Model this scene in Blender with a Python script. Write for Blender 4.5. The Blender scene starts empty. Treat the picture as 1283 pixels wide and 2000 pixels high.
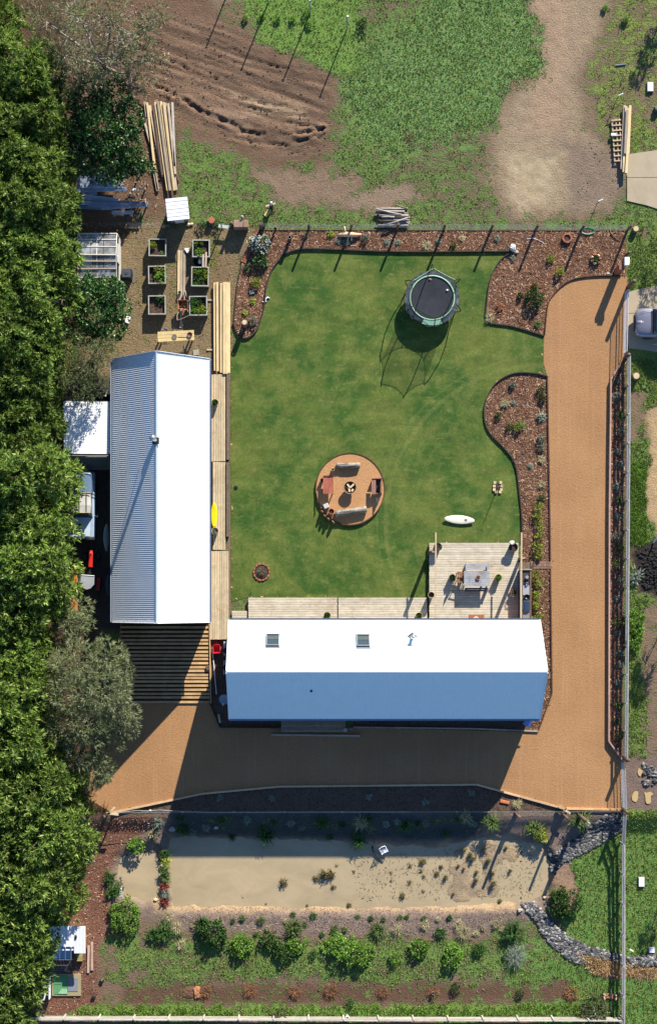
import bpy, math, random
import numpy as np
from mathutils import Vector, Matrix
random.seed(7)
RNG = np.random.RandomState(11)
SC = bpy.context.scene
COL = SC.collection

# ------------------------------------------------------------------ camera, sky, sun, exposure
HCAM = 100.0
NX, NY, PX = 600.0, 1160.0, 30.0          # the photo point straight below the drone and photo pixels per metre
cam = bpy.data.cameras.new('drone_camera')
cam.sensor_fit = 'VERTICAL'; cam.sensor_height = 24.0; cam.lens = 36.0
cam.shift_x = (641.5 - NX) / 2000.0; cam.shift_y = (NY - 1000.0) / 2000.0
cam.clip_end = 1000.0; cam.clip_start = 1.0
camo = bpy.data.objects.new('drone_camera', cam); COL.objects.link(camo)
camo.location = (0, 0, HCAM)
SC.camera = camo

SUN_EL = math.atan(0.50); SUN_AZ = math.atan2(0.37, 0.93)
world = bpy.data.worlds.new('World'); SC.world = world; world.use_nodes = True
wn = world.node_tree
bg = wn.nodes['Background']; bg.inputs['Strength'].default_value = 0.078
sky = wn.nodes.new('ShaderNodeTexSky'); sky.sky_type = 'NISHITA'; sky.sun_disc = False
sky.sun_elevation = SUN_EL; sky.sun_rotation = SUN_AZ
sky.air_density = 1.0; sky.dust_density = 0.2; sky.ozone_density = 3.0
tint = wn.nodes.new('ShaderNodeMix'); tint.data_type = 'RGBA'; tint.blend_type = 'MULTIPLY'; tint.inputs[0].default_value = 1.0
tint.inputs[7].default_value = (0.80, 0.96, 1.20, 1.0)          # crisp clean air: a slightly deeper blue overall
wn.links.new(sky.outputs['Color'], tint.inputs[6]); wn.links.new(tint.outputs[2], bg.inputs['Color'])
sl = bpy.data.lights.new('sun', 'SUN'); sl.energy = 5.0; sl.angle = math.radians(0.5); sl.color = (1.0, 0.95, 0.86)
so = bpy.data.objects.new('sun', sl); COL.objects.link(so)
sdir = Vector((math.sin(SUN_AZ) * math.cos(SUN_EL), math.cos(SUN_AZ) * math.cos(SUN_EL), math.sin(SUN_EL)))
so.rotation_euler = sdir.to_track_quat('Z', 'Y').to_euler()
so.location = (30, 60, 60)
SC.view_settings.view_transform = 'Standard'; SC.view_settings.look = 'None'
SC.view_settings.exposure = 0.97; SC.view_settings.gamma = 1.0; SC.view_settings.use_curve_mapping = False
SC.cycles.max_bounces = 6; SC.cycles.diffuse_bounces = 3; SC.cycles.glossy_bounces = 3
SC.cycles.transparent_max_bounces = 12; SC.cycles.transmission_bounces = 4

# ------------------------------------------------------------------ coordinates
def W(px, py, z=0.0):
    """world point whose height is z and which stands at photo position (px, py)"""
    k = (HCAM - z) / HCAM / PX
    return Vector(((px - NX) * k, (NY - py) * k, z))
def G(px, py, z=0.0):
    """ground-plan position (already corrected for height) in photo pixels -> world"""
    return Vector(((px - NX) / PX, (NY - py) / PX, z))
def lin(v):
    v = v / 255.0
    return v / 12.92 if v <= 0.04045 else ((v + 0.055) / 1.055) ** 2.4
EF = 1.3
def S(r, g, b, k=1.0):
    """real-world base colour of a surface that the sun shows as this display colour"""
    return tuple(min(0.85, max(0.004, lin(c) / EF * k)) for c in (r, g, b))

# ------------------------------------------------------------------ numpy noise and masks
class VN:
    def __init__(s, seed): s.g = np.random.RandomState(seed).rand(257, 257)
    def __call__(s, x, y):
        x = np.asarray(x, float); y = np.asarray(y, float)
        xi = np.floor(x).astype(int); yi = np.floor(y).astype(int)
        fx = x - xi; fy = y - yi; fx = fx * fx * (3 - 2 * fx); fy = fy * fy * (3 - 2 * fy)
        xi %= 256; yi %= 256; g = s.g
        return (g[yi, xi] * (1 - fx) + g[yi, xi + 1] * fx) * (1 - fy) + (g[yi + 1, xi] * (1 - fx) + g[yi + 1, xi + 1] * fx) * fy
def fbm(vn, x, y, sc, octv=4, gain=0.5):
    t = 0; a = 1; s = 0
    for i in range(octv):
        t = t + a * vn(x * sc + 17.3 * i, y * sc - 9.1 * i); s += a; a *= gain; sc *= 2.03
    return t / s
V1, V2, V3, V4 = VN(1), VN(2), VN(3), VN(4)
def sdist(poly, X, Y):
    """signed distance to a polygon in photo pixels, negative inside"""
    X = np.asarray(X, float); Y = np.asarray(Y, float)
    d = np.full(X.shape, 1e9); ins = np.zeros(X.shape, bool)
    n = len(poly)
    for i in range(n):
        x0, y0 = poly[i]; x1, y1 = poly[(i + 1) % n]
        dx, dy = x1 - x0, y1 - y0
        t = np.clip(((X - x0) * dx + (Y - y0) * dy) / (dx * dx + dy * dy + 1e-9), 0, 1)
        d = np.minimum(d, (X - x0 - t * dx) ** 2 + (Y - y0 - t * dy) ** 2)
        if dy != 0:
            c = ((y0 > Y) != (y1 > Y)) & (X < dx * (Y - y0) / dy + x0)
            ins ^= c
    d = np.sqrt(d)
    return np.where(ins, -d, d)
def sst(a, b, x):
    t = np.clip((x - a) / (b - a), 0, 1); return t * t * (3 - 2 * t)
def smooth_poly(pts, n=4, closed=True):
    """Catmull-Rom through the points"""
    out = []; N = len(pts)
    rng_ = range(N) if closed else range(N - 1)
    for i in rng_:
        p = [pts[(i + k) % N] if closed else pts[min(max(i + k, 0), N - 1)] for k in (-1, 0, 1, 2)]
        for j in range(n):
            t = j / n
            out.append(tuple(0.5 * (2 * p[1][c] + (p[2][c] - p[0][c]) * t + (2 * p[0][c] - 5 * p[1][c] + 4 * p[2][c] - p[3][c]) * t * t + (3 * p[1][c] - p[0][c] - 3 * p[2][c] + p[3][c]) * t ** 3) for c in (0, 1)))
    if not closed: out.append(tuple(pts[-1]))
    return out

# ------------------------------------------------------------------ region outlines (photo pixels)
BED_W_EDGE = [(588, 487), (562, 494), (545, 508), (529, 532), (520, 562), (516, 600), (505, 638), (492, 655), (478, 661), (464, 652), (456, 630)]
LAWN = [(600, 487), (780, 492), (1000, 491), (975, 510), (957, 545), (950, 592), (952, 628), (1002, 638), (1062, 656), (1060, 731), (1040, 729), (1000, 730),
        (966, 750), (948, 783), (945, 815), (955, 845), (985, 877), (1005, 907), (1013, 960), (1018, 1012), (1018, 1060), (839, 1060), (838, 1168), (486, 1167),
        (452, 1175), (450, 900), (451, 700), (458, 664), (478, 661), (492, 655), (505, 638), (516, 600), (520, 562), (529, 532), (545, 508), (562, 494)]
NBED = [(500, 447), (1222, 449), (1222, 540), (1150, 540), (1110, 549), (1082, 572), (1069, 598), (1063, 656), (1002, 638), (952, 628), (950, 592), (957, 545),
        (975, 510), (1000, 491), (780, 492), (600, 487)] + BED_W_EDGE[1:] + [(463, 560), (474, 505)]
EBED = [(1040, 729), (1068, 735), (1071, 900), (1074, 1096), (1018, 1096), (1018, 1012), (1013, 960), (1005, 907), (985, 877), (955, 845), (945, 815), (948, 783), (966, 750), (1000, 730)]
HBED = [(1036, 1112), (1074, 1112), (1076, 1355), (1050, 1428), (925, 1423), (690, 1419), (690, 1300), (545, 1300), (545, 1420), (430, 1418), (413, 1375), (411, 1250), (700, 1250), (1036, 1240)]
RBED = [(1207, 716), (1222, 697), (1219, 1000), (1214, 1484), (1188, 1447), (1189, 1000), (1192, 742)]
SBED = [(222, 1587), (395, 1549), (545, 1535), (930, 1531), (1100, 1578), (1213, 1580), (1213, 1586), (700, 1586), (222, 1590)]
DRIVE = [(1224, 540), (1150, 541), (1110, 550), (1082, 573), (1069, 598), (1060, 656), (1058, 700), (1068, 735), (1071, 900), (1075, 1100), (1077, 1355), (1050, 1430), (700, 1421),
         (430, 1421), (411, 1376), (410, 1230), (236, 1216), (225, 1300), (205, 1440), (178, 1500), (172, 1560), (218, 1587), (395, 1550), (545, 1536), (930, 1532), (1100, 1579), (1213, 1581),
         (1215, 1486), (1187, 1448), (1188, 1000), (1191, 742), (1206, 716), (1226, 694)]
POND = [(334, 1640), (450, 1642), (600, 1646), (740, 1652), (850, 1662), (960, 1640), (1060, 1655), (1078, 1690), (1072, 1745), (1030, 1762), (900, 1774), (700, 1776), (500, 1774), (340, 1772), (328, 1720), (330, 1670)]
POOL = [(236, 1680), (262, 1665), (300, 1668), (312, 1700), (310, 1752), (280, 1762), (240, 1750), (230, 1715)]
WATER_Z = -0.86
RUTS = [([(318, 112), (345, 125), (380, 142), (425, 155)], 3.5, .16), ([(340, 186), (365, 200), (400, 222), (440, 238), (480, 258), (515, 262)], 5, .22), ([(430, 262), (500, 280), (560, 283), (600, 272), (632, 252)], 3.5, .16),
        ([(560, 238), (590, 243), (632, 252)], 3.5, .18), ([(545, 264), (600, 257), (632, 252)], 4, .2), ([(300, 165), (330, 180)], 3.5, .2), ([(570, 358), (640, 357), (690, 350), (705, 340)], 2.5, .09), ([(570, 300), (630, 297)], 2.5, .10),
        ([(420, 78), (480, 108), (535, 130), (640, 140)], 3, .12), ([(455, 192), (520, 203), (560, 206)], 3, .10), ([(360, 96), (420, 120), (500, 150)], 3, .10), ([(400, 180), (470, 205), (540, 222), (600, 226)], 3, .12), ([(360, 150), (430, 178)], 3, .12)]

def terrain_z(PXc, PYc):
    """height of the land; arguments are ground-plan pixels"""
    X = np.asarray(PXc, float); Y = np.asarray(PYc, float)
    z = (-0.5 * sst(1590, 1632, Y) + 0.15 * sst(1800, 1900, Y)) * sst(1420, 1225, X) * sst(-150, 90, X) * sst(2500, 2050, Y)
    dp = np.minimum(sdist(POND, X, Y), sdist(POOL, X, Y)) + (fbm(V1, X, Y, 1 / 18., 4) - 0.5) * 14
    z = z - 0.60 * sst(22, -14, dp)
    flat = sst(0.5, 1.0, sst(780, 930, X) * sst(1060, 990, X) + 0.25) * sst(8, -12, dp)
    mud = WATER_Z + 0.035 * (fbm(V3, X, Y, 1 / 30., 4) - 0.47) * 4
    z = np.where(flat > 0, z * (1 - flat) + mud * flat, z)
    # churned field in the north-west, furrows
    ch = sst(10, -25, sdist(CHURN, X, Y))
    u = X * 0.95 + Y * 0.32; v = -X * 0.32 + Y * 0.95
    z = z + ch * (0.17 * (fbm(V2, u * .4, v * 5, 1 / 46., 4) - 0.5) + 0.05 * (fbm(V4, u * .6, v * 3, 1 / 14., 3) - 0.5))
    near = (X > 290) & (X < 720) & (Y > 60) & (Y < 370)
    if near.any():
        xs, ys = X[near], Y[near]; wob = (fbm(V3, xs, ys, 1 / 7., 3) - .5) * 11; g = np.zeros(xs.shape)
        for line, wd, dep in RUTS:
            wd *= .7; dep *= .42
            d = np.full(xs.shape, 1e9)
            for (x0, y0), (x1, y1) in zip(line[:-1], line[1:]):
                dx, dy = x1 - x0, y1 - y0; t = np.clip(((xs - x0) * dx + (ys + wob - y0) * dy) / (dx * dx + dy * dy), 0, 1)
                d = np.minimum(d, np.hypot(xs - x0 - t * dx, ys + wob - y0 - t * dy))
            g = g - dep * np.exp(-(d / wd) ** 2) + dep * .45 * np.exp(-((d - wd * 2.2) / wd) ** 2)
        z = np.array(z); z[near] = z[near] + g * 1.9 * sst(.3, .62, fbm(V1, xs, ys, 1 / 14., 3))
    wild = sst(452, 430, Y) + sst(1590, 1640, Y) + sst(1226, 1240, X)
    z = z + np.clip(wild, 0, 1) * 0.05 * (fbm(V3, X, Y, 1 / 14., 3) - 0.5)
    heap = np.exp(-((X - 1285) ** 2 / 45. ** 2 + (Y - 1100) ** 2 / 40. ** 2)) * sst(1225, 1250, X)
    return z + 0.25 * heap
CHURN = [(270, 20), (430, 40), (520, 95), (645, 155), (650, 240), (625, 305), (540, 300), (430, 268), (350, 240), (300, 190), (230, 120)]
def gz(px, py): return float(terrain_z(np.array([px]), np.array([py]))[0])
def T(px, py, dz=0.0):
    """point on the terrain seen at photo position"""
    z = gz(px, py); z = gz(NX + (px - NX) * (HCAM - z) / HCAM, NY + (py - NY) * (HCAM - z) / HCAM)
    return W(px, py, z) + Vector((0, 0, dz))

def nth(k): return '%d%s' % (k, 'th' if 10 < k % 100 < 14 else {1: 'st', 2: 'nd', 3: 'rd'}.get(k % 10, 'th'))
# ------------------------------------------------------------------ tags and hierarchy
def tag(o, label=None, cat=None, group=None, kind=None):
    if label: o['label'] = label
    if cat: o['category'] = cat
    if group: o['group'] = group
    if kind: o['kind'] = kind
    return o
def empty(name, loc, rz=0.0, label=None, cat=None, group=None):
    o = bpy.data.objects.new(name, None); COL.objects.link(o)
    o.empty_display_size = 0.2
    o.location = loc; o.rotation_euler = (0, 0, rz)
    return tag(o, label, cat, group)
def copy_tree(o, loc=None, rz=None, label=None, group=None, scale=None):
    def rec(s, par):
        c = s.copy(); COL.objects.link(c); c.parent = par
        for ch in list(s.children): rec(ch, c)
        return c
    r = rec(o, None)
    if loc is not None: r.location = loc
    if rz is not None: r.rotation_euler = (0, 0, rz)
    if label: r['label'] = label
    if group: r['group'] = group
    if scale is not None: r.scale = scale if hasattr(scale, '__len__') else (scale,) * 3
    return r
def link(name, me, parent=None, loc=(0, 0, 0), rot=(0, 0, 0), scale=(1, 1, 1)):
    o = bpy.data.objects.new(name, me); COL.objects.link(o); o.parent = parent
    o.location = loc; o.rotation_euler = rot; o.scale = scale
    return o

# ------------------------------------------------------------------ materials
class NT:
    def __init__(s, name):
        s.m = bpy.data.materials.new(name); s.m.use_nodes = True; s.t = s.m.node_tree; s.n = s.t.nodes
        s.b = s.n['Principled BSDF']; s.out = s.n['Material Output']
    def node(s, typ, **kw):
        n = s.n.new('ShaderNode' + typ)
        for k, v in kw.items():
            if k in n.inputs.keys(): n.inputs[k].default_value = v
            else: setattr(n, k, v)
        return n
    def l(s, a, b): s.t.links.new(a, b)
    def math(s, op, a, b=None, c=None, clamp=False):
        n = s.n.new('ShaderNodeMath'); n.operation = op; n.use_clamp = clamp
        for i, v in enumerate((a, b, c)):
            if v is None: continue
            if isinstance(v, (int, float)): n.inputs[i].default_value = v
            else: s.l(v, n.inputs[i])
        return n.outputs[0]
    def mix(s, f, a, b, typ='MIX'):
        n = s.n.new('ShaderNodeMix'); n.data_type = 'RGBA'; n.blend_type = typ
        for key, v in ((0, f), (6, a), (7, b)):
            if isinstance(v, (int, float)): n.inputs[key].default_value = v
            elif isinstance(v, tuple): n.inputs[key].default_value = tuple(v) + (1,) if len(v) == 3 else v
            else: s.l(v, n.inputs[key])
        return n.outputs[2]
    def pos(s, scale=(1, 1, 1), rot=(0, 0, 0), obj=False):
        src = s.node('TexCoord').outputs['Object'] if obj else s.node('NewGeometry').outputs['Position']
        mp = s.node('Mapping'); mp.inputs['Scale'].default_value = scale; mp.inputs['Rotation'].default_value = rot
        s.l(src, mp.inputs['Vector']); return mp.outputs[0]
    def noise(s, vec, scale, detail=4, rough=0.55, dist=0.0):
        n = s.node('TexNoise'); n.inputs['Scale'].default_value = scale; n.inputs['Detail'].default_value = detail
        n.inputs['Roughness'].default_value = rough; n.inputs['Distortion'].default_value = dist
        s.l(vec, n.inputs['Vector']); return n.outputs['Fac']
    def ramp(s, f, lo, hi, a=0.0, b=1.0):
        n = s.n.new('ShaderNodeMapRange'); s.l(f, n.inputs[0])
        for i, v in enumerate((lo, hi, a, b)): n.inputs[i + 1].default_value = v
        return n.outputs[0]
    def bump(s, h, strength=0.5, dist=0.02):
        n = s.node('Bump'); n.inputs['Strength'].default_value = strength; n.inputs['Distance'].default_value = dist
        s.l(h, n.inputs['Height']); s.l(n.outputs[0], s.b.inputs['Normal']); return n
_mc = {}
def mat(name, col, rough=0.7, metal=0.0, var=0.25, sc=6.0, bump=0.3, rnd=0.15, grain=None, spec=0.4, dirt=None, coat=0.0):
    """general surface: colour, cloudy wear, grain along one axis, small relief, a little difference from piece to piece"""
    if name in _mc: return _mc[name]
    t = NT(name); b = t.b
    b.inputs['Metallic'].default_value = metal; b.inputs['Roughness'].default_value = rough
    b.inputs['Specular IOR Level'].default_value = spec
    if coat: b.inputs['Coat Weight'].default_value = coat; b.inputs['Coat Roughness'].default_value = 0.1
    v = t.pos()
    n1 = t.noise(v, sc, 5, 0.6)
    f = t.ramp(n1, 0.25, 0.75, 1 - var, 1 + var)
    if grain:
        gs = {'x': (1.5, 40, 40), 'y': (40, 1.5, 40), 'z': (40, 40, 1.5)}[grain]
        g = t.noise(t.pos(gs), 1.0, 4, 0.6)
        f = t.math('MULTIPLY', f, t.ramp(g, 0.3, 0.7, 0.72, 1.22))
    oi = t.node('ObjectInfo')
    f = t.math('MULTIPLY', f, t.ramp(oi.outputs['Random'], 0, 1, 1 - rnd, 1 + rnd))
    c = t.mix(1.0, tuple(col), f, 'MULTIPLY')
    if dirt:
        n3 = t.noise(v, sc * 0.35, 6, 0.7)
        c = t.mix(t.ramp(n3, 0.52, 0.7, 0, dirt[1]), c, tuple(dirt[0]))
    t.l(c, b.inputs['Base Color'])
    if bump: t.bump(t.noise(v, sc * 5, 3), bump, 0.01)
    _mc[name] = t.m
    return t.m
def leafmat(name, c1, c2, trans=0.3, rough=0.55, c3=None):
    """foliage: every leaf its own shade between two greens"""
    if name in _mc: return _mc[name]
    t = NT(name); b = t.b
    g = t.node('NewGeometry')
    r = g.outputs['Random Per Island']
    col = t.mix(r, tuple(c1), tuple(c2))
    if c3: col = t.mix(t.ramp(t.math('FRACT', t.math('MULTIPLY', r, 17.0)), 0.82, 0.84), col, tuple(c3))
    big = t.noise(t.pos(), 0.9, 3)
    col = t.mix(1.0, col, t.ramp(big, 0.3, 0.7, 0.75, 1.25), 'MULTIPLY')
    oi = t.node('ObjectInfo')
    col = t.mix(1.0, col, t.ramp(oi.outputs['Random'], 0, 1, 0.85, 1.15), 'MULTIPLY')
    t.l(col, b.inputs['Base Color']); b.inputs['Roughness'].default_value = rough
    b.inputs['Specular IOR Level'].default_value = 0.3
    if trans > 0:
        tr = t.node('BsdfTranslucent'); t.l(col, tr.inputs['Color'])
        mx = t.node('MixShader'); mx.inputs[0].default_value = trans
        t.l(b.outputs[0], mx.inputs[1]); t.l(tr.outputs[0], mx.inputs[2]); t.l(mx.outputs[0], t.out.inputs['Surface'])
    _mc[name] = t.m
    return t.m

# ------------------------------------------------------------------ mesh building
class MB:
    def __init__(s): s.v = []; s.f = []; s.m = []; s.cm = 0
    def add(s, vs, fs):
        o = len(s.v); s.v += [tuple(p) for p in vs]; s.f += [tuple(i + o for i in f) for f in fs]; s.m += [s.cm] * len(fs); return s
    def mi(s, i): s.cm = i; return s
    def box(s, c, d, rz=0.0, bev=0.0, rx=0.0, ry=0.0):
        x, y, z = d[0] / 2, d[1] / 2, d[2] / 2
        if bev > 0:
            b = min(bev, x * .8, y * .8, z * .8); vs = []
            for zz, i in ((-z, b), (-z + b, 0), (z - b, 0), (z, b)):
                vs += [(-x + i, -y + i, zz), (x - i, -y + i, zz), (x - i, y - i, zz), (-x + i, y - i, zz)]
            fs = [(3, 2, 1, 0), (12, 13, 14, 15)]
            for k in range(3):
                for j in range(4):
                    a = k * 4 + j; e = k * 4 + (j + 1) % 4; fs.append((a, e, e + 4, a + 4))
        else:
            vs = [(-x, -y, -z), (x, -y, -z), (x, y, -z), (-x, y, -z), (-x, -y, z), (x, -y, z), (x, y, z), (-x, y, z)]
            fs = [(3, 2, 1, 0), (4, 5, 6, 7), (0, 1, 5, 4), (1, 2, 6, 5), (2, 3, 7, 6), (3, 0, 4, 7)]
        M = Matrix.Translation(c) @ Matrix.Rotation(rz, 4, 'Z') @ Matrix.Rotation(ry, 4, 'Y') @ Matrix.Rotation(rx, 4, 'X')
        return s.add([M @ Vector(p) for p in vs], fs)
    def bar(s, a, b, w, h=None, up=(0, 0, 1), bev=0.0):
        """square bar between two points, w wide, h deep"""
        a = Vector(a); b = Vector(b); h = h or w; d = b - a; L = d.length
        if L < 1e-6: return s
        x = d / L; upv = Vector(up)
        if abs(x.dot(upv)) > 0.99: upv = Vector((0, 1, 0))
        y = upv.cross(x).normalized(); z = x.cross(y)
        M = Matrix((x, y, z)).transposed()
        X, Y, Z = L / 2, w / 2, h / 2; c = (a + b) / 2
        vs = [(-X, -Y, -Z), (X, -Y, -Z), (X, Y, -Z), (-X, Y, -Z), (-X, -Y, Z), (X, -Y, Z), (X, Y, Z), (-X, Y, Z)]
        return s.add([M @ Vector(p) + c for p in vs], [(3, 2, 1, 0), (4, 5, 6, 7), (0, 1, 5, 4), (1, 2, 6, 5), (2, 3, 7, 6), (3, 0, 4, 7)])
    def tube(s, pts, r, n=8, cap=True, close=False):
        pts = [Vector(p) for p in pts]; rs = r if hasattr(r, '__len__') else [r] * len(pts)
        N = len(pts); vs = []; fs = []; prev = None
        for i, p in enumerate(pts):
            if close: d = pts[(i + 1) % N] - pts[i - 1]
            else: d = pts[min(i + 1, N - 1)] - pts[max(i - 1, 0)]
            d = d.normalized() if d.length > 1e-9 else Vector((0, 0, 1))
            if prev is None: u = d.orthogonal().normalized()
            else:
                u = prev - d * prev.dot(d); u = u.normalized() if u.length > 1e-6 else d.orthogonal().normalized()
            prev = u; w = d.cross(u)
            for k in range(n):
                a = 2 * math.pi * k / n; vs.append(p + (u * math.cos(a) + w * math.sin(a)) * rs[i])
        M = N if close else N - 1
        for i in range(M):
            for k in range(n):
                a = i * n + k; b = i * n + (k + 1) % n; c = ((i + 1) % N) * n
                fs.append((a, b, c + (k + 1) % n, c + k))
        if cap and not close: fs += [tuple(reversed(range(n))), tuple((N - 1) * n + k for k in range(n))]
        return s.add(vs, fs)
    def lathe(s, prof, n=16, c=(0, 0, 0), sy=1.0, caps=True):
        vs = []; fs = []; c = Vector(c)
        for (r, z) in prof:
            for k in range(n):
                a = 2 * math.pi * k / n; vs.append((c.x + r * math.cos(a), c.y + r * sy * math.sin(a), c.z + z))
        for i in range(len(prof) - 1):
            for k in range(n):
                a = i * n + k; b = i * n + (k + 1) % n; fs.append((a, b, b + n, a + n))
        if caps: fs.append(tuple(reversed(range(n)))); fs.append(tuple((len(prof) - 1) * n + k for k in range(n)))
        return s.add(vs, fs)
    def prism(s, poly, z0, z1):
        n = len(poly); vs = [(p[0], p[1], z0) for p in poly] + [(p[0], p[1], z1) for p in poly]
        A = sum(poly[i][0] * poly[(i + 1) % n][1] - poly[(i + 1) % n][0] * poly[i][1] for i in range(n))
        fs = [tuple(reversed(range(n))), tuple(range(n, 2 * n))] + [(i, (i + 1) % n, n + (i + 1) % n, n + i) for i in range(n)]
        if A < 0: fs = [tuple(reversed(f)) for f in fs]
        return s.add(vs, fs)
    def loft(s, rings):
        n = len(rings[0]); vs = [p for r in rings for p in r]; fs = []
        for i in range(len(rings) - 1):
            for k in range(n):
                a = i * n + k; b = i * n + (k + 1) % n; fs.append((a, b, b + n, a + n))
        fs += [tuple(reversed(range(n))), tuple((len(rings) - 1) * n + k for k in range(n))]
        return s.add(vs, fs)
    def blob(s, c, r, seed=0, amp=0.2, n=8, m=5):
        """lumpy closed stone-like solid"""
        R = np.random.RandomState(seed); c = Vector(c); rr = r if hasattr(r, '__len__') else (r, r, r)
        vs = [(c.x, c.y, c.z - rr[2])]
        for i in range(1, m):
            th = math.pi * i / m
            for k in range(n):
                a = 2 * math.pi * k / n; q = 1 + amp * (R.rand() - .5) * 2
                vs.append((c.x + rr[0] * q * math.sin(th) * math.cos(a), c.y + rr[1] * q * math.sin(th) * math.sin(a), c.z - rr[2] * q * math.cos(th)))
        vs.append((c.x, c.y, c.z + rr[2])); fs = []
        for k in range(n): fs.append((0, 1 + (k + 1) % n, 1 + k))
        for i in range(m - 2):
            for k in range(n):
                a = 1 + i * n + k; b = 1 + i * n + (k + 1) % n; fs.append((a, b, b + n, a + n))
        L = len(vs) - 1; o = 1 + (m - 2) * n
        for k in range(n): fs.append((o + k, o + (k + 1) % n, L))
        return s.add(vs, fs)
    def mesh(s, name, mats, smooth=False):
        me = bpy.data.meshes.new(name); me.from_pydata(s.v, [], s.f); me.update()
        mats = mats if isinstance(mats, (list, tuple)) else [mats]
        for m_ in mats: me.materials.append(m_)
        if len(mats) > 1: me.polygons.foreach_set('material_index', np.array(s.m, np.int32))
        if smooth: me.polygons.foreach_set('use_smooth', np.ones(len(s.f), bool))
        return me
    def build(s, name, mats, parent=None, smooth=False, loc=(0, 0, 0), rz=0.0, **kw):
        o = link(name, s.mesh(name, mats, smooth), parent, loc, (0, 0, rz))
        if kw: tag(o, **kw)
        return o
def quads_mesh(name, V, mats, midx=None):
    """V: (n,4,3) array of separate quads"""
    n = len(V); me = bpy.data.meshes.new(name)
    me.vertices.add(n * 4); me.vertices.foreach_set('co', np.ascontiguousarray(V, dtype=np.float32).ravel())
    me.loops.add(n * 4); me.loops.foreach_set('vertex_index', np.arange(n * 4, dtype=np.int32))
    me.polygons.add(n); me.polygons.foreach_set('loop_start', np.arange(0, n * 4, 4, dtype=np.int32))
    mats = mats if isinstance(mats, (list, tuple)) else [mats]
    for m_ in mats: me.materials.append(m_)
    if midx is not None: me.polygons.foreach_set('material_index', np.asarray(midx, np.int32))
    me.update(calc_edges=True); me.validate()
    return me
def unit(v): return v / (np.linalg.norm(v, axis=-1, keepdims=True) + 1e-9)
def leaf_quads(P, D, k, L, Wd, spread, rng=RNG, droop=0.0, wide=0.45):
    """k pointed leaves at each point P, scattered about direction D"""
    N = len(P); P = np.repeat(P, k, 0); D = np.repeat(D, k, 0)
    d = unit(D + spread * rng.randn(N * k, 3))
    s_ = unit(np.cross(d, rng.randn(N * k, 3)))
    l = L * (0.6 + 0.7 * rng.rand(N * k, 1)); w = Wd * (0.7 + 0.6 * rng.rand(N * k, 1))
    mid = P + d * l * wide; tip = P + d * l; tip[:, 2] -= droop * l[:, 0]
    return np.stack([P, mid + s_ * w / 2, tip, mid - s_ * w / 2], 1)
# ------------------------------------------------------------------ THE SETTING: ground
def axis(lo, hi, step, far, k=14):
    a = np.arange(lo, hi + step / 2, step); t = (np.linspace(0, 1, k + 1)[1:]) ** 2.2
    return np.concatenate([(lo - far * t)[::-1], a, hi + far * t])
gxs = axis(-60, 1345, 3.3, 5200); gys = axis(-60, 2060, 3.3, 5200)
GX, GY = np.meshgrid(gxs, gys)
GZ = terrain_z(GX, GY)
Vg = np.stack([(GX - NX) / PX, (NY - GY) / PX, GZ], -1)
nyg, nxg = GX.shape
idx = np.arange(nyg * nxg).reshape(nyg, nxg)
Fg = np.stack([idx[1:, :-1], idx[1:, 1:], idx[:-1, 1:], idx[:-1, :-1]], -1).reshape(-1, 4)
me = bpy.data.meshes.new('ground')
me.vertices.add(nyg * nxg); me.vertices.foreach_set('co', Vg.astype(np.float32).ravel())
me.loops.add(len(Fg) * 4); me.loops.foreach_set('vertex_index', Fg.astype(np.int32).ravel())
me.polygons.add(len(Fg)); me.polygons.foreach_set('loop_start', np.arange(0, len(Fg) * 4, 4, dtype=np.int32))
me.polygons.foreach_set('use_smooth', np.ones(len(Fg), bool)); me.update(calc_edges=True)

def jit(X, Y, amp, sc=1 / 25., vn=V1): return (fbm(vn, X, Y, sc, 5, .6) - 0.5) * 2 * amp
LUSH = [(700, 100), (790, 60), (900, -80), (1010, -80), (1060, 60), (1062, 130), (1000, 170), (975, 230), (925, 270), (850, 290), (760, 300), (700, 240), (668, 180)]
TRACK = [(1015, -80), (1190, -80), (1168, 60), (1128, 150), (1140, 250), (1190, 300), (1215, 345), (1190, 400), (1120, 415), (1010, 425), (960, 360), (965, 270), (985, 200), (1062, 140), (1060, 40), (1030, 0)]
BARE1 = [(500, 335), (700, 338), (690, 400), (540, 398)]
BARE2 = [(690, 375), (800, 355), (830, 385), (750, 412), (690, 405)]
BROWN = [(180, -80), (330, -80), (440, 30), (520, 90), (650, 150), (655, 250), (630, 320), (540, 330), (430, 285), (350, 255), (350, 420), (250, 430), (150, 430), (130, 200)]
VEG = [(130, 425), (500, 447), (470, 510), (456, 630), (450, 735), (130, 735)]
LSTRIP = [(-200, -200), (120, -200), (150, 400), (200, 1300), (190, 1500), (235, 1600), (200, 1700), (190, 1990), (-200, 2200)]
REDMUL = [(150, 1620), (250, 1590), (330, 1600), (240, 1650), (205, 1720), (215, 1790), (190, 1860), (190, 1990), (90, 1990), (110, 1800), (150, 1700)]
BANKS = [(300, 1586), (1210, 1586), (1180, 1640), (1085, 1700), (1100, 1760), (1060, 1800), (900, 1835), (600, 1830), (380, 1825), (300, 1800), (215, 1790), (205, 1720), (230, 1660)]
RTRACK = [(1262, 800), (1330, 780), (1340, 1060), (1290, 1060), (1262, 1000), (1258, 960), (1268, 900)]
RMUD = [(1218, 1482), (1350, 1470), (1350, 1580), (1240, 1580), (1222, 1575)]
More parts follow.
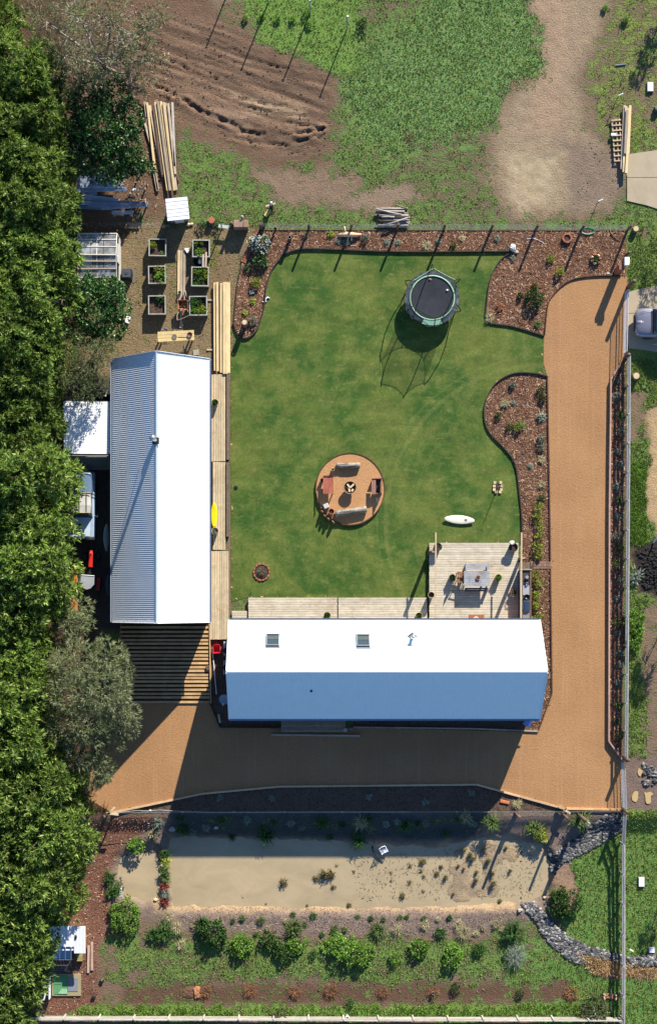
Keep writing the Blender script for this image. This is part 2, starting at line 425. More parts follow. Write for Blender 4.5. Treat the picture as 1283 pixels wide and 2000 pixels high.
def grids(X, Y):
    """soil colour, grass amount, grass colour, wetness at ground-plan pixels"""
    soil = np.zeros(X.shape + (3,)); soil[:] = S(140, 118, 92)
    grass = np.full(X.shape, 0.60); gcol = np.zeros(X.shape + (3,)); gcol[:] = S(100, 130, 62); wet = np.zeros(X.shape)
    def put(arr, poly, val, e=10, amp=14, sc=1 / 25., k=1.0, vn=V1):
        m = sst(e, -e, sdist(poly, X, Y) + jit(X, Y, amp, sc, vn)) * k
        if arr.ndim == 3: arr[:] = arr * (1 - m[..., None]) + np.array(val) * m[..., None]
        else: arr[:] = arr * (1 - m) + val * m
    tone = fbm(V2, X, Y, 1 / 90., 4)
    grass += (tone - 0.5) * 0.9
    put(gcol, LUSH, S(120, 156, 86), 40, 30); put(grass, LUSH, 1.02, 34, 34)
    lower = sst(330, 400, Y) * sst(470, 440, Y); grass = grass * (1 - lower) + 0.74 * lower
    put(soil, BROWN, S(124, 96, 74), 12, 14); put(soil, CHURN, S(140, 112, 88), 20, 30, 1 / 30., .6); put(soil, [(440, 178), (520, 196), (600, 210), (590, 232), (500, 222)], S(166, 138, 108), 12, 16); put(soil, [(410, 205), (480, 225), (490, 248), (420, 232)], S(164, 134, 108), 12, 12); put(grass, BROWN, 0.08, 34, 30)
    put(gcol, [(350, 300), (470, 300), (600, 420), (340, 430)], S(104, 138, 62), 30, 10)
    put(grass, [(345, 290), (450, 300), (520, 340), (530, 410), (700, 405), (740, 420), (1000, 425), (1000, 445), (375, 440), (345, 380)], 0.66, 24, 20)
    put(grass, BARE1, 0.16, 26, 20); put(grass, BARE2, 0.12, 26, 20)
    put(soil, BARE1, S(150, 124, 100)); put(soil, BARE2, S(156, 132, 108))
    put(soil, TRACK, S(170, 146, 116), 22, 22); put(grass, [(780, 260), (960, 230), (1010, 440), (840, 442), (800, 330)], 0.56, 30, 30)
    put(grass, [(1130, -60), (1230, -60), (1225, 290), (1150, 260)], 0.56, 30, 30); put(gcol, [(1120, -60), (1300, -60), (1300, 290), (1140, 260)], S(128, 146, 66), 30, 30)
    put(grass, TRACK, 0.02, 46, 34, 1 / 40.)
    put(soil, [(1035, -60), (1120, -60), (1090, 250), (1040, 250)], S(180, 150, 120), 20, 18, k=.8)
    put(soil, [(1090, 270), (1200, 290), (1210, 390), (1110, 410)], S(140, 120, 102), 20, 20, k=.8)
    put(soil, [(990, 290), (1100, 300), (1095, 400), (1010, 405), (985, 350)], S(178, 156, 120), 24, 20)
    put(wet, [(995, 300), (1080, 305), (1072, 385), (1030, 410), (1000, 385)], 0.8, 18, 16)
    put(soil, VEG, S(146, 124, 92), 8, 6); put(grass, VEG, 0.26, 8, 10)
    put(soil, [(430, 440), (470, 450), (455, 640), (410, 640), (410, 470)], S(158, 134, 98), 16, 16); put(grass, [(390, 455), (440, 455), (430, 540), (400, 520)], .5, 14, 16); put(grass, [(328, 500), (346, 500), (346, 600), (328, 600)], .42, 8, 10); put(gcol, VEG, S(126, 132, 60))
    put(soil, [(400, 480), (462, 500), (455, 640), (400, 560)], S(140, 116, 84), 16, 10)
    put(soil, [(150, 425), (260, 432), (250, 465), (150, 460)], S(120, 82, 56), 8, 8)
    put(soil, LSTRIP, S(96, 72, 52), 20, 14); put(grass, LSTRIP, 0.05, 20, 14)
    chm = sst(10, -25, sdist(CHURN, X, Y))[..., None]; uu = X * .95 + Y * .32; vv = -X * .32 + Y * .95
    st = sst(.36, .62, fbm(V3, uu * .35, vv * 5, 1 / 40., 4))[..., None]; soil = soil * (1 - chm + chm * (.66 + .50 * st))
    # beside the shed
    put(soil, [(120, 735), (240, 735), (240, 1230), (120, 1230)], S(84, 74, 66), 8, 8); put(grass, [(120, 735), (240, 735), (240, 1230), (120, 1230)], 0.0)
    put(grass, [(1008, 1092), (1040, 1092), (1040, 1245), (1008, 1245)], 0.0, 3, 1); put(grass, [(465, -80), (705, -80), (700, 140), (655, 140), (570, 104), (505, 78)], .95, 16, 20); put(gcol, [(460, -60), (720, -60), (700, 150), (650, 140), (560, 100), (500, 70)], S(112, 150, 62), 20, 16)
    # lawn-side border
    put(grass, [(440, 690), (456, 690), (452, 1200), (440, 1200)], 0.2, 3, 2)
    # pond land
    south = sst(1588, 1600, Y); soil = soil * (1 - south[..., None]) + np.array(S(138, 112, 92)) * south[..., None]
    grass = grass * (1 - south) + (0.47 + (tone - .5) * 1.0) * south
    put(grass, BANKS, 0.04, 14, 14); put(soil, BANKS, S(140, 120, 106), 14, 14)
    put(soil, [(330, 1586), (960, 1586), (930, 1650), (340, 1640)], S(72, 76, 72), 14, 10)  # house shade on the upper bank darkened into the soil colour
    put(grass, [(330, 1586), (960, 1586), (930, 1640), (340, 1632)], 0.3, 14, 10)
    put(soil, REDMUL, S(132, 92, 72), 12, 10); put(grass, REDMUL, 0.0, 12, 12)
    mudf = [(740, 1685), (850, 1660), (1005, 1645), (1015, 1765), (830, 1768), (740, 1745)]
    put(soil, mudf, S(176, 150, 118), 24, 20); put(wet, mudf, 0.5, 24, 20)
    put(soil, [(300, 1766), (700, 1768), (1010, 1766), (1010, 1784), (300, 1784)], S(190, 158, 118), 6, 6, k=.8)
    put(soil, POOL, S(190, 164, 124), 12, 8); put(soil, POND, S(196, 168, 126), 12, 8)
    put(soil, mudf, S(166, 144, 114), 24, 20)
    put(grass, [(240, 1850), (330, 1850), (330, 1905), (240, 1900)], 0.75, 20, 20)
    put(grass, [(340, 1840), (1215, 1840), (1215, 1910), (340, 1915)], 0.72, 22, 24); put(grass, [(1222, 1590), (1300, 1590), (1300, 1868), (1222, 1868)], .92, 10, 10); put(grass, [(1222, 1918), (1300, 1918), (1300, 2010), (1222, 2010)], .95, 8, 8)
    put(grass, [(1120, 1640), (1216, 1620), (1216, 1880), (1150, 1850), (1090, 1780), (1110, 1720)], 0.93, 10, 10)
    put(gcol, [(1090, 1600), (1290, 1580), (1290, 2050), (900, 2050), (980, 1850)], S(98, 138, 62), 30, 10)
    put(grass, [(1100, 1880), (1216, 1900), (1216, 2000), (1000, 1990), (1000, 1900)], 0.85, 16, 16)
    put(grass, [(200, 1925), (1130, 1925), (1140, 1965), (200, 1968)], 0.34, 12, 22); put(soil, [(240, 1925), (1130, 1925), (1140, 1962), (240, 1965)], S(112, 82, 64), 12, 16)
    put(grass, [(160, 1968), (1130, 1965), (1130, 1992), (100, 1995)], 0.72, 10, 12); put(gcol, [(160, 1966), (1130, 1964), (1130, 1994), (100, 1996)], S(116, 154, 60), 8, 5)
    put(soil, [(1060, 1720), (1110, 1680), (1130, 1740), (1120, 1790)], S(168, 136, 108), 12, 10); put(grass, [(1068, 1700), (1108, 1680), (1128, 1740), (1120, 1780)], 0.05, 12, 10)
    put(soil, [(1125, 1860), (1220, 1880), (1215, 1915), (1160, 1905)], S(208, 168, 120), 8, 8); put(grass, [(1125, 1860), (1220, 1880), (1215, 1915), (1160, 1905)], 0.03, 8, 8)
    put(soil, [(1222, 1880), (1300, 1890), (1300, 1915), (1222, 1912)], S(190, 150, 108), 8, 8); put(grass, [(1222, 1880), (1300, 1890), (1300, 1915), (1222, 1912)], 0.05, 8, 8)
    # neighbour's strip on the right
    east = sst(1219, 1224, X) * sst(430, 445, Y) * sst(1600, 1590, Y)
    grass = grass * (1 - east) + (0.88 + (tone - .5) * .9) * east; soil = soil * (1 - east[..., None]) + np.array(S(140, 116, 92)) * east[..., None]
    gcol[:] = gcol * (1 - east[..., None] * .7) + np.array(S(112, 140, 62)) * east[..., None] * .7
    put(soil, RTRACK, S(196, 164, 120), 10, 10); put(grass, RTRACK, 0.0, 10, 10)
    put(soil, RMUD, S(128, 106, 92), 6, 6); put(grass, RMUD, 0.0, 6, 6); put(wet, RMUD, 0.35, 6, 6)
    put(soil, [(1230, 1050), (1320, 1050), (1320, 1165), (1240, 1165)], S(48, 42, 38), 12, 14); put(grass, [(1230, 1060), (1320, 1050), (1320, 1165), (1240, 1165)], 0.05, 12, 14)
    put(grass, [(1250, 1180), (1320, 1160), (1320, 1470), (1262, 1470), (1250, 1300)], 0.3, 12, 14)
    put(grass, [(1226, 760), (1262, 760), (1240, 860), (1224, 860)], 0.3, 10, 10)
    return soil, np.clip(grass, 0, 1.1), gcol, np.clip(wet, 0, 1)
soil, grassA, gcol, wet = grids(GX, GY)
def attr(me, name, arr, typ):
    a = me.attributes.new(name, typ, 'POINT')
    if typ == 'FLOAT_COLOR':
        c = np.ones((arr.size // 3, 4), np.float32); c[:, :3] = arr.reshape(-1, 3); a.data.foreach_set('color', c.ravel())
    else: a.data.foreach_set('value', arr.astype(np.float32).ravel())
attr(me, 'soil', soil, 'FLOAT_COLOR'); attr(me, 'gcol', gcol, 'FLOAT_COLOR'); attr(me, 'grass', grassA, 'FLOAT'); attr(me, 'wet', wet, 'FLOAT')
t = NT('ground_soil_and_grass')
def A(nm, out='Fac'):
    n = t.node('Attribute'); n.attribute_name = nm; return n.outputs[out]
v = t.pos()
nb = t.noise(v, 1.6, 8, 0.65); nf = t.noise(v, 9.0, 6, 0.65); nn = t.noise(v, 30.0, 3, 0.6)
gm = t.math('ADD', A('grass'), t.math('MULTIPLY', t.math('SUBTRACT', nb, 0.5), 1.9)); gm = t.math('ADD', gm, t.math('MULTIPLY', t.math('SUBTRACT', nf, 0.5), 1.7))
gmask = t.ramp(gm, 0.44, 0.62)
sc_ = t.mix(1.0, A('soil', 'Color'), t.ramp(nf, 0.25, 0.75, 0.70, 1.26), 'MULTIPLY')
sc_ = t.mix(1.0, sc_, t.ramp(nn, 0.3, 0.7, 0.78, 1.22), 'MULTIPLY')
sc_ = t.mix(1.0, sc_, t.ramp(nb, 0.3, 0.7, 0.85, 1.15), 'MULTIPLY')
straw = t.noise(t.pos((1, 1, 1), (0, 0, .6)), 14, 5, .7, .6)
sc_ = t.mix(t.ramp(straw, 0.60, 0.70, 0, .45), sc_, S(190, 165, 120))
gc = t.mix(1.0, A('gcol', 'Color'), t.ramp(t.noise(v, 22, 5, .7), 0.25, 0.75, 0.45, 1.6), 'MULTIPLY')
gc = t.mix(t.ramp(t.noise(v, 2.3, 5, .6), 0.42, 0.68, 0, .55), gc, S(140, 140, 78))
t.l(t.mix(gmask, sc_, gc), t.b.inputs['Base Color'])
t.l(t.ramp(A('wet'), 0, 1, 0.92, 0.25), t.b.inputs['Roughness'])
t.b.inputs['Specular IOR Level'].default_value = 0.3
hh = t.math('ADD', t.math('MULTIPLY', nf, 1.0), t.math('MULTIPLY', nn, 0.5)); hh = t.math('ADD', hh, t.math('MULTIPLY', gmask, 0.6))
hh = t.math('MULTIPLY', hh, t.ramp(A('wet'), 0, 1, 1, 0.1))
t.bump(hh, 0.9, 0.09)
me.materials.append(t.m)
ground = link('ground', me); tag(ground, kind='structure')

def sheet(name, poly, z, m, edge=0.0, thick=0.0):
    """flat area of ground; triangulated polygon given in photo pixels"""
    mb = MB(); pts = [G(x, y) for x, y in poly]
    if thick: mb.prism([(p.x, p.y) for p in pts], z - thick, z)
    else:
        n = len(pts); A_ = sum(pts[i].x * pts[(i + 1) % n].y - pts[(i + 1) % n].x * pts[i].y for i in range(n))
        f = tuple(range(n)) if A_ > 0 else tuple(reversed(range(n)))
        mb.add([(p.x, p.y, z) for p in pts], [f])
    o = mb.build(name, m); tag(o, kind='structure')
    o.data.polygons.foreach_set('use_smooth', np.zeros(len(o.data.polygons), bool))
    return o
# ---- lawn
t = NT('mown_lawn'); v = t.pos()
a1 = t.noise(v, 0.28, 5, .6); a2 = t.noise(t.pos((1, 2.2, 1), (0, 0, .15)), 1.7, 6, .7, .4); a3 = t.noise(v, 16, 4, .7); a4 = t.noise(v, 0.9, 4, .6)
c = t.mix(t.ramp(a1, .42, .58), S(60, 92, 32), S(98, 112, 46))
c = t.mix(t.ramp(a4, .45, .68, 0, .65), c, S(118, 124, 60))
c = t.mix(t.ramp(t.noise(t.pos(), .55, 5, .65, .6), .53, .70, 0, .5), c, S(50, 84, 30))
c = t.mix(t.ramp(a2, .55, .72, 0, .5), c, S(146, 142, 82))
dn = t.node('VectorMath', operation='DISTANCE'); t.l(t.pos(), dn.inputs[0]); dn.inputs[1].default_value = ((1060 - 600) / 30, (1160 - 1020) / 30, 0)
rad = dn.outputs['Value']; cx_ = t.node('CombineXYZ'); t.l(t.math('MULTIPLY', rad, 2.2), cx_.inputs[0])
arcs = t.math('MULTIPLY', t.ramp(t.noise(cx_.outputs[0], 1.0, 3), .5, .62), t.math('MULTIPLY', t.ramp(rad, 8.0, 9.0), t.ramp(rad, 12.5, 11.0)))
c = t.mix(t.math('MULTIPLY', arcs, .25), c, S(134, 134, 76))
c = t.mix(1.0, c, t.ramp(a3, .3, .7, .74, 1.28), 'MULTIPLY')
c = t.mix(1.0, c, t.ramp(t.noise(v, 6, 4, .7), .3, .7, .80, 1.2), 'MULTIPLY')
c = t.mix(1.0, c, t.ramp(t.noise(t.pos((.35, 1.6, 1), (0, 0, .12)), 1.0, 3), .3, .7, .86, 1.14), 'MULTIPLY')
t.l(c, t.b.inputs['Base Color']); t.b.inputs['Roughness'].default_value = .85; t.b.inputs['Specular IOR Level'].default_value = .2
t.bump(a3, .4, .02)
LAWNM = t.m
sheet('lawn', LAWN, 0.02, LAWNM)
# ---- gravel drive: orange crushed rock
def gravel(name, gain):
    t = NT(name); v = t.pos()
    g1 = t.noise(v, 0.25, 5, .6); g2 = t.noise(v, 11, 5, .75, .3); g3 = t.noise(v, 40, 2, .6); g4 = t.noise(t.pos((6, .12, 1)), 1, 3)
    c = t.mix(t.ramp(g1, .35, .65), S(190, 143, 98, gain), S(176, 132, 90, gain))
    c = t.mix(t.ramp(g2, .56, .78, 0, .5), c, S(150, 118, 84))
    c = t.mix(1.0, c, t.ramp(g2, .25, .75, .72, 1.24), 'MULTIPLY')
    c = t.mix(1.0, c, t.ramp(g3, .3, .7, .84, 1.16), 'MULTIPLY')
    c = t.mix(t.ramp(g4, .55, .7, 0, .35), c, S(200, 158, 118)); c = t.mix(t.ramp(t.noise(t.pos((2.2, .1, 1)), 1, 4), .5, .7, 0, .3), c, S(176, 128, 88))
    t.l(c, t.b.inputs['Base Color']); t.b.inputs['Roughness'].default_value = .95; t.b.inputs['Specular IOR Level'].default_value = .15
    wv = t.noise(t.pos((1, 1.7, 1)), 7.5, 4, .7, .8)
    t.bump(t.math('ADD', t.math('MULTIPLY', g2, .8), t.math('MULTIPLY', wv, 1.0)), .7, .035)
    return t.m
GRAVEL = gravel('orange_gravel', 1.0); GRAVEL_PALE = gravel('pale_orange_gravel', 1.22)
sheet('gravel_driveway', DRIVE, 0.015, GRAVEL)
# ---- mulch beds
t = NT('bark_mulch'); v = t.pos()
m1 = t.noise(v, 12, 5, .75, 1.2); m2 = t.noise(v, 3, 4, .6)
c = t.mix(t.ramp(m1, .35, .65), S(96, 68, 50), S(148, 108, 80))
c = t.mix(t.ramp(t.noise(v, 26, 4, .7), .6, .72, 0, .6), c, S(206, 160, 122))
c = t.mix(1.0, c, t.ramp(m2, .3, .7, .75, 1.2), 'MULTIPLY')
t.l(c, t.b.inputs['Base Color']); t.b.inputs['Roughness'].default_value = .95
t.bump(m1, 1.0, .06); MULCH = t.m
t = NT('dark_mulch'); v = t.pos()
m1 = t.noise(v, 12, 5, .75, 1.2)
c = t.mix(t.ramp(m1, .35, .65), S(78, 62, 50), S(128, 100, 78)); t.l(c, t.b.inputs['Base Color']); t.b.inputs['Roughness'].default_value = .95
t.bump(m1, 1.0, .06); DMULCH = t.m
sheet('mulch_bed_north', NBED, 0.012, MULCH); sheet('mulch_bed_east', EBED, 0.012, MULCH)
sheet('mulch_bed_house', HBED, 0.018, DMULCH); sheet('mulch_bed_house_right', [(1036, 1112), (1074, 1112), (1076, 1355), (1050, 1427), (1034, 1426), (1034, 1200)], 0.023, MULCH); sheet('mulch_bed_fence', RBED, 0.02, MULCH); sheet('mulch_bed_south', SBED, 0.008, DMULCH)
# ---- pond water
t = NT('muddy_water'); v = t.pos()
w1 = t.noise(t.pos((1, 1.6, 1)), .5, 5, .65, .5)
c = t.mix(t.ramp(w1, .3, .7), S(174, 156, 122), S(198, 176, 138)); t.l(c, t.b.inputs['Base Color'])
t.b.inputs['Roughness'].default_value = .12; t.b.inputs['Specular IOR Level'].default_value = .5
t.bump(t.noise(t.pos((1, 1, 1)), 5, 3), .05, .01)
sheet('pond_water', [(x, y) for x, y in ((318, 1600), (1090, 1600), (1090, 1790), (318, 1790))], WATER_Z, t.m)
tag(sheet('pool_water', [(222, 1650), (317.5, 1650), (317.5, 1775), (222, 1775)], WATER_Z + .004, t.m), kind='structure')
t = NT('puddle_water'); t.b.inputs['Base Color'].default_value = S(206, 176, 120) + (1,); t.b.inputs['Roughness'].default_value = .15
PUD = t.m
for k, (poly) in enumerate(([(1247, 1500), (1252, 1504), (1256, 1502), (1257, 1508), (1252, 1511), (1250, 1516), (1246, 1514), (1244, 1507)],
                            [(1235, 1550), (1239, 1545), (1245, 1546), (1245, 1553), (1244, 1562), (1240, 1566), (1234, 1563), (1233, 1556)],
                            [(1257, 1547), (1262, 1548), (1269, 1546), (1274, 1551), (1270, 1555), (1270, 1567), (1264, 1570), (1260, 1566), (1259, 1556)])):
    sheet('puddle_water', smooth_poly(poly, 3), 0.05, PUD)
0 and sheet('puddle_water', smooth_poly([(1012, 318), (1030, 308), (1058, 312), (1066, 340), (1070, 372), (1050, 398), (1028, 396), (1014, 370), (1008, 345)], 4), 0.0, PUD)

# ------------------------------------------------------------------ scattered cover that nobody could count
def rand_in(poly, n, margin=0.0):
    xs = [p[0] for p in poly]; ys = [p[1] for p in poly]; out = []
    X = RNG.uniform(min(xs), max(xs), n * 4); Y = RNG.uniform(min(ys), max(ys), n * 4)
    k = sdist(poly, X, Y) < -margin
    return X[k][:n], Y[k][:n]
def topts(X, Y, dz=0.0, z=None):
    zz = terrain_z(X, Y) if z is None else np.full(len(X), z)
    return np.stack([(X - NX) / PX, (NY - Y) / PX, zz + dz], -1)
def area(poly): return abs(sum(poly[i][0] * poly[(i + 1) % len(poly)][1] - poly[(i + 1) % len(poly)][0] * poly[i][1] for i in range(len(poly)))) / 2 / PX / PX
def chips(name, poly, dens, m, z, L=.11, Wd=.035, margin=1, lab=None):
    n = int(area(poly) * dens); X, Y = rand_in(poly, n, margin); P = topts(X, Y, z=z)
    P[:, 2] += RNG.rand(len(P)) * .03 + .004
    a = RNG.rand(len(P)) * 2 * np.pi; d = np.stack([np.cos(a), np.sin(a), RNG.randn(len(P)) * .28], -1); d = unit(d)
    s_ = unit(np.cross(d, np.stack([RNG.randn(len(P)) * .35, RNG.randn(len(P)) * .35, np.ones(len(P))], -1)))
    l = (L * (.5 + RNG.rand(len(P), 1))) / 2; w = (Wd * (.6 + .8 * RNG.rand(len(P), 1))) / 2
    V = np.stack([P - d * l - s_ * w, P + d * l - s_ * w, P + d * l + s_ * w, P - d * l + s_ * w], 1)
    V[:, :, 2] = np.maximum(V[:, :, 2], (z if z is not None else -9) + .003)
    o = link(name, quads_mesh(name, V, m)); tag(o, lab, name.replace('_', ' '), kind='stuff'); return o
CHIP = leafmat('bark_chip', S(88, 58, 40), S(168, 116, 84), 0, .9, S(216, 180, 146))
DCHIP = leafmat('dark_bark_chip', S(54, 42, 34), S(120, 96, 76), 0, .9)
chips('bark_chips', NBED, 190, CHIP, .012, .15, .024); chips('bark_chips', EBED, 190, CHIP, .012, .15, .024)
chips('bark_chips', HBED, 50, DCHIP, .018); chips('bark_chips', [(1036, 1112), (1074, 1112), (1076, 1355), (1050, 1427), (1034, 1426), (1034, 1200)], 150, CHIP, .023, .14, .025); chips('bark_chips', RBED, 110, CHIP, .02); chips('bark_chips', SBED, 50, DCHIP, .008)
chips('bark_chips', REDMUL, 60, leafmat('red_bark_chip', S(96, 60, 46), S(160, 112, 90), 0, .9, S(200, 170, 150)), None)
chips('wood_litter', [(320, 1775), (1010, 1778), (1060, 1800), (900, 1830), (600, 1826), (380, 1820)], 60, leafmat('grey_chip', S(100, 84, 76), S(180, 158, 142), 0, .9), None, .12, .03)
chips('straw_litter', VEG, 34, leafmat('straw_chip', S(120, 98, 64), S(196, 172, 124), 0, .9), None, .10, .02)
chips('bark_litter', [(160, 0), (310, 0), (350, 200), (300, 440), (230, 440), (160, 200)], 26, leafmat('brown_litter', S(76, 56, 42), S(150, 122, 96), 0, .9, S(196, 180, 160)), None, .16, .03)

def interp(arr, X, Y):
    xi = np.clip(np.searchsorted(gxs, X) - 1, 0, nxg - 2); yi = np.clip(np.searchsorted(gys, Y) - 1, 0, nyg - 2)
    return arr[yi, xi]
def tufts(name, n, poly, m, k=5, L=.13, Wd=.03, spread=.75, thr=.42, lab=None, excl=(), amp=.7):
    X, Y = rand_in(poly, n)
    g = interp(grassA, X, Y) + (fbm(V4, X, Y, 1 / 16., 4) - .5) * amp
    keep = g > thr + RNG.rand(len(X)) * .35
    for e in excl: keep &= sdist(e, X, Y) > 2
    X, Y = X[keep], Y[keep]
    P = topts(X, Y, -.01); D = np.tile([0, 0, 1.], (len(P), 1))
    V = leaf_quads(P, D, k, L, Wd, spread)
    V[:, :, 2] = np.maximum(V[:, :, 2], (P[:, 2] + .004).repeat(k)[:, None])
    o = link(name, quads_mesh(name, V, m)); tag(o, lab or 'rough green grass', 'grass', kind='stuff'); return len(V)
GR1 = leafmat('field_grass', S(90, 126, 50), S(168, 190, 98), .25, .6, S(170, 160, 104))
GR2 = leafmat('lush_grass', S(118, 156, 84), S(172, 202, 122), .25, .6)
GR3 = leafmat('bright_grass', S(90, 134, 40), S(158, 196, 82), .25, .6)
DRYG = leafmat('dry_grass', S(200, 166, 112), S(246, 214, 162), .3, .7)
NOPE = [[(-10, -10)] * 3]
slabA = [(1223, 300), (1300, 290), (1300, 412), (1262, 401), (1223, 392)]
slabB = [(1223, 568), (1300, 555), (1300, 700), (1223, 700)]
tufts('field_grass', 30000, [(300, -20), (1300, -20), (1300, 442), (345, 442)], GR1, 5, .11, .034, 1.2, excl=(slabA,), lab='rough green grass growing over the top field')
tufts('field_grass', 12000, LUSH, GR2, 5, .075, .034, 1.8, .3, lab='lush even green grass beside the dirt track')
tufts('side_grass', 15000, [(1226, 440), (1300, 440), (1300, 1600), (1222, 1600)], GR1, 5, .13, .03, .8, excl=(slabB,), lab="green grass on the neighbour's side of the right fence")
tufts('pond_grass', 34000, [(190, 1590), (1300, 1590), (1300, 2010), (90, 2010)], GR1, 5, .14, .032, .8, lab='patchy green grass on the land around the pond')
tufts('fence_line_grass', 3600, [(110, 1966), (1130, 1962), (1130, 1990), (110, 1996)], GR3, 6, .17, .032, 1.0, .5, lab='bright long grass strip along the bottom fence')
tufts('fence_line_grass', 1900, [(1226, 900), (1262, 900), (1262, 1080), (1226, 1080)], GR3, 6, .13, .03, .8, .3, lab='bright grass strip along the right fence')
tufts('veg_patch_weeds', 5000, VEG, GR1, 5, .10, .03, .9, .30, lab='sparse green weeds between the garden boxes')
# dry straw heaps by the creek
X, Y = rand_in([(1125, 1862), (1216, 1880), (1212, 1912), (1165, 1905), (1140, 1885)], 900)
X2, Y2 = rand_in([(1222, 1882), (1283, 1892), (1283, 1912), (1222, 1910)], 300)
P = topts(np.concatenate([X, X2]), np.concatenate([Y, Y2])); o = link('dry_straw', quads_mesh('dry_straw', leaf_quads(P, np.tile([0, .2, .4], (len(P), 1)), 5, .26, .03, 1.6), DRYG)); tag(o, 'dry straw-coloured grass beside the stone creek', 'dry grass', kind='stuff')
# bark and gravel kicked over the edges
for nm_, poly, z_, m_, dist, n_ in (('spilled_bark', LAWN, .022, CHIP, 7, 60000), ('spilled_bark', DRIVE, .017, CHIP, 5, 40000)):
    X, Y = rand_in(poly, n_ // 4); k = sdist(poly, X, Y) > -dist * RNG.rand(len(X)) ** 2; X, Y = X[k], Y[k]; P = topts(X, Y, .006, z=z_); a_ = RNG.rand(len(P)) * 6.28
    d = np.stack([np.cos(a_), np.sin(a_), 0 * a_], -1); s_ = np.stack([-np.sin(a_), np.cos(a_), .2 + 0 * a_], -1); l = .05 * (.5 + RNG.rand(len(P), 1)); w = l * .3
    o = link(nm_, quads_mesh(nm_, np.stack([P - d * l - s_ * w, P + d * l - s_ * w, P + d * l + s_ * w, P - d * l + s_ * w], 1), m_)); tag(o, 'scattered bark chips on the edge', 'bark', kind='stuff')
X, Y = rand_in([(690, 1680), (1010, 1650), (1070, 1665), (1060, 1755), (700, 1766)], 900); P = topts(X, Y, .01, z=WATER_Z); a_ = RNG.rand(len(P)) * 6.28
d = np.stack([np.cos(a_), np.sin(a_), .25 * RNG.rand(len(P))], -1); s_ = np.stack([-np.sin(a_), np.cos(a_), 0 * a_], -1); l = .12 * (.3 + RNG.rand(len(P), 1) ** 2); w = .012
o = link('pond_litter', quads_mesh('pond_litter', np.stack([P - d * l * .2 - s_ * w, P + d * l - s_ * w, P + d * l + s_ * w, P - d * l * .2 + s_ * w], 1), leafmat('pond_litter', S(70, 60, 44), S(140, 120, 88), 0, .9))); tag(o, 'bits of dead reed in the muddy water', 'litter', kind='stuff')
# ---- river stones (each too small in the picture to pick out)
STONE = leafmat('river_stone', S(52, 52, 56), S(122, 120, 116), 0, .75, S(160, 154, 144))
def stones(name, poly, n, rmin, rmax, lab, m=STONE, squash=.7):
    X, Y = rand_in(poly, n); mb = MB()
    for x, y in zip(X, Y):
        r = random.uniform(rmin, rmax); z = gz(x, y)
        p = G(x, y, z + r * .25)
        mb.blob(p, (r, r * random.uniform(.55, 1), r * squash), random.randint(0, 9999), .22, 6, 4)
    o = mb.build(name, m); tag(o, lab, 'stones', kind='stuff'); return o
stones('river_stones', [(1180, 1592), (1214, 1590), (1214, 1625), (1190, 1640), (1160, 1660), (1120, 1678), (1098, 1690), (1086, 1712), (1072, 1700), (1066, 1680), (1090, 1665), (1130, 1640), (1160, 1612)], 1000, .08, .15, 'band of grey stones running from the fence corner to the pond')
stones('river_stones', [(1018, 1768), (1048, 1766), (1076, 1800), (1110, 1832), (1150, 1850), (1214, 1868), (1214, 1884), (1140, 1866), (1150, 1890), (1112, 1878), (1070, 1842), (1046, 1800)], 1000, .08, .15, 'band of grey stones running south-east from the pond')
stones('river_stones', [(1224, 1872), (1290, 1865), (1290, 1888), (1224, 1892)], 230, .08, .15, 'grey stones outside the right fence')
stones('river_stones', [(1255, 1490), (1280, 1500), (1283, 1530), (1256, 1540), (1252, 1520)], 60, .08, .15, 'grey rubble stones in the mud outside the gate')
stones('river_stones', [(232, 1680), (262, 1663), (285, 1668), (262, 1698), (240, 1740), (232, 1752)], 230, .06, .12, 'grey pebbles on the edge of the small pool')
stones('river_stones', [(1018, 1655), (1078, 1660), (1078, 1750), (1020, 1760)], 70, .08, .14, 'dark stones half under the muddy water at the right end of the pond', mat('wet_stone', S(90, 84, 66)), .4)
# clods in the churned field
stones('soil_clods', CHURN, 420, .02, .06, 'dark soil clods and sticks in the churned dirt', mat('clod', S(118, 94, 74), .95), .6)
stones('soil_clods', [(1140, 270), (1215, 290), (1205, 385), (1120, 400)], 45, .02, .05, 'dark soil clods beside the track', mat('clod', S(118, 94, 74), .95), .6)
# ------------------------------------------------------------------ materials for built things
ZINC = mat('zinc_roof_sheet', (.84, .84, .82), .45, .0, .03, 2.0, 0, .02, spec=.4)
ROOFB = mat('sky_tinted_roof_sheet', (.70, .85, .85), .45, .0, .03, 2.0, 0, .02, spec=.4)  # blue sky light of the shaded slope put into the sheet's base colour
ZINCW = mat('weathered_galvanised_sheet', (.60, .62, .64), .5, .35, .18, 1.2, 0, .05)
WHITEP = mat('white_paint', (.78, .78, .76), .5, 0, .08, 5, .1, .04)
CLAD = mat('grey_wall_cladding', (.12, .125, .13), .6, 0, .15, 3, .2, .05)
PLY = mat('oiled_timber', S(190, 128, 70), .6, 0, .2, 3, .2, .1, grain='z')
DARK = mat('dark_metal', (.03, .03, .035), .4, .5, .15, 5, .1, .1)
STEEL = mat('flue_steel', (.55, .56, .57), .3, .8, .1, 6, .1, .05)
DECKX = mat('deck_timber_east_west', S(218, 203, 176), .75, 0, .16, 2.5, .4, .10, grain='x', dirt=(S(160, 130, 100), .5))
DECKY = mat('deck_timber_north_south', S(212, 190, 152), .75, 0, .16, 2.5, .4, .10, grain='y', dirt=(S(160, 126, 92), .5))
DECKG = mat('deck_timber_dark_edge', S(120, 104, 84), .8, 0, .25, 3, .4, .15, grain='y')
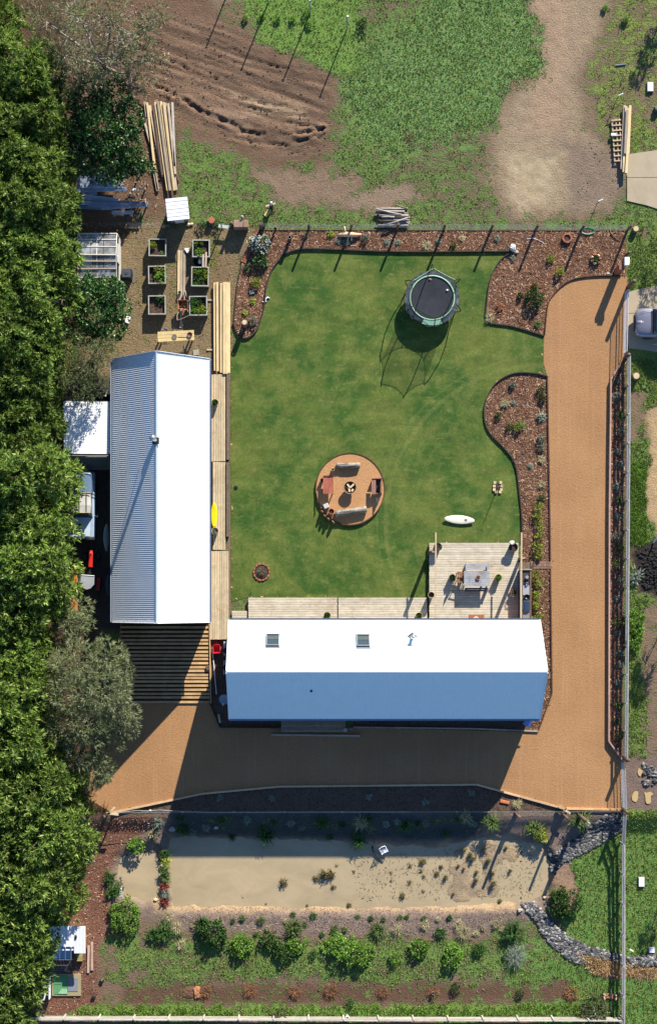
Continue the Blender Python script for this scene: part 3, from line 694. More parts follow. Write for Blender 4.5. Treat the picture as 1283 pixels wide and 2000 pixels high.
SLEEP = mat('sleeper_timber', S(216, 176, 124), .75, 0, .2, 2.5, .4, .10, grain='x', dirt=(S(150, 110, 74), .5))
PINE = mat('fresh_pine', S(236, 206, 152), .6, 0, .12, 2, .3, .12, grain='y')
PINEG = mat('greyed_pine', S(196, 176, 150), .75, 0, .2, 2, .4, .2, grain='y')
FRAIL = mat('grey_fence_timber', S(182, 178, 174), .85, 0, .22, 3, .5, .12, grain='y')
FPOST = mat('fence_post_timber', S(120, 96, 78), .85, 0, .25, 4, .4, .12, grain='z')
EDGEP = mat('pale_edging_timber', S(214, 182, 142), .8, 0, .15, 3, .3, .12)
EDGED = mat('rusty_edging_steel', S(90, 58, 44), .85, 0, .2, 4, .3, .1)
CONC = mat('concrete', S(188, 170, 140), .85, 0, .08, 1.5, .2, .03, dirt=(S(160, 140, 112), .4))
BRICK = mat('red_brick', S(176, 112, 86), .85, 0, .2, 8, .4, .25)
BRICKG = mat('worn_brick', S(150, 116, 96), .85, 0, .25, 8, .4, .25)
SOIL = mat('garden_soil', S(84, 64, 50), .95, 0, .35, 12, .8, .15)
GLASSD = mat('dark_glass', (.02, .03, .04), .05, 0, 0, 1, 0, 0, spec=.8)
WIRE = mat('galvanised_wire', (.42, .44, .45), .5, .5, .1, 4, 0, .05)

def plane_pt(o, u, v, a, b): return o + u * a + v * b
def corrugated(name, p0, p1, p2, pitch, amp, m, parent, t=.02):
    """corrugated sheet: p0->p1 along the eave (profile varies), p0->p2 up the slope; a solid sheet with its underside"""
    p0, p1, p2 = Vector(p0), Vector(p1), Vector(p2); U = p1 - p0; Vv = p2 - p0; N = U.cross(Vv).normalized()
    n = int(U.length / pitch) * 6; vs = []; fs = []
    for i in range(n + 1):
        h = amp * math.cos(2 * math.pi * i / 6); q = p0 + U * (i / n)
        vs += [q + N * h, q + Vv + N * h, q + N * (h - t), q + Vv + N * (h - t)]
    for i in range(n):
        a = i * 4; b = a + 4
        fs += [(a, b, b + 1, a + 1), (a + 2, a + 3, b + 3, b + 2), (a, a + 2, b + 2, b), (a + 1, b + 1, b + 3, a + 3)]
    fs += [(0, 1, 3, 2), (n * 4, n * 4 + 2, n * 4 + 3, n * 4 + 1)]
    o = MB().add(vs, fs).build(name, m, parent); return o

def gable(name, x0, x1, y0, y1, ez, rz_, ax, label, cat, inset, pitch=.1, amp=.011, wallm=CLAD, roofm=None):
    """house with a ridge along ax ('x' or 'y'); x0<x1, y0<y1 are the roof edges in metres"""
    cx, cy = (x0 + x1) / 2, (y0 + y1) / 2
    r = empty(name, (cx, cy, 0), 0, label, cat)
    hx, hy = (x1 - x0) / 2, (y1 - y0) / 2
    def L(a, b, z): return (a, b, z) if ax == 'x' else (b, a, z)     # a along the ridge, b across
    la, lb = (hx, hy) if ax == 'x' else (hy, hx)
    rise = rz_ - ez; wa, wb = la - inset, lb - inset; wez = ez + rise * inset / lb - .05
    mb = MB(); zt = rz_ - .08
    ring = [(-wb, 0), (wb, 0), (wb, wez), (0, zt), (-wb, wez)]
    A_ = [L(-wa, b, z) for b, z in ring]; B_ = [L(wa, b, z) for b, z in ring]
    mb.add(A_ + B_, [(4, 3, 2, 1, 0), (5, 6, 7, 8, 9), (0, 1, 6, 5), (1, 2, 7, 6), (4, 0, 5, 9), (2, 3, 8, 7), (3, 4, 9, 8)])
    mb.build('wall', wallm, r)
    for s in (-1, 1):
        p0, p1, p2 = L(-la, s * lb, ez), L(la, s * lb, ez), L(-la, s * .02, rz_)
        if (s > 0) == (ax == 'x'): p0, p1, p2 = L(la, s * lb, ez), L(-la, s * lb, ez), L(la, s * .02, rz_)
        corrugated('roof_panel', p0, p1, p2, pitch, amp, roofm or ZINC, r)
        g = MB(); o_ = s * (lb + .055)
        g.box(L(0, o_, ez - .07), L(2 * la, .11, .012) if ax == 'x' else (.11, 2 * la, .012))
        g.box(L(0, o_ + s * .055, ez - .03), (2 * la, .008, .09) if ax == 'x' else (.008, 2 * la, .09))
        g.box(L(0, o_ - s * .052, ez - .04), (2 * la, .008, .06) if ax == 'x' else (.008, 2 * la, .06))
        g.build('gutter', mat('gutter_metal', (.30, .34, .38), .4, .3, .05, 2, 0, .02), r)
        for e in (-1, 1):
            MB().bar(L(e * (la + .015), s * (lb - .02), ez + .01), L(e * (la + .015), s * .03, rz_ + .01), .026, .16).build('bargeboard', WHITEP, r)
    c = MB()
    for s in (-1, 1): c.bar(L(-la - .01, s * .075, rz_ - .045), L(la + .01, s * .075, rz_ - .045), .008, .17) if False else None
    ang = math.atan2(rise, lb)
    for s in (-1, 1):
        w = .16; a0 = (0, rz_ + .035); a1 = (s * w * math.cos(ang), rz_ + .035 - w * math.sin(ang))
        vs = [L(-la - .01, a0[0], a0[1]), L(la + .01, a0[0], a0[1]), L(la + .01, a1[0], a1[1]), L(-la - .01, a1[0], a1[1])]
        vs += [(p[0], p[1], p[2] - .008) for p in vs]
        c.add(vs, [(0, 1, 2, 3), (7, 6, 5, 4), (0, 4, 5, 1), (1, 5, 6, 2), (2, 6, 7, 3), (3, 7, 4, 0)])
    c.build('ridge_cap', mat('ridge_metal', (.52, .60, .68), .4, .4, .05, 2, 0, .02), r)
    return r, L, la, lb, wa, wb
def window(parent, c, w, h, axis_, out):
    """window set in a wall: frame and glass pane; out is the outward direction +-1"""
    f = MB(); d = .06
    def B(dx, dz, sw, sh, off, mb, th):
        if axis_ == 'x': mb.box((c[0] + dx, c[1] + out * off, c[2] + dz), (sw, th, sh))
        else: mb.box((c[0] + out * off, c[1] + dx, c[2] + dz), (th, sw, sh))
    for s in (-1, 1):
        B(s * (w / 2 - .03), 0, .06, h, .03, f, .07); B(0, s * (h / 2 - .03), w - .12, .06, .03, f, .07)
    fo = f.build('window', WHITEP, parent)
    g = MB(); B(0, 0, w - .12, h - .12, .012, g, .02); g.build('pane', GLASSD, fo)
def door(parent, c, w, h, axis_, out, m):
    g = MB()
    if axis_ == 'x': g.box((c[0], c[1] + out * .03, h / 2 + .02), (w, .05, h), bev=.01)
    else: g.box((c[0] + out * .03, c[1], h / 2 + .02), (.05, w, h), bev=.01)
    d = g.build('door', m, parent)
    k = MB().tube([(c[0] + (w * .38 if axis_ == 'x' else out * .05), c[1] + (out * .05 if axis_ == 'x' else w * .38), 1.0), (c[0] + (w * .38 if axis_ == 'x' else out * .11), c[1] + (out * .11 if axis_ == 'x' else w * .38), 1.0)], .02)
    k.build('handle', STEEL, d)

EZ, RZ = 2.8, 5.85
# ---- shed (long axis north-south)
a = G(230.4, 1213.6); b = G(414.7, 713.8)
ROOFS = mat('grey_zinc_roof_sheet', (.70, .715, .73), .45, .0, .05, 1.2, 0, .02, spec=.4)
shed, L, la, lb, wa, wb = gable('long_shed', a.x, b.x, a.y, b.y, EZ, RZ, 'y', 'long shed left of the lawn with a corrugated gable roof running up the photo', 'shed', .18, .125, .0095, roofm=ROOFS)
for y in (-6.2, -2.2, 1.2, 4.6): window(shed, (wb, y, 1.4), 1.4, 1.1, 'y', 1)
door(shed, (wb, -4.2, 0), .9, 2.05, 'y', 1, PLY); door(shed, (wb, 6.6, 0), .9, 2.05, 'y', 1, PLY)
door(shed, (0, -wa, 0), 2.4, 2.2, 'x', -1, WHITEP); window(shed, (0, wa, 1.6), 1.4, 1.0, 'x', 1)
for y in (-5, 0, 5): window(shed, (-wb, y, 1.5), 1.0, .8, 'y', -1)
# tall flue on the ridge
fx, fy = W(304, 861, RZ).x - shed.location.x, W(304, 861, RZ).y - shed.location.y
fl = MB(); fl.lathe([(.11, -.1), (.11, 1.75), (.10, 1.75)], 14, (fx + .02, fy, RZ)); fl.build('flue_pipe', STEEL, shed, True)
c_ = MB(); c_.lathe([(.05, 1.78), (.20, 1.80), (.20, 1.84), (.06, 1.96)], 14, (fx + .02, fy, RZ)); cc = c_.build('flue_cowl', STEEL, shed, True)
MB().box((fx + .02, fy, RZ + .04), (.42, .42, .14), bev=.04).build('flue_flashing', DARK, shed)
MB().tube([(fx + .02, fy + .05, RZ + 1.2), (fx - .25, fy + .6, RZ + .05)], .012, 6).build('stay_rod', STEEL, shed)
# ---- house (long axis east-west)
a = G(451.6, 1397.6); b = G(1041.2, 1209.5)
house, L, la, lb, wa, wb = gable('gable_house', a.x, b.x, a.y, b.y, EZ, RZ, 'x', 'house with a sunlit white, shaded blue gable roof below the lawn, two skylights in it', 'house', .16, .1, .008, roofm=ROOFB)
for x in (-8, -4.8, -1.5, 2.0): window(house, (x, wb, 1.4), 1.5, 1.2, 'x', 1)
door(house, (5.2, wb, 0), 2.4, 2.1, 'x', 1, GLASSD); door(house, (8.2, wb, 0), .9, 2.05, 'x', 1, PLY)
for x in (-7.5, -5.2, 0.5, 3.4, 7.0): window(house, (x, -wb, 1.5), 1.2, 1.0, 'x', -1)
door(house, (-2.7, -wb, 0), 1.0, 2.05, 'x', -1, PLY)
for s in (-1, 1): window(house, (s * wa, 0, 1.5), 1.3, 1.1, 'y', s)
slope = math.atan2(RZ - EZ, lb)
def on_roof(px, py, side=1):
    """local point of the house roof seen at a photo position"""
    z = 4.3
    for _ in range(12):
        p = W(px, py, z); d = abs(p.y - house.location.y); z = RZ - (RZ - EZ) * d / lb
    return Vector((p.x - house.location.x, p.y - house.location.y, z))
for px, py in ((533, 1252), (709, 1253)):
    p = on_roof(px, py); mb = MB(); R_ = Matrix.Translation(p) @ Matrix.Rotation(-slope, 4, 'X')
    def rb(mb_, x, y, z, sx, sy, sz):
        m2 = MB().box((0, 0, 0), (sx, sy, sz)); mb_.add([R_ @ (Vector(q) + Vector((x, y, z))) for q in m2.v], m2.f)
    for s in (-1, 1): rb(mb, s * .38, 0, .09, .06, .98, .16); rb(mb, 0, s * .46, .09, .70, .06, .16)
    rb(mb, 0, -.56, .03, .92, .12, .03); rb(mb, 0, .56, .03, .92, .12, .03)
    sk = mb.build('skylight', mat('skylight_frame', (.16, .17, .18), .5, .3, .1, 4, 0, 0), house)
    g = MB(); rb(g, 0, 0, .12, .70, .86, .02); g.build('pane', GLASSD, sk)
    g = MB(); rb(g, 0, .16, .139, .70, .30, .012); g.build('blind', mat('skylight_blind', (.05, .07, .065), .7), sk)
p = on_roof(805, 1243); f = MB(); f.lathe([(.10, -.3), (.10, .75), (.1, .76)], 14, p); f.build('flue_pipe', STEEL, house, True)
f = MB(); f.lathe([(.05, .76), (.17, .79), (.17, .83), (.05, .92)], 14, p); f.build('flue_cowl', STEEL, house, True)
R_ = Matrix.Translation(p) @ Matrix.Rotation(-slope, 4, 'X') @ Matrix.Rotation(math.pi / 4, 4, 'Z')
m2 = MB().box((0, 0, .02), (.46, .46, .03), bev=.01); MB().add([R_ @ Vector(q) for q in m2.v], m2.f).build('flue_flashing', DARK, house)
MB().tube([p + Vector((0, 0, .5)), p + Vector((-.62, -.05, .06))], .012, 6).build('stay_rod', STEEL, house)
p = on_roof(608, 1350); MB().lathe([(.07, -.1), (.07, .12), (.04, .13)], 12, p).build('vent_pipe', DARK, house, True)
# south eave shadow-line guttering strap and downpipes
for x in (-9.2, 9.2): MB().tube([(x, -lb, EZ - .1), (x, -wb + -.05, EZ - .5), (x, -wb - .05, .05)], .04, 8).build('downpipe', WHITEP, house)

# ---- lean-to beside the shed
e0 = W(125, 783, 2.75); e1 = W(216, 886, 2.45)
lt = empty('lean_to', ((e0.x + e1.x) / 2, (e0.y + e1.y) / 2, 0), 0, 'lean-to with a white corrugated roof between the hedge and the long shed', 'lean-to')
cx, cy = lt.location.x, lt.location.y; hx, hy = (e1.x - e0.x) / 2, (e0.y - e1.y) / 2
corrugated('roof_panel', (-hx, hy, 2.75), (-hx, -hy, 2.65), (hx, hy, 2.5), .1, .007, ZINC, lt)
w_ = MB(); w_.box((0, -hy + .25, 1.15), (2 * hx - .2, .04, 2.25)); w_.build('front_wall', ZINCW, lt)
mb = MB()
for i in range(13): mb.box((0, -hy - .12 - i * .062, 2.58 - i * .16), (2 * hx - .15, .055, .02))
mb.build('front_sheet', mat('grey_corrugated_front', S(150, 148, 142), .6, .2, .15, 3, 0, .05), lt)
for sx in (-1, 1):
    for sy in (-1, 1): MB().box((sx * (hx - .15), sy * (hy - .15), 1.2), (.09, .09, 2.4)).build('post', FPOST, lt)

# ------------------------------------------------------------------ decks: every board a part
def board(parent, name, mesh, c, d, rz=0.0):
    return link(name, mesh, parent, c, (0, 0, rz), d)
_ub = {}
def ubox(m, bev=True):
    """unit board shared by alike pieces"""
    if m.name not in _ub: _ub[m.name] = MB().box((0, 0, 0), (1, 1, 1)).mesh('board', m)
    return _ub[m.name]
def deck(name, x0, y0, x1, y1, along, z, label, m, w=.14, gap=.014, segs=None, jitter=0):
    """deck over a photo-pixel rectangle; boards run along 'x' or 'y'"""
    A_ = W(x0, y1, z); B_ = W(x1, y0, z); c = (A_ + B_) / 2; sx, sy = B_.x - A_.x, B_.y - A_.y
    r = empty(name, (c.x, c.y, 0), 0, label, 'deck')
    L_, Wd = (sx, sy) if along == 'x' else (sy, sx); n = int(round(Wd / (w + gap))); st = Wd / n
    for i in range(n):
        off = -Wd / 2 + st * (i + .5); e = random.uniform(-.012, .012)
        parts_ = segs or [(-.5, .5)]
        for (s0, s1) in parts_:
            cc_ = (s0 + s1) / 2 * L_ + e; ll = (s1 - s0) * L_ - .012; zz = z - .016 + random.uniform(-.003, .003)
            if along == 'x': board(r, 'board', ubox(m), (cc_, off, zz), (ll, st - gap, .032))
            else: board(r, 'board', ubox(m), (off, cc_, zz), (st - gap, ll, .032))
    b = MB()
    for s in (-1, 1):
        b.box((s * (sx / 2 - .04), 0, (z - .05) / 2), (.05, sy - .04, z - .05)); b.box((0, s * (sy / 2 - .04), (z - .05) / 2), (sx - .14, .05, z - .05))
    k = int(L_ / .9)
    for i in range(1, k):
        if along == 'x': b.box((-L_ / 2 + i * L_ / k, 0, z - .09), (.05, sy - .16, .09))
        else: b.box((0, -L_ / 2 + i * L_ / k, z - .09), (sx - .16, .05, .09))
    b.build('joist_frame', DECKG, r)
    return r
deck('timber_deck', 838, 1060, 1012, 1214, 'x', .34, 'large square deck with the outdoor table on it above the right end of the house', DECKX)
deck('timber_deck', 485, 1167, 834, 1213, 'x', .30, 'long narrow deck of two lengths along the upper side of the house', DECKX, segs=[(-.5, -.003), (.003, .5)])
deck('timber_step', 453, 1193, 483, 1211, 'x', .15, 'small low step at the left end of the long house deck', DECKX)
deck('timber_walkway', 413, 731, 441, 901, 'y', .26, 'upper length of walkway right of the long shed with a pot on it', DECKY)
deck('timber_walkway', 416, 902, 441, 1074, 'y', .26, 'middle length of walkway right of the long shed under the yellow surfboard', DECKY)
deck('timber_walkway', 411, 1076, 447, 1249, 'y', .28, 'lowest length of walkway right of the long shed with no pots on it', DECKY)
for (y0, y1, x, lb_) in ((732, 898, 445.5, 'upper'), (903, 1048, 445, 'lower')):
    A_ = W(x, y0, .2); B_ = W(x, y1, .2)
    o = MB().bar(A_, B_, .17, .34).build('garden_sleeper', DECKG); tag(o, 'dark weathered %s sleeper edging between the walkway and the lawn' % lb_, 'sleeper')
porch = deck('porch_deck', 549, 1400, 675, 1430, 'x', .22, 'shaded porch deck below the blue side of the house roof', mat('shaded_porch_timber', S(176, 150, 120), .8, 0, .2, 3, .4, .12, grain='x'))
A_ = W(530, 1435, .1); B_ = W(703, 1437, .1); tag(MB().bar(A_, B_, .11, .2).build('timber_kerb', PINEG), 'long timber kerb on the gravel in front of the shaded porch', 'kerb')
# side frame strips of the big deck
for x, y0, y1, z, h_ in ((836, 1086, 1166, .30, .05),): pass
# ---- terraced sleeper ramp below the shed
r = empty('sleeper_ramp', W(322, 1296, 0), 0, 'wide ramp of timber sleepers laid crosswise below the long shed', 'ramp')
ys = [1225, 1234, 1242, 1250, 1257, 1265, 1273, 1280, 1287, 1295, 1303, 1310, 1318, 1324, 1331, 1339, 1347, 1355, 1362, 1371]
for i, y in enumerate(ys):
    z = .28 - i * .008; p0 = W(236, y, z); p1 = W(410, y + .5, z)
    c = (p0 + p1) / 2 - r.location; c.z = z - .04
    board(r, 'sleeper', ubox(SLEEP), c, (p1.x - p0.x, .145, .05), random.uniform(-.001, .001))
for x in (238, 322, 408): 
    p0 = W(x, 1222, .1) - r.location; p1 = W(x, 1374, .06) - r.location; MB().bar((p0.x, p0.y, .09), (p1.x, p1.y, .03), .06, .14).build('bearer', DECKG, r)
p0 = W(409.5, 1218, .3) - r.location; p1 = W(412, 1374, .3) - r.location
MB().bar((p0.x, p0.y, .17), (p1.x, p1.y, .14), .07, .34).build('side_board', SLEEP, r)
sheet('ramp_soil', [(238, 1218), (410, 1218), (410, 1373), (238, 1373)], .022, mat('dark_ramp_soil', S(96, 66, 46), .95, 0, .2, 6, .5))  # dark brown soil sheet under the sleepers

# ------------------------------------------------------------------ edgings
def edging(pts, label, m, w=.05, h=.12, z=0.0, name='garden_edging', pieces=None):
    """run of edging in ground-plan pixels"""
    P = [G(x, y) for x, y in pts]
    if pieces:
        r = empty(name, P[0], 0, label, 'edging')
        for a_, b_ in zip(P[:-1], P[1:]):
            n = max(1, int(round((b_ - a_).length / pieces)))
            for k in range(n):
                s, e = a_.lerp(b_, k / n), a_.lerp(b_, (k + 1) / n); d = (e - s); mid = (s + e) / 2 - P[0]
                board(r, 'board', ubox(m), (mid.x, mid.y, z + h / 2), (d.length - .012, w, h + random.uniform(-.01, .01)), math.atan2(d.y, d.x))
        return r
    mb = MB(); vs = []; fs = []; N = len(P)
    for i, p in enumerate(P):
        d = (P[min(i + 1, N - 1)] - P[max(i - 1, 0)]).normalized(); nrm = Vector((-d.y, d.x, 0)) * w / 2
        for q, zz in ((p + nrm, z - .03), (p - nrm, z - .03), (p - nrm, z + h), (p + nrm, z + h)): vs.append((q.x, q.y, zz))
    for i in range(N - 1):
        for k in range(4): a_ = i * 4 + k; b_ = i * 4 + (k + 1) % 4; fs.append((b_, a_, a_ + 4, b_ + 4))
    fs += [(0, 1, 2, 3), (N * 4 - 1, N * 4 - 2, N * 4 - 3, N * 4 - 4)]
    mb.add(vs, fs); o = mb.build(name, m); return tag(o, label, 'edging')
DEDGE = mat('dark_plastic_edging', (.03, .022, .018), .7, 0, .2, 6, .2, .05)
edging(smooth_poly([(456, 630), (464, 652), (478, 661), (492, 655), (505, 638), (516, 600), (520, 562), (529, 532), (545, 508), (562, 494), (588, 487), (640, 487), (780, 492), (1000, 491)], 4, False), 'dark curved edging round the top left of the lawn below the north mulch bed', DEDGE, .07, .16)
edging(smooth_poly([(1000, 491), (975, 510), (957, 545), (950, 592), (952, 628), (1002, 638), (1062, 656)], 5, False), 'dark curved edging between the lawn and the right end of the north mulch bed', DEDGE, .06, .13)
edging(smooth_poly([(1063, 654), (1069, 598), (1082, 573), (1110, 549), (1150, 540), (1212, 538)], 5, False), 'rusty edging curving round the top of the gravel drive', EDGED, .05, .12)
edging(smooth_poly([(1068, 735), (1040, 729), (1000, 730), (966, 750), (948, 783), (945, 815), (955, 845), (985, 877), (1005, 907), (1013, 960), (1018, 1012), (1018, 1058)], 5, False), 'dark curved edging between the lawn and the east mulch bed', DEDGE, .06, .14)
edging([(1068, 735), (1071, 900), (1074, 1094)], 'timber edging between the east mulch bed and the drive', EDGED, .08, .12, pieces=2.4)
edging([(1074, 1113), (1077, 1354), (1050, 1428)], 'timber edging round the right end of the house', EDGED, .08, .12, pieces=2.4)
edging([(1050, 1428), (925, 1423), (690, 1420)], 'pale timber edging below the right half of the house', PINEG, .09, .12, pieces=2.4)
edging([(545, 1421), (430, 1420), (412, 1376), (409, 1254)], 'dark timber edging round the left end of the house', EDGED, .08, .12, pieces=2.4)
edging([(1208, 714), (1191, 742), (1188, 1000), (1187, 1447), (1214, 1484)], 'pink-grey timber edging on the right side of the drive', mat('pinkish_edging_timber', S(196, 160, 140), .8, 0, .15, 3, .3, .1), .09, .30, pieces=3.0)
edging([(220, 1587), (395, 1550), (545, 1536), (930, 1532), (1100, 1579)], 'pale timber edging along the bottom of the shaded drive', EDGEP, .11, .16, pieces=3.0)
edging([(1105, 1579), (1213, 1581)], 'orange timber edging at the bottom right corner of the drive', mat('orange_edging_timber', S(220, 172, 122), .8, 0, .15, 3, .3, .1), .12, .18, pieces=1.8)
edging([(463, 560), (457, 628)], 'low dark edging left of the flower bed', DEDGE, .05, .10); edging([(474, 505), (463, 560)], 'low dark edging above left of the flower bed', DEDGE, .05, .08)
# porch-side dark strip and paths
for i, (x0, y0, x1, y1, lab) in enumerate(((1036, 1096, 1076, 1111, 'short brick path crossing the east mulch bed to the drive'),)):
    r = empty('brick_path', G((x0 + x1) / 2, (y0 + y1) / 2), 0, lab, 'path')
    nx, ny = 8, 3
    for a_ in range(nx):
        for b_ in range(ny):
            p = G(x0 + (a_ + .5) * (x1 - x0) / nx, y0 + (b_ + .5) * (y1 - y0) / ny) - r.location
            board(r, 'brick', ubox(BRICKG), (p.x, p.y, .035), (.155, .155, .05 + random.uniform(0, .01)), random.uniform(-.04, .04))
r = empty('brick_path', G(485, 482), 0, 'leaning strip of red bricks left of the white flowering bush', 'path')
for a_ in range(14):
    for b_ in range(2):
        x = 501 - a_ * 2.15 + b_ * 5.0; y = 456 + a_ * 4.1 + b_ * 2.4; p = G(x, y) - r.location
        board(r, 'brick', ubox(BRICK), (p.x, p.y, .05), (.155, .11, .07 + random.uniform(0, .01)), math.radians(-27) + random.uniform(-.06, .06))
# ---- brick ring in the lawn
r = empty('brick_ring', G(511, 1117, .02), 0, 'small ring of bricks round a plant in the lower left of the lawn', 'garden ring')
for k in range(14):
    a_ = 2 * math.pi * k / 14; board(r, 'brick', ubox(BRICK), (.5 * math.cos(a_), .53 * math.sin(a_), .04), (.10, .18, .07 + random.uniform(0, .012)), a_ + random.uniform(-.08, .08))
MB().lathe([(.44, .0), (.43, .03), (.2, .055), (.02, .06)], 18).build('soil', SOIL, r)
# ---- fire circle
r = empty('fire_circle', G(683.5, 955.5), 0, 'raised round area of orange gravel in the middle of the lawn', 'gravel circle')
mb = MB(); mb.lathe([(2.2, -.02), (2.2, .15), (2.14, .155), (1.0, .16), (.02, .165)], 64, sy=1.045); mb.build('gravel_top', GRAVEL_PALE, r)
mb = MB(); mb.lathe([(2.21, -.02), (2.26, -.02), (2.26, .19), (2.21, .19), (2.21, -.02)], 64, sy=1.045, caps=False); mb.build('steel_edge', EDGED, r)

# ------------------------------------------------------------------ concrete slabs
r = sheet('concrete_slab', [(1223.5, 302), (1300, 291), (1300, 414), (1262, 401.5), (1223.5, 392.5)], .07, CONC, thick=.1)
o = MB().bar(G(1223.6, 347, .072), G(1300, 347, .072), .02, .01).build('slab_joint', DARK); tag(o, kind='structure')
sheet('concrete_slab', [(1223.5, 572), (1250, 564), (1300, 556), (1300, 690), (1228, 680), (1223.5, 660)], .05, CONC, thick=.08)
o = MB().bar(G(1224, 612, .052), G(1300, 612.5, .052), .02, .01).build('slab_joint', DARK); tag(o, kind='structure')

# ------------------------------------------------------------------ fences
def rail_fence(name, pts, n, label, hgt=1.15, rails=(.38, .74, 1.08), side=1, rw=.14, mesh=True, rm=FRAIL):
    """posts and rails between photo-plan points, each bay of each rail a part"""
    P = [G(x, y) for x, y in pts]; o0 = P[0].copy(); o0.z = gz(*pts[0]); r = empty(name, o0, 0, label, 'fence')
    tot = [0]
    for a_, b_ in zip(P[:-1], P[1:]): tot.append(tot[-1] + (b_ - a_).length)
    def at(s):
        for i in range(len(P) - 1):
            if s <= tot[i + 1] + 1e-6: return P[i].lerp(P[i + 1], (s - tot[i]) / (tot[i + 1] - tot[i]))
        return P[-1]
    posts = []
    for k in range(n + 1):
        p = at(tot[-1] * k / n); p.z = gz(p.x * PX + NX, NY - p.y * PX); posts.append(p - o0)
    for p in posts:
        link('post', pm(rm), r, p + Vector((0, 0, hgt / 2 - .1)), (random.uniform(-.02, .02), random.uniform(-.02, .02), 0), (.10, .09, hgt + .2))
    d = (posts[-1] - posts[0]).normalized(); nrm = Vector((-d.y, d.x, 0)) * side
    for a_, b_ in zip(posts[:-1], posts[1:]):
        for z in rails:
            mb = MB().bar(a_ + nrm * .065 + Vector((0, 0, z)), b_ + nrm * .065 + Vector((0, 0, z + random.uniform(-.015, .015))), .065, rw); mb.build('rail', rm, r)
    if mesh:
        mb = MB()
        for a_, b_ in zip(posts[:-1], posts[1:]):
            for j in range(7): mb.bar(a_ + nrm * .09 + Vector((0, 0, .08 + j * .16)), b_ + nrm * .09 + Vector((0, 0, .08 + j * .16)), .006)
            L_ = (b_ - a_).length; q = int(L_ / .2)
            for j in range(q): s = a_.lerp(b_, j / q) + nrm * .09; mb.bar(s + Vector((0, 0, .05)), s + Vector((0, 0, 1.05)), .005)
        o = mb.build('wire_mesh', WIRE, r); o['kind'] = 'stuff'
    return r
_pm = {}
def pm(m):
    if m.name not in _pm: _pm[m.name] = MB().box((0, 0, 0), (1, 1, 1)).mesh('post', m)
    return _pm[m.name]
rail_fence('rail_fence', [(1221, 700), (1219, 1000), (1215.5, 1484)], 14, 'upper grey rail fence between the drive and the neighbour', rw=.17)
rail_fence('rail_fence', [(1213, 1588), (1213.5, 1760), (1212, 2000)], 7, 'lower grey rail fence right of the pond land', rw=.17)
rail_fence('rail_fence', [(60, 1984), (450, 1985), (753, 1986), (1213, 1986.5)], 17, 'pale rail fence along the bottom of the photo', hgt=1.1, rails=(.3, .65, 1.0), side=-1, rm=mat('pale_fence_timber', S(196, 186, 170), .85, 0, .2, 3, .4, .15, grain='x'))
# wire fence along the north bed
def wire_fence(name, xs, yf, hgt, label, zf=0.0, pr=.09, wires=7, lean=0, mesh_to=1.05):
    o0 = G(xs[0], yf(xs[0])); r = empty(name, o0, 0, label, 'fence'); P = []
    for x in xs:
        p = G(x, yf(x)) - o0; p.z = gz(x, yf(x)); P.append(p)
        mb = MB().tube([p + Vector((0, 0, -.1)), p + Vector((random.uniform(-.03, .03), random.uniform(-.03, .03), hgt))], [pr, pr * .93], 8); mb.build('post', FPOST, r, False)
    mb = MB()
    for a_, b_ in zip(P[:-1], P[1:]):
        for j in range(wires): z = Vector((0, .08, .06 + j * mesh_to / (wires - 1))); mb.bar(a_ + z, b_ + z, .0045)
        q = int((b_ - a_).length / .28)
        for j in range(q): s = a_.lerp(b_, (j + .5) / q); mb.bar(s + Vector((0, .08, .04)), s + Vector((0, .08, .06 + mesh_to)), .003)
    o = mb.build('wire_mesh', WIRE, r); o['kind'] = 'stuff'
    return r
wire_fence('wire_fence', [509, 603, 685, 775, 866, 958, 1045, 1134, 1224], lambda x: 447 + (x - 500) * .004, 1.48, 'wire fence with dark round posts above the north mulch bed', wires=6)
wire_fence('wire_fence', [222, 355, 457, 557, 670, 785, 890, 1012, 1104, 1211], lambda x: 1588 - (x - 220) * .002, .68, 'wire fence below the shaded drive above the pond', pr=.06, mesh_to=.5, wires=5)
wire_fence('wire_fence', [160, 250, 325], lambda x: 446, 1.0, 'low wire fence between the metal sheet pile and the greenhouse', pr=.045, wires=4)
# top rail timber along the base of the north fence
tag(MB().bar(G(509, 449, .05), G(1222, 450, .03), .05, .06).build('timber_kerb', mat('dull_kerb_timber', S(128, 112, 92), .9)), 'thin grey board along the foot of the north wire fence', 'kerb')
# corner posts
def pole(name, px, py, h, r_, label, cat, m, top=None, group=None, lean=(0, 0), rz=0):
    p = T(px, py); e = empty(name, p, 0, label, cat, group)
    MB().tube([(0, 0, -.1), (lean[0], lean[1], h)], [r_, r_ * .92], 10).build('shaft', m, e, True)
    if top: MB().lathe(top, 12, (lean[0], lean[1], h)).build('cap', m, e, True)
    return e
# gates
def gate(name, x0, y0, x1, y1, h, label, m, n=8, cross=False):
    a_ = G(x0, y0); b_ = G(x1, y1); r = empty(name, a_, 0, label, 'gate'); d = b_ - a_
    f = MB(); z = Vector((0, 0, 1))
    for zz in (.15, .42, .69, h): f.tube([z * zz, d + z * zz], .025, 6)
    for t_ in (0, 1): f.tube([d * t_ + z * .15, d * t_ + z * h], .025, 6)
    f.build('gate_frame', m, r)
    w = MB()
    for j in range(1, int(d.length / .15)): w.bar(d * (j * .15 / d.length) + z * .15, d * (j * .15 / d.length) + z * h, .007)
    for j in range(1, 9): w.bar(z * (.15 + j * (h - .15) / 9), d + z * (.15 + j * (h - .15) / 9), .007)
    w.build('wire_infill', WIRE, r)
    if cross:
        for q in (.33, .66): MB().tube([d * q + z * .2, d * (q + .0) + z * h], .016, 6).build('brace', m, r)
    return r
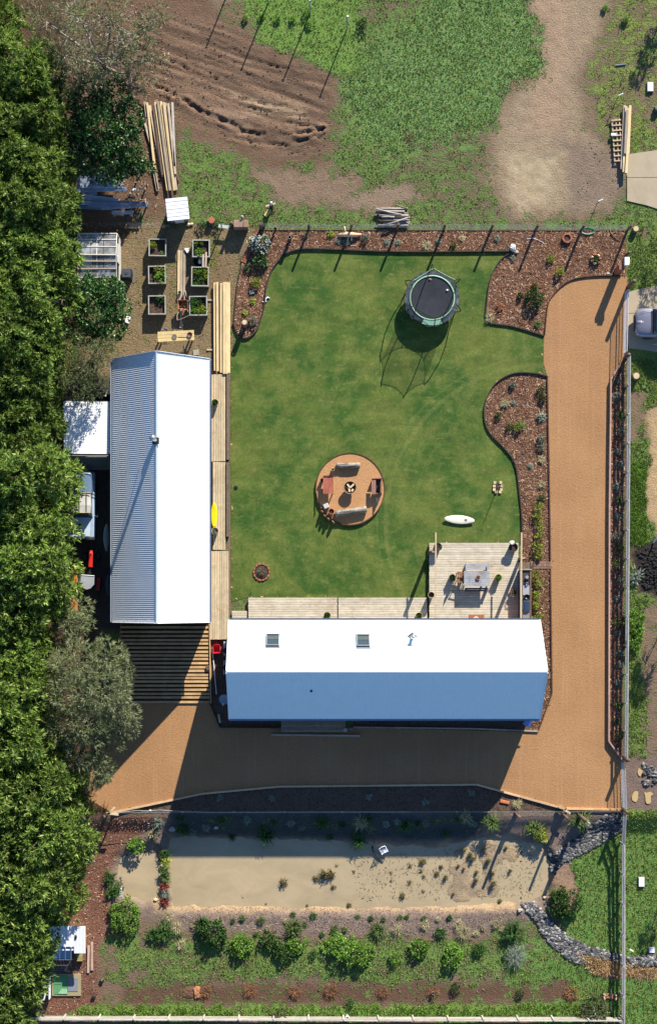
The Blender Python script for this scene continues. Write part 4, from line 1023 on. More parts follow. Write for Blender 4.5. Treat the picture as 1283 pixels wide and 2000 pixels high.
gate('farm_gate', 1219, 572, 1216, 692, 1.25, 'pinkish-white mesh gate between the drive and the parked car', mat('pale_gate_steel', (.62, .56, .54), .5, .2, .1, 4, 0, 0))
gate('farm_gate', 1212, 1487, 1215, 1576, 1.25, 'grey mesh gate at the bottom right corner of the drive', mat('grey_gate_steel', (.45, .45, .47), .5, .3, .1, 4, 0, 0))
pole('gate_post', 1226, 560, 1.9, .13, 'round timber post at the top of the white mesh gate', 'post', FPOST)
pole('gate_post', 1220, 698, 1.25, .12, 'stubby timber post at the bottom of the white mesh gate', 'post', FPOST)
pole('gate_post', 1217, 1480, 1.5, .13, 'thick timber post where the right rail fence ends', 'post', FPOST)
pole('gate_post', 1215, 1580, 1.5, .12, 'thick timber post at the bottom right corner of the drive', 'post', FPOST)
# ------------------------------------------------------------------ TREES AND PLANTS
BARK = mat('brown_bark', (.11, .085, .065), .9, 0, .3, 6, .8, .1, grain='z')
PBARK = mat('pale_smooth_bark', (.30, .25, .21), .8, 0, .25, 5, .4, .1, grain='z')
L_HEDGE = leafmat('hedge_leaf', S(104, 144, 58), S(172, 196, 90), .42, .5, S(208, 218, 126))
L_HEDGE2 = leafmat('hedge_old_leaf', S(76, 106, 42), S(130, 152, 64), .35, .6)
L_REED = leafmat('reed_leaf', S(92, 86, 52), S(150, 138, 92), .2, .6)
L_WATTLE = leafmat('wattle_leaf', S(98, 112, 66), S(158, 166, 114), .25, .6, S(170, 168, 130))
L_DUST = leafmat('dusty_leaf', S(84, 98, 56), S(138, 144, 94), .25, .6)
L_BROAD = leafmat('glossy_broad_leaf', S(38, 78, 32), S(92, 136, 66), .2, .35, S(150, 180, 120))
L_EUC = leafmat('eucalyptus_leaf', S(96, 108, 66), S(150, 156, 108), .2, .6, S(176, 140, 112))
L_BRIGHT = leafmat('bright_shrub_leaf', S(84, 134, 40), S(164, 204, 86), .3, .45)
L_DEEP = leafmat('deep_green_leaf', S(40, 74, 30), S(88, 122, 54), .25, .45)
L_STRAP = leafmat('strap_leaf', S(70, 96, 44), S(130, 146, 76), .25, .5)
L_YG = leafmat('yellow_green_leaf', S(130, 150, 44), S(200, 206, 84), .3, .5)
L_GREY = leafmat('grey_green_leaf', S(110, 124, 104), S(168, 176, 152), .2, .6)
L_STRAW = leafmat('straw_tussock_leaf', S(160, 150, 104), S(220, 206, 160), .2, .6)
L_RUST = leafmat('rusty_leaf', S(150, 92, 52), S(210, 140, 88), .2, .7)
L_FLOWER = leafmat('white_flower', S(220, 224, 214), S(246, 248, 240), .2, .6)
L_RED = leafmat('reddish_leaf', S(110, 48, 40), S(160, 80, 60), .2, .6)

def crown_pts(blobs, dens, rng, inner=.35):
    """points through lumpy crown volumes, most of them near the outside; blobs: (x,y,z,rx,rz)"""
    P = []; D = []; Q = []
    for (x, y, z, r, rz_) in blobs:
        n = int(dens * r * r * 4); d = unit(rng.randn(n, 3)); d[:, 2] = np.where(d[:, 2] < -.35, -d[:, 2], d[:, 2])
        q0 = rng.rand(n) ** 1.7; Q.append(q0); q = r * (1 - inner * q0)
        lump = .72 + .56 * V3(d[:, 0] * 3 + x * 5 + 40, d[:, 1] * 3 + y * 5 + d[:, 2] * 3 + 40)
        q = q * lump
        P.append(np.stack([x + d[:, 0] * q, y + d[:, 1] * q, z + d[:, 2] * q * rz_ / r], -1)); D.append(d)
    crown_pts.q = np.concatenate(Q)
    return np.concatenate(P), np.concatenate(D)
def wood(mb, base, blobs, h0, r0, rng, twigs=3):
    top = Vector((sum(b[0] for b in blobs) / len(blobs) * .4, sum(b[1] for b in blobs) / len(blobs) * .4, h0))
    mb.tube([base + Vector((0, 0, -.2)), base + Vector((0, 0, .2)), base.lerp(top, .55) + Vector((rng.randn() * .08, rng.randn() * .08, 0)), top], [r0 * 1.3, r0, r0 * .8, r0 * .6], 9)
    for (x, y, z, r, rz_) in blobs:
        e = Vector((x, y, z)); m_ = top.lerp(e, .5) + Vector((rng.randn() * .15, rng.randn() * .15, -.1))
        mb.tube([top, m_, e], [r0 * .5, r0 * .33, r0 * .16], 6)
        for _ in range(twigs):
            d = Vector(unit(rng.randn(3))); d.z = abs(d.z) * .6
            s = m_.lerp(e, rng.rand()); k = s + d * r * .5; mb.tube([s, k, k + (d + Vector(rng.randn(3) * .35)) * r * .42], [r0 * .18, r0 * .1, r0 * .04], 5)
def make_tree(name, blobs, leaf, style, dens, label, cat, group=None, h0=2.0, r0=.14, bark=BARK, seed=1, twigs=3, inner=.35, size=1.0):
    """tree with its base at the origin: trunk with limbs, crown of separate leaves"""
    rng = np.random.RandomState(seed); r = empty(name, (0, 0, 0), 0, label, cat, group)
    mb = MB(); wood(mb, Vector((0, 0, 0)), blobs, h0, r0, rng, twigs); mb.build('trunk', bark, r, True)
    P, D = crown_pts(blobs, dens, rng, inner)
    up = np.array([0, 0, .35])
    if style == 'spray':
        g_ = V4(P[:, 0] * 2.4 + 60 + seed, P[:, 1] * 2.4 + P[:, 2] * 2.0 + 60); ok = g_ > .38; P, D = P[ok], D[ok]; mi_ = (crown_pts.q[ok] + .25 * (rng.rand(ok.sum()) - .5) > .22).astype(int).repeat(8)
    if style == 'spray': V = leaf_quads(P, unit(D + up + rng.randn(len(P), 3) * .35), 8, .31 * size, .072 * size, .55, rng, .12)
    elif style == 'broad': V = leaf_quads(P, unit(D + up), 4, .17 * size, .11 * size, .9, rng, .1, .5)
    elif style == 'wisp': V = leaf_quads(P, unit(D + up * .6 + rng.randn(len(P), 3) * .3), 8, .30 * size, .035 * size, .55, rng, .25)
    elif style == 'fine': V = leaf_quads(P, unit(D + up), 7, .14 * size, .03 * size, .8, rng, .1)
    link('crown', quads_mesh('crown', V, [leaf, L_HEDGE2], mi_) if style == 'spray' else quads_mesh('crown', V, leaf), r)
    return r
def place(o, px, py, ztop=0.0, rz=0.0, sc=1.0, label=None, group=None, copy=True):
    """stand it so that its crown (at height ztop) shows at the photo position"""
    p = W(px, py, ztop); q = Vector((p.x, p.y, gz(p.x * PX + NX, NY - p.y * PX)))
    if copy: return copy_tree(o, q, rz, label, group, sc)
    o.location = q; o.rotation_euler = (0, 0, rz); o.scale = (sc,) * 3 if not hasattr(sc, '__len__') else sc
    if label: o['label'] = label
    return o
# ---- the tall evergreen windbreak on the left
def hedge_blobs(rng):
    B = [(0, 0, 7.0, 1.15, 1.3)]
    for k in range(5):
        a_ = 2 * math.pi * k / 5 + rng.rand() * .8; q = 1.25 + .3 * rng.rand(); B.append((q * math.cos(a_), q * math.sin(a_), 5.9 + rng.rand() * .7, .95 + .2 * rng.rand(), 1.0))
    for k in range(8):
        a_ = 2 * math.pi * k / 8 + rng.rand() * .6; q = 1.9 + .35 * rng.rand(); B.append((q * math.cos(a_), q * math.sin(a_), 4.0 + rng.rand() * 1.1, .8 + .25 * rng.rand(), .95))
    for k in range(7):
        a_ = 2 * math.pi * k / 7 + rng.rand() * .6; q = 1.9 + .3 * rng.rand(); B.append((q * math.cos(a_), q * math.sin(a_), 2.0 + rng.rand() * .8, .85, .95))
    return B
HG = 'tall evergreens in the windbreak along the left edge'
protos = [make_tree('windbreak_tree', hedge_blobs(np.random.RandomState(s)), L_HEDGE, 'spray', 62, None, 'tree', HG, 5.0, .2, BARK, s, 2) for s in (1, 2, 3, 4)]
rows = []
bound = [(-30, 20), (60, 60), (120, 110), (220, 140), (330, 146), (430, 152), (530, 150), (620, 138), (700, 122), (790, 118), (880, 124), (970, 143), (1080, 150), (1160, 138), (1230, 108), (1300, 98), (1400, 96), (1480, 118), (1560, 172), (1640, 176), (1720, 150), (1800, 112), (1880, 88), (1950, 76), (2030, 30)]
def bx(y): return float(np.interp(y, [b[1 - 1] if False else b[0] for b in [(q[0], q[1]) for q in bound]], [q[1] for q in bound]))
k = 0
yy = -40
while yy < 2060:
    cxp = bx(yy) - 96; rows.append((cxp + random.uniform(-6, 6), yy + random.uniform(-8, 8), 6.0)); yy += 88
yy = 0
while yy < 2060:
    cxp = bx(yy) - 180
    if cxp > -90: rows.append((cxp + random.uniform(-8, 8), yy + random.uniform(-8, 8), 6.4))
    yy += 92
LAND = [(10, 'cut by the top edge at the far left'), (60, 'at the left tips of the eucalyptus'), (110, 'below the left tips of the eucalyptus'), (180, 'above left of the dark broadleaf tree'), (230, 'left of the top of the dark broadleaf tree'), (300, 'left of the upper timber pile'), (380, 'left of the top of the metal sheet pile'), (420, 'left of the lowest metal sheets'), (490, 'left of the greenhouse roof ridge'), (560, 'left of the glossy bush below the greenhouse'),
        (650, 'between the glossy bush and the dusty tree'), (740, 'left of the dusty dark green tree'), (830, 'left of the lean-to roof'), (900, 'left of the grey front of the lean-to'), (980, 'left of the cab of the four-wheel drive'), (1070, 'left of the bonnet of the four-wheel drive'), (1150, 'left of the tractor hood'), (1240, 'left of the small wattle'), (1320, 'left of the top of the big wattle'), (1400, 'left of the middle of the big wattle'),
        (1490, 'left of the foot of the big wattle'), (1570, 'left of the bottom left end of the drive'), (1650, 'left of the corner post with a long shadow'), (1740, 'left of the small pool'), (1830, 'left of the hen house roof'), (1900, 'left of the hen house glazing'), (1990, 'left of the white gutter pipe'), (2100, 'at the very bottom left')]
for i, (x, y, z) in enumerate(rows):
    where = next(w for lim, w in LAND if y < lim)
    side = 'front-row' if i < 24 else 'back-row'
    lab = 'tall yellow-green %s evergreen %s' % (side, where) if i < 24 else 'outer-row evergreen %s' % where
    s_ = random.uniform(.94, 1.1) * (1.0 if i < 24 else 1.08)
    o = protos[i] if i < 4 else None
    if o: place(o, x, y, z, random.random() * 6.28, s_, lab, copy=False)
    else: place(protos[i % 4], x, y, z, random.random() * 6.28, s_, lab)
# ---- other trees on the left
def tr(px, py, z, name, blobs, leaf, style, dens, label, **kw):
    """blobs in photo pixels relative to px,py: (dx,dy,z,r_px)"""
    gb = kw.pop('ground', False); o = W(px, py, 0 if gb else z); B = []
    for dx, dy, zz, r in blobs:
        p = W(px + dx, py + dy, 0 if gb else zz); B.append((p.x - o.x, p.y - o.y, zz, r / PX, r / PX * kw.get('flat', .85)))
    kw.pop('flat', None)
    t_ = make_tree(name, B, leaf, style, dens, label, kw.pop('cat', 'tree'), **kw)
    t_.location = (o.x, o.y, gz(o.x * PX + NX, NY - o.y * PX)); return t_
tr(180, 1370, 5.0, 'wattle_tree', [(-30, -70, 5.4, 44), (30, -82, 4.8, 38), (62, -58, 3.8, 24), (-40, -20, 5.6, 44), (20, -20, 5.8, 48), (48, 20, 4.6, 34), (66, 48, 3.6, 26), (-10, 40, 5.4, 44), (-50, 50, 4.8, 38), (-20, 95, 4.6, 40), (10, 130, 3.8, 34), (-36, 130, 3.6, 30), (40, 62, 3.8, 32), (-60, -60, 4.4, 34)],
   L_WATTLE, 'wisp', 50, 'big grey-green wispy wattle left of the sleeper ramp', h0=2.8, r0=.2, seed=21)
tr(150, 1205, 3.6, 'wattle_tree', [(-10, 10, 3.9, 30), (10, -18, 3.4, 22), (-22, 28, 3.4, 24), (14, 14, 3.2, 18)], L_WATTLE, 'wisp', 50, 'small grey-green wispy wattle below the red tractor', h0=1.8, r0=.1, seed=22)
tr(165, 715, 4.2, 'dusty_tree', [(-30, 10, 4.6, 34), (10, -10, 4.2, 34), (-10, 40, 4.0, 36), (36, -30, 3.4, 24), (20, 40, 3.4, 26), (-36, -40, 3.6, 30), (50, -44, 3.0, 16)], L_DUST, 'fine', 95, 'dusty dark green tree above the lean-to roof', h0=2.2, r0=.16, seed=23)
tr(200, 600, 3.2, 'broadleaf_shrub', [(-25, -30, 3.2, 32), (15, -25, 3.0, 32), (30, 5, 2.8, 26), (-10, 20, 3.0, 36), (22, 42, 2.4, 26), (-36, 50, 2.6, 30)], L_BROAD, 'broad', 85, 'glossy dark green bush below the greenhouse', h0=1.4, r0=.12, seed=24, cat='bush')
tr(205, 262, 3.8, 'broadleaf_tree', [(-30, -60, 4.0, 46), (14, -70, 3.8, 40), (44, -26, 3.4, 36), (-14, -10, 4.2, 50), (36, 24, 3.2, 40), (-40, 40, 3.4, 44), (10, 58, 3.0, 42), (-60, 10, 3.2, 36), (52, 56, 2.2, 26)], L_BROAD, 'broad', 85, 'dark green broadleaf tree left of the upper timber pile', h0=1.8, r0=.16, seed=25)
tr(265, 330, 1.8, 'broadleaf_shrub', [(-20, 0, 1.7, 18), (5, -3, 1.8, 17), (25, -2, 1.5, 14), (-35, 6, 1.5, 14)], L_BROAD, 'broad', 95, 'low dark green bush hanging over the blue metal sheets', h0=.7, r0=.06, seed=26, cat='bush')
# sparse eucalyptus with pale limbs
e = tr(170, 85, 6.5, 'eucalyptus_tree', [(-90, -50, 6.5, 40), (-60, 20, 6.0, 44), (-20, -60, 7.0, 44), (0, 20, 6.8, 48), (50, -50, 6.4, 44), (70, 20, 5.6, 42), (20, 70, 5.4, 36), (-30, 80, 5.2, 36), (110, -20, 5.0, 34), (90, 60, 4.6, 30), (128, 30, 4.4, 30), (140, -50, 4.4, 30), (110, 90, 3.8, 24)],
       L_EUC, 'wisp', 24, 'sparse pale-limbed eucalyptus at the top left', h0=2.6, r0=.26, bark=PBARK, seed=27, twigs=14, inner=.9)
# trees just outside the right edge whose shadows fall into the picture
tr(1296, 22, 2.0, 'roadside_tree', [(0, 0, .9, 15), (3, -2, 1.6, 17), (-2, 2, 2.2, 14)], L_DEEP, 'fine', 150, 'narrow dark shrub just past the top right corner', h0=1.0, r0=.06, seed=28, ground=True)
tr(1312, 462, 3.2, 'sapling_tree', [(-6, 4, 1.6, 18), (6, -4, 2.3, 18)], L_DUST, 'wisp', 34, 'thin sapling just past the right edge above the car', h0=1.0, r0=.05, seed=29, twigs=8, ground=True)
tr(1308, 1185, 3.2, 'sapling_tree', [(-4, 4, 2.1, 18), (4, -4, 2.9, 17)], L_DUST, 'wisp', 60, 'thin sapling just past the right edge below the dark heap', h0=1.3, r0=.05, seed=30, twigs=8, ground=True)
tr(1302, 1742, 2.6, 'sapling_tree', [(-2, 4, 1.3, 12), (4, -4, 1.9, 12)], L_DUST, 'wisp', 60, 'thin sapling just past the right edge by the lower white lids', h0=1.0, r0=.04, seed=31, twigs=8, ground=True)

# ---- small plants
def pmodel(name, kind, r, h, leaf, cat, seed, flowers=None):
    rng = np.random.RandomState(seed); e = empty(name, (0, 0, 0), 0, None, cat)
    if kind == 'bush':
        n = max(60, int(640 * r * r * (1 if r > .4 else 1.4))); d = unit(rng.randn(n, 3)); d[:, 2] = abs(d[:, 2]); lump = .58 + .8 * V2(d[:, 0] * 2.2 + seed * 3.7, d[:, 1] * 2.2 + 9 + d[:, 2])
        P = np.stack([d[:, 0] * r * lump, d[:, 1] * r * lump, .12 + d[:, 2] * h * .8 * lump], -1) * (1 - .35 * rng.rand(n, 1) ** 2)
        L_ = .13 if r > .4 else .09
        V = leaf_quads(P, unit(d + [0, 0, .4]), 4, L_, L_ * .55, .8, rng, .1, .5); link('foliage', quads_mesh('foliage', V, leaf), e)
        mb = MB()
        for k in range(6): a_ = k * 1.05; mb.tube([(0, 0, -.05), (.4 * r * math.cos(a_), .4 * r * math.sin(a_), h * .5), (.75 * r * math.cos(a_ + .2), .75 * r * math.sin(a_ + .2), h * .75)], [.02, .014, .006], 5)
        mb.build('stem', BARK, e)
        if flowers:
            q = np.nonzero(P[:, 2] > h * .35)[0]; q = q[rng.rand(len(q)) < .8]; Pq = P[q] * 1.12 + [0, 0, .10]; V = leaf_quads(Pq, unit(d[q] + [0, 0, .8]), 4, .085, .07, 1.2, rng, 0, .5); link('flower', quads_mesh('flower', V, flowers), e)['kind'] = 'stuff'
    elif kind in ('tuft', 'strap'):
        n = int((90 if kind == 'tuft' else 60) * max(1, r * 2)); P = np.zeros((n, 3)); P[:, :2] = rng.randn(n, 2) * r * .16
        a_ = rng.rand(n) * 2 * np.pi; t_ = .3 + .9 * rng.rand(n); d = unit(np.stack([np.cos(a_) * t_, np.sin(a_) * t_, np.ones(n) * .9], -1))
        l = (.75 + .45 * rng.rand(n, 1)) * r * 1.15; w = (.018 if kind == 'tuft' else .045) * (.8 + .5 * rng.rand(n, 1))
        s_ = unit(np.cross(d, [0, 0, 1.])); m1 = P + d * l * .55; tip = P + d * l; tip[:, 2] -= l[:, 0] * .45; tip[:, :2] += d[:, :2] * l * .15
        V = np.concatenate([np.stack([P - s_ * w * .4, m1 - s_ * w * .6, m1 + s_ * w * .6, P + s_ * w * .4], 1), np.stack([m1 - s_ * w * .6, tip, tip, m1 + s_ * w * .6], 1)])
        tri = V[n:]; tri[:, 2] = tri[:, 1] * .999 + tri[:, 3] * .001
        V[:, :, 2] = np.maximum(V[:, :, 2], .01)
        link('foliage', quads_mesh('foliage', V, leaf), e)
        b_ = MB().lathe([(r * .14, -.03), (r * .10, .05), (r * .03, .08)], 8); b_.build('base', BARK, e)
    elif kind == 'twiggy':
        mb = MB()
        for k in range(16):
            a_ = rng.rand() * 6.28; q = r * (.5 + .5 * rng.rand()); z = h * (.5 + .5 * rng.rand())
            mb.tube([(0, 0, -.03), (q * .4 * math.cos(a_), q * .4 * math.sin(a_), z * .6), (q * math.cos(a_ + .3), q * math.sin(a_ + .3), z)], [.012, .008, .004], 4)
        mb.build('twig', mat('twig_wood', S(150, 120, 92), .9), e)['kind'] = 'stuff'
        n = int(120 * r / .4); P = unit(rng.randn(n, 3)) * [r, r, h * .5] * (.5 + .5 * rng.rand(n, 1)); P[:, 2] = abs(P[:, 2]) + .05
        link('foliage', quads_mesh('foliage', leaf_quads(P, unit(P), 3, .08, .025, .9, rng), leaf), e)
    e['_used'] = 0
    return e
_pm_cache = {}
def plant(px, py, kind, r, h, leaf, label, cat='plant', name=None, group=None, flowers=None, sc=1.0, var=3):
    v_ = random.randint(0, var - 1); key = (kind, round(r, 2), round(h, 2), leaf.name, v_, bool(flowers), name)
    nm = name or {'bush': 'shrub', 'tuft': 'grass_tussock', 'strap': 'strappy_plant', 'twiggy': 'twiggy_shrub'}[kind]
    p = T(px, py)
    if key not in _pm_cache:
        e = pmodel(nm, kind, r, h, leaf, cat, 100 + len(_pm_cache), flowers); _pm_cache[key] = e; e.location = p
    else: e = copy_tree(_pm_cache[key], p)
    e.rotation_euler = (0, 0, random.random() * 6.28)
    s_ = sc * random.uniform(.9, 1.1); e.scale = (s_, s_, s_ * (2.2 if name == 'reed_tuft' else 1))
    e['label'] = label; e['category'] = cat
    if group: e['group'] = group
    elif 'group' in e.keys(): del e['group']
    return e
P_ = plant
# north bed
P_(507, 478, 'bush', .72, .75, L_BROAD, 'bush covered in white flowers at the top left corner of the lawn', 'bush', flowers=L_FLOWER)
P_(511, 513, 'bush', .5, .6, L_BROAD, 'plain green bush right below the white-flowered one', 'bush')
P_(484, 522, 'bush', .22, .25, L_BROAD, 'small green plant left of the plain bush in the left bed'); P_(499, 552, 'bush', .36, .35, L_YG, 'yellow-green leafy plant above the grey stone in the left bed')
P_(494, 589, 'strap', .26, .3, L_YG, 'small yellow-green strappy plant in the middle of the left bed'); P_(479, 612, 'strap', .2, .25, L_YG, 'tiny yellow-green plant left of centre in the left bed')
P_(495, 628, 'bush', .3, .3, L_GREY, 'grey-green rounded plant at the lower tip of the left bed')
for i, (x, y, kd, r_, lf, lab) in enumerate([(660, 470, 'tuft', .3, L_GREY, 'grey tussock beside the pale log in the north bed'), (676, 474, 'tuft', .32, L_GREY, 'larger grey tussock below the pale log in the north bed'), (713, 466, 'bush', .22, L_GREY, 'small grey-green plant above the lawn right of the pale log'), (755, 473, 'tuft', .28, L_GREY, 'pale grey tussock left of the fourth fence post'),
    (776, 474, 'tuft', .24, L_GREY, 'grey-green tussock right at the fourth fence post'), (832, 481, 'tuft', .38, L_STRAW, 'straw-coloured tussock above the trampoline'), (856, 472, 'tuft', .22, L_GREY, 'thin grey tussock beside the fifth fence post'), (884, 482, 'bush', .18, L_DEEP, 'small dark plant right of the straw-coloured tussock'), (902, 466, 'tuft', .26, L_STRAW, 'pale tussock between the fifth and sixth fence posts'),
    (970, 466, 'tuft', .26, L_GREY, 'grey tussock right of the sixth fence post'), (1074, 506, 'bush', .22, L_YG, 'small yellow-green plant in the upper middle of the corner bed'), (1092, 533, 'bush', .30, L_YG, 'leafy yellow-green plant close to the top curve of the drive'), (1043, 560, 'bush', .2, L_DEEP, 'small green plant above left of the big green shrub in the corner bed'), (1014, 578, 'bush', .2, L_DEEP, 'tiny dark plant left of the big green shrub in the corner bed'),
    (975, 600, 'strap', .3, L_RUST, 'pinkish strappy plant at the left of the corner bed'), (955, 622, 'tuft', .4, L_STRAW, 'pale tussock at the bottom left tip of the corner bed'), (1048, 634, 'tuft', .32, L_STRAP, 'green tussock near the lower right tip of the corner bed'), (596, 458, 'twiggy', .25, L_STRAW, 'twiggy dry plant beside the second fence post'), (645, 458, 'strap', .28, L_YG, 'thin yellow-green plant left of the pale log'), (1000, 505, 'tuft', .22, L_GREY, 'small grey tussock below the white stone in the corner bed')]):
    P_(x, y, kd, r_, r_ * 1.1, lf, lab)
P_(1042, 584, 'bush', .62, .7, L_DEEP, 'big dark green shrub in the middle of the corner bed', 'shrub')
# east bed
for (x, y, kd, r_, lf, lab) in [(1000, 752, 'bush', .14, L_GREY, 'tiny pale plant at the top of the east bed'), (985, 789, 'tuft', .36, L_STRAW, 'straw-coloured tussock in the left of the east bed'), (1001, 787, 'tuft', .24, L_GREY, 'small grey tussock right of the straw-coloured one'), (973, 812, 'bush', .2, L_DEEP, 'small green plant low in the left of the east bed'),
    (994, 833, 'bush', .2, L_STRAP, 'small olive plant left of the taller green shrub in the east bed'), (1012, 832, 'bush', .34, L_BRIGHT, 'taller bright green shrub in the middle of the east bed'), (1055, 762, 'bush', .26, L_DEEP, 'dark green clump just below the top right post of the east bed'), (1058, 780, 'bush', .2, L_DEEP, 'small dark plant against the drive edging near the top'),
    (1056, 815, 'strap', .36, L_GREY, 'long grey strappy plant against the drive edging'), (1056, 858, 'bush', .2, L_GREY, 'upper of two small grey plants beside the drive edging'), (1056, 874, 'bush', .2, L_GREY, 'lower of two small grey plants beside the drive edging'), (1057, 898, 'tuft', .3, L_STRAW, 'pale tussock beside the drive level with the fire circle top'), (1034, 910, 'tuft', .24, L_GREY, 'grey tussock in the narrow part of the east bed'),
    (1057, 946, 'tuft', .3, L_STRAW, 'pale tussock beside the drive level with the fire circle'), (1056, 972, 'bush', .22, L_STRAP, 'olive plant just above the row of yellow-green shrubs')]:
    P_(x, y, kd, r_, r_ * 1.1, lf, lab)
GY_ = 'yellow-green shrubs in a row beside the drive'
for i, (x, y, w_) in enumerate([(1050, 992, 'topmost'), (1048, 1008, 'second'), (1052, 1026, 'third'), (1053, 1044, 'fourth'), (1047, 1065, 'fifth'), (1051, 1083, 'sixth')]):
    P_(x, y, 'bush', .30, .42, L_YG, '%s yellow-green shrub in the row above the brick path' % w_, 'shrub', group=GY_)
for i, (x, y, w_) in enumerate([(1044, 1122, 'topmost'), (1050, 1140, 'second'), (1046, 1162, 'third'), (1046, 1182, 'fourth'), (1051, 1205, 'fifth'), (1030, 1206, 'leftmost')]):
    P_(x, y, 'bush', .32, .4, L_YG, '%s yellow-green shrub below the brick path beside the outdoor kitchen' % w_, 'shrub', group=GY_)
# strip beside the right fence
SG = 'grey-green plants in the strip beside the right fence'
for i in range(22):
    y = 745 + i * 33 + random.uniform(-8, 8); x = 1207 + random.uniform(-5, 4)
    P_(x, y, random.choice(['strap', 'tuft', 'bush']), .28, .5, random.choice([L_GREY, L_STRAP]), 'small grey-green plant, %s from the top beside the upper rail fence' % nth(i + 1), group=SG, var=2)
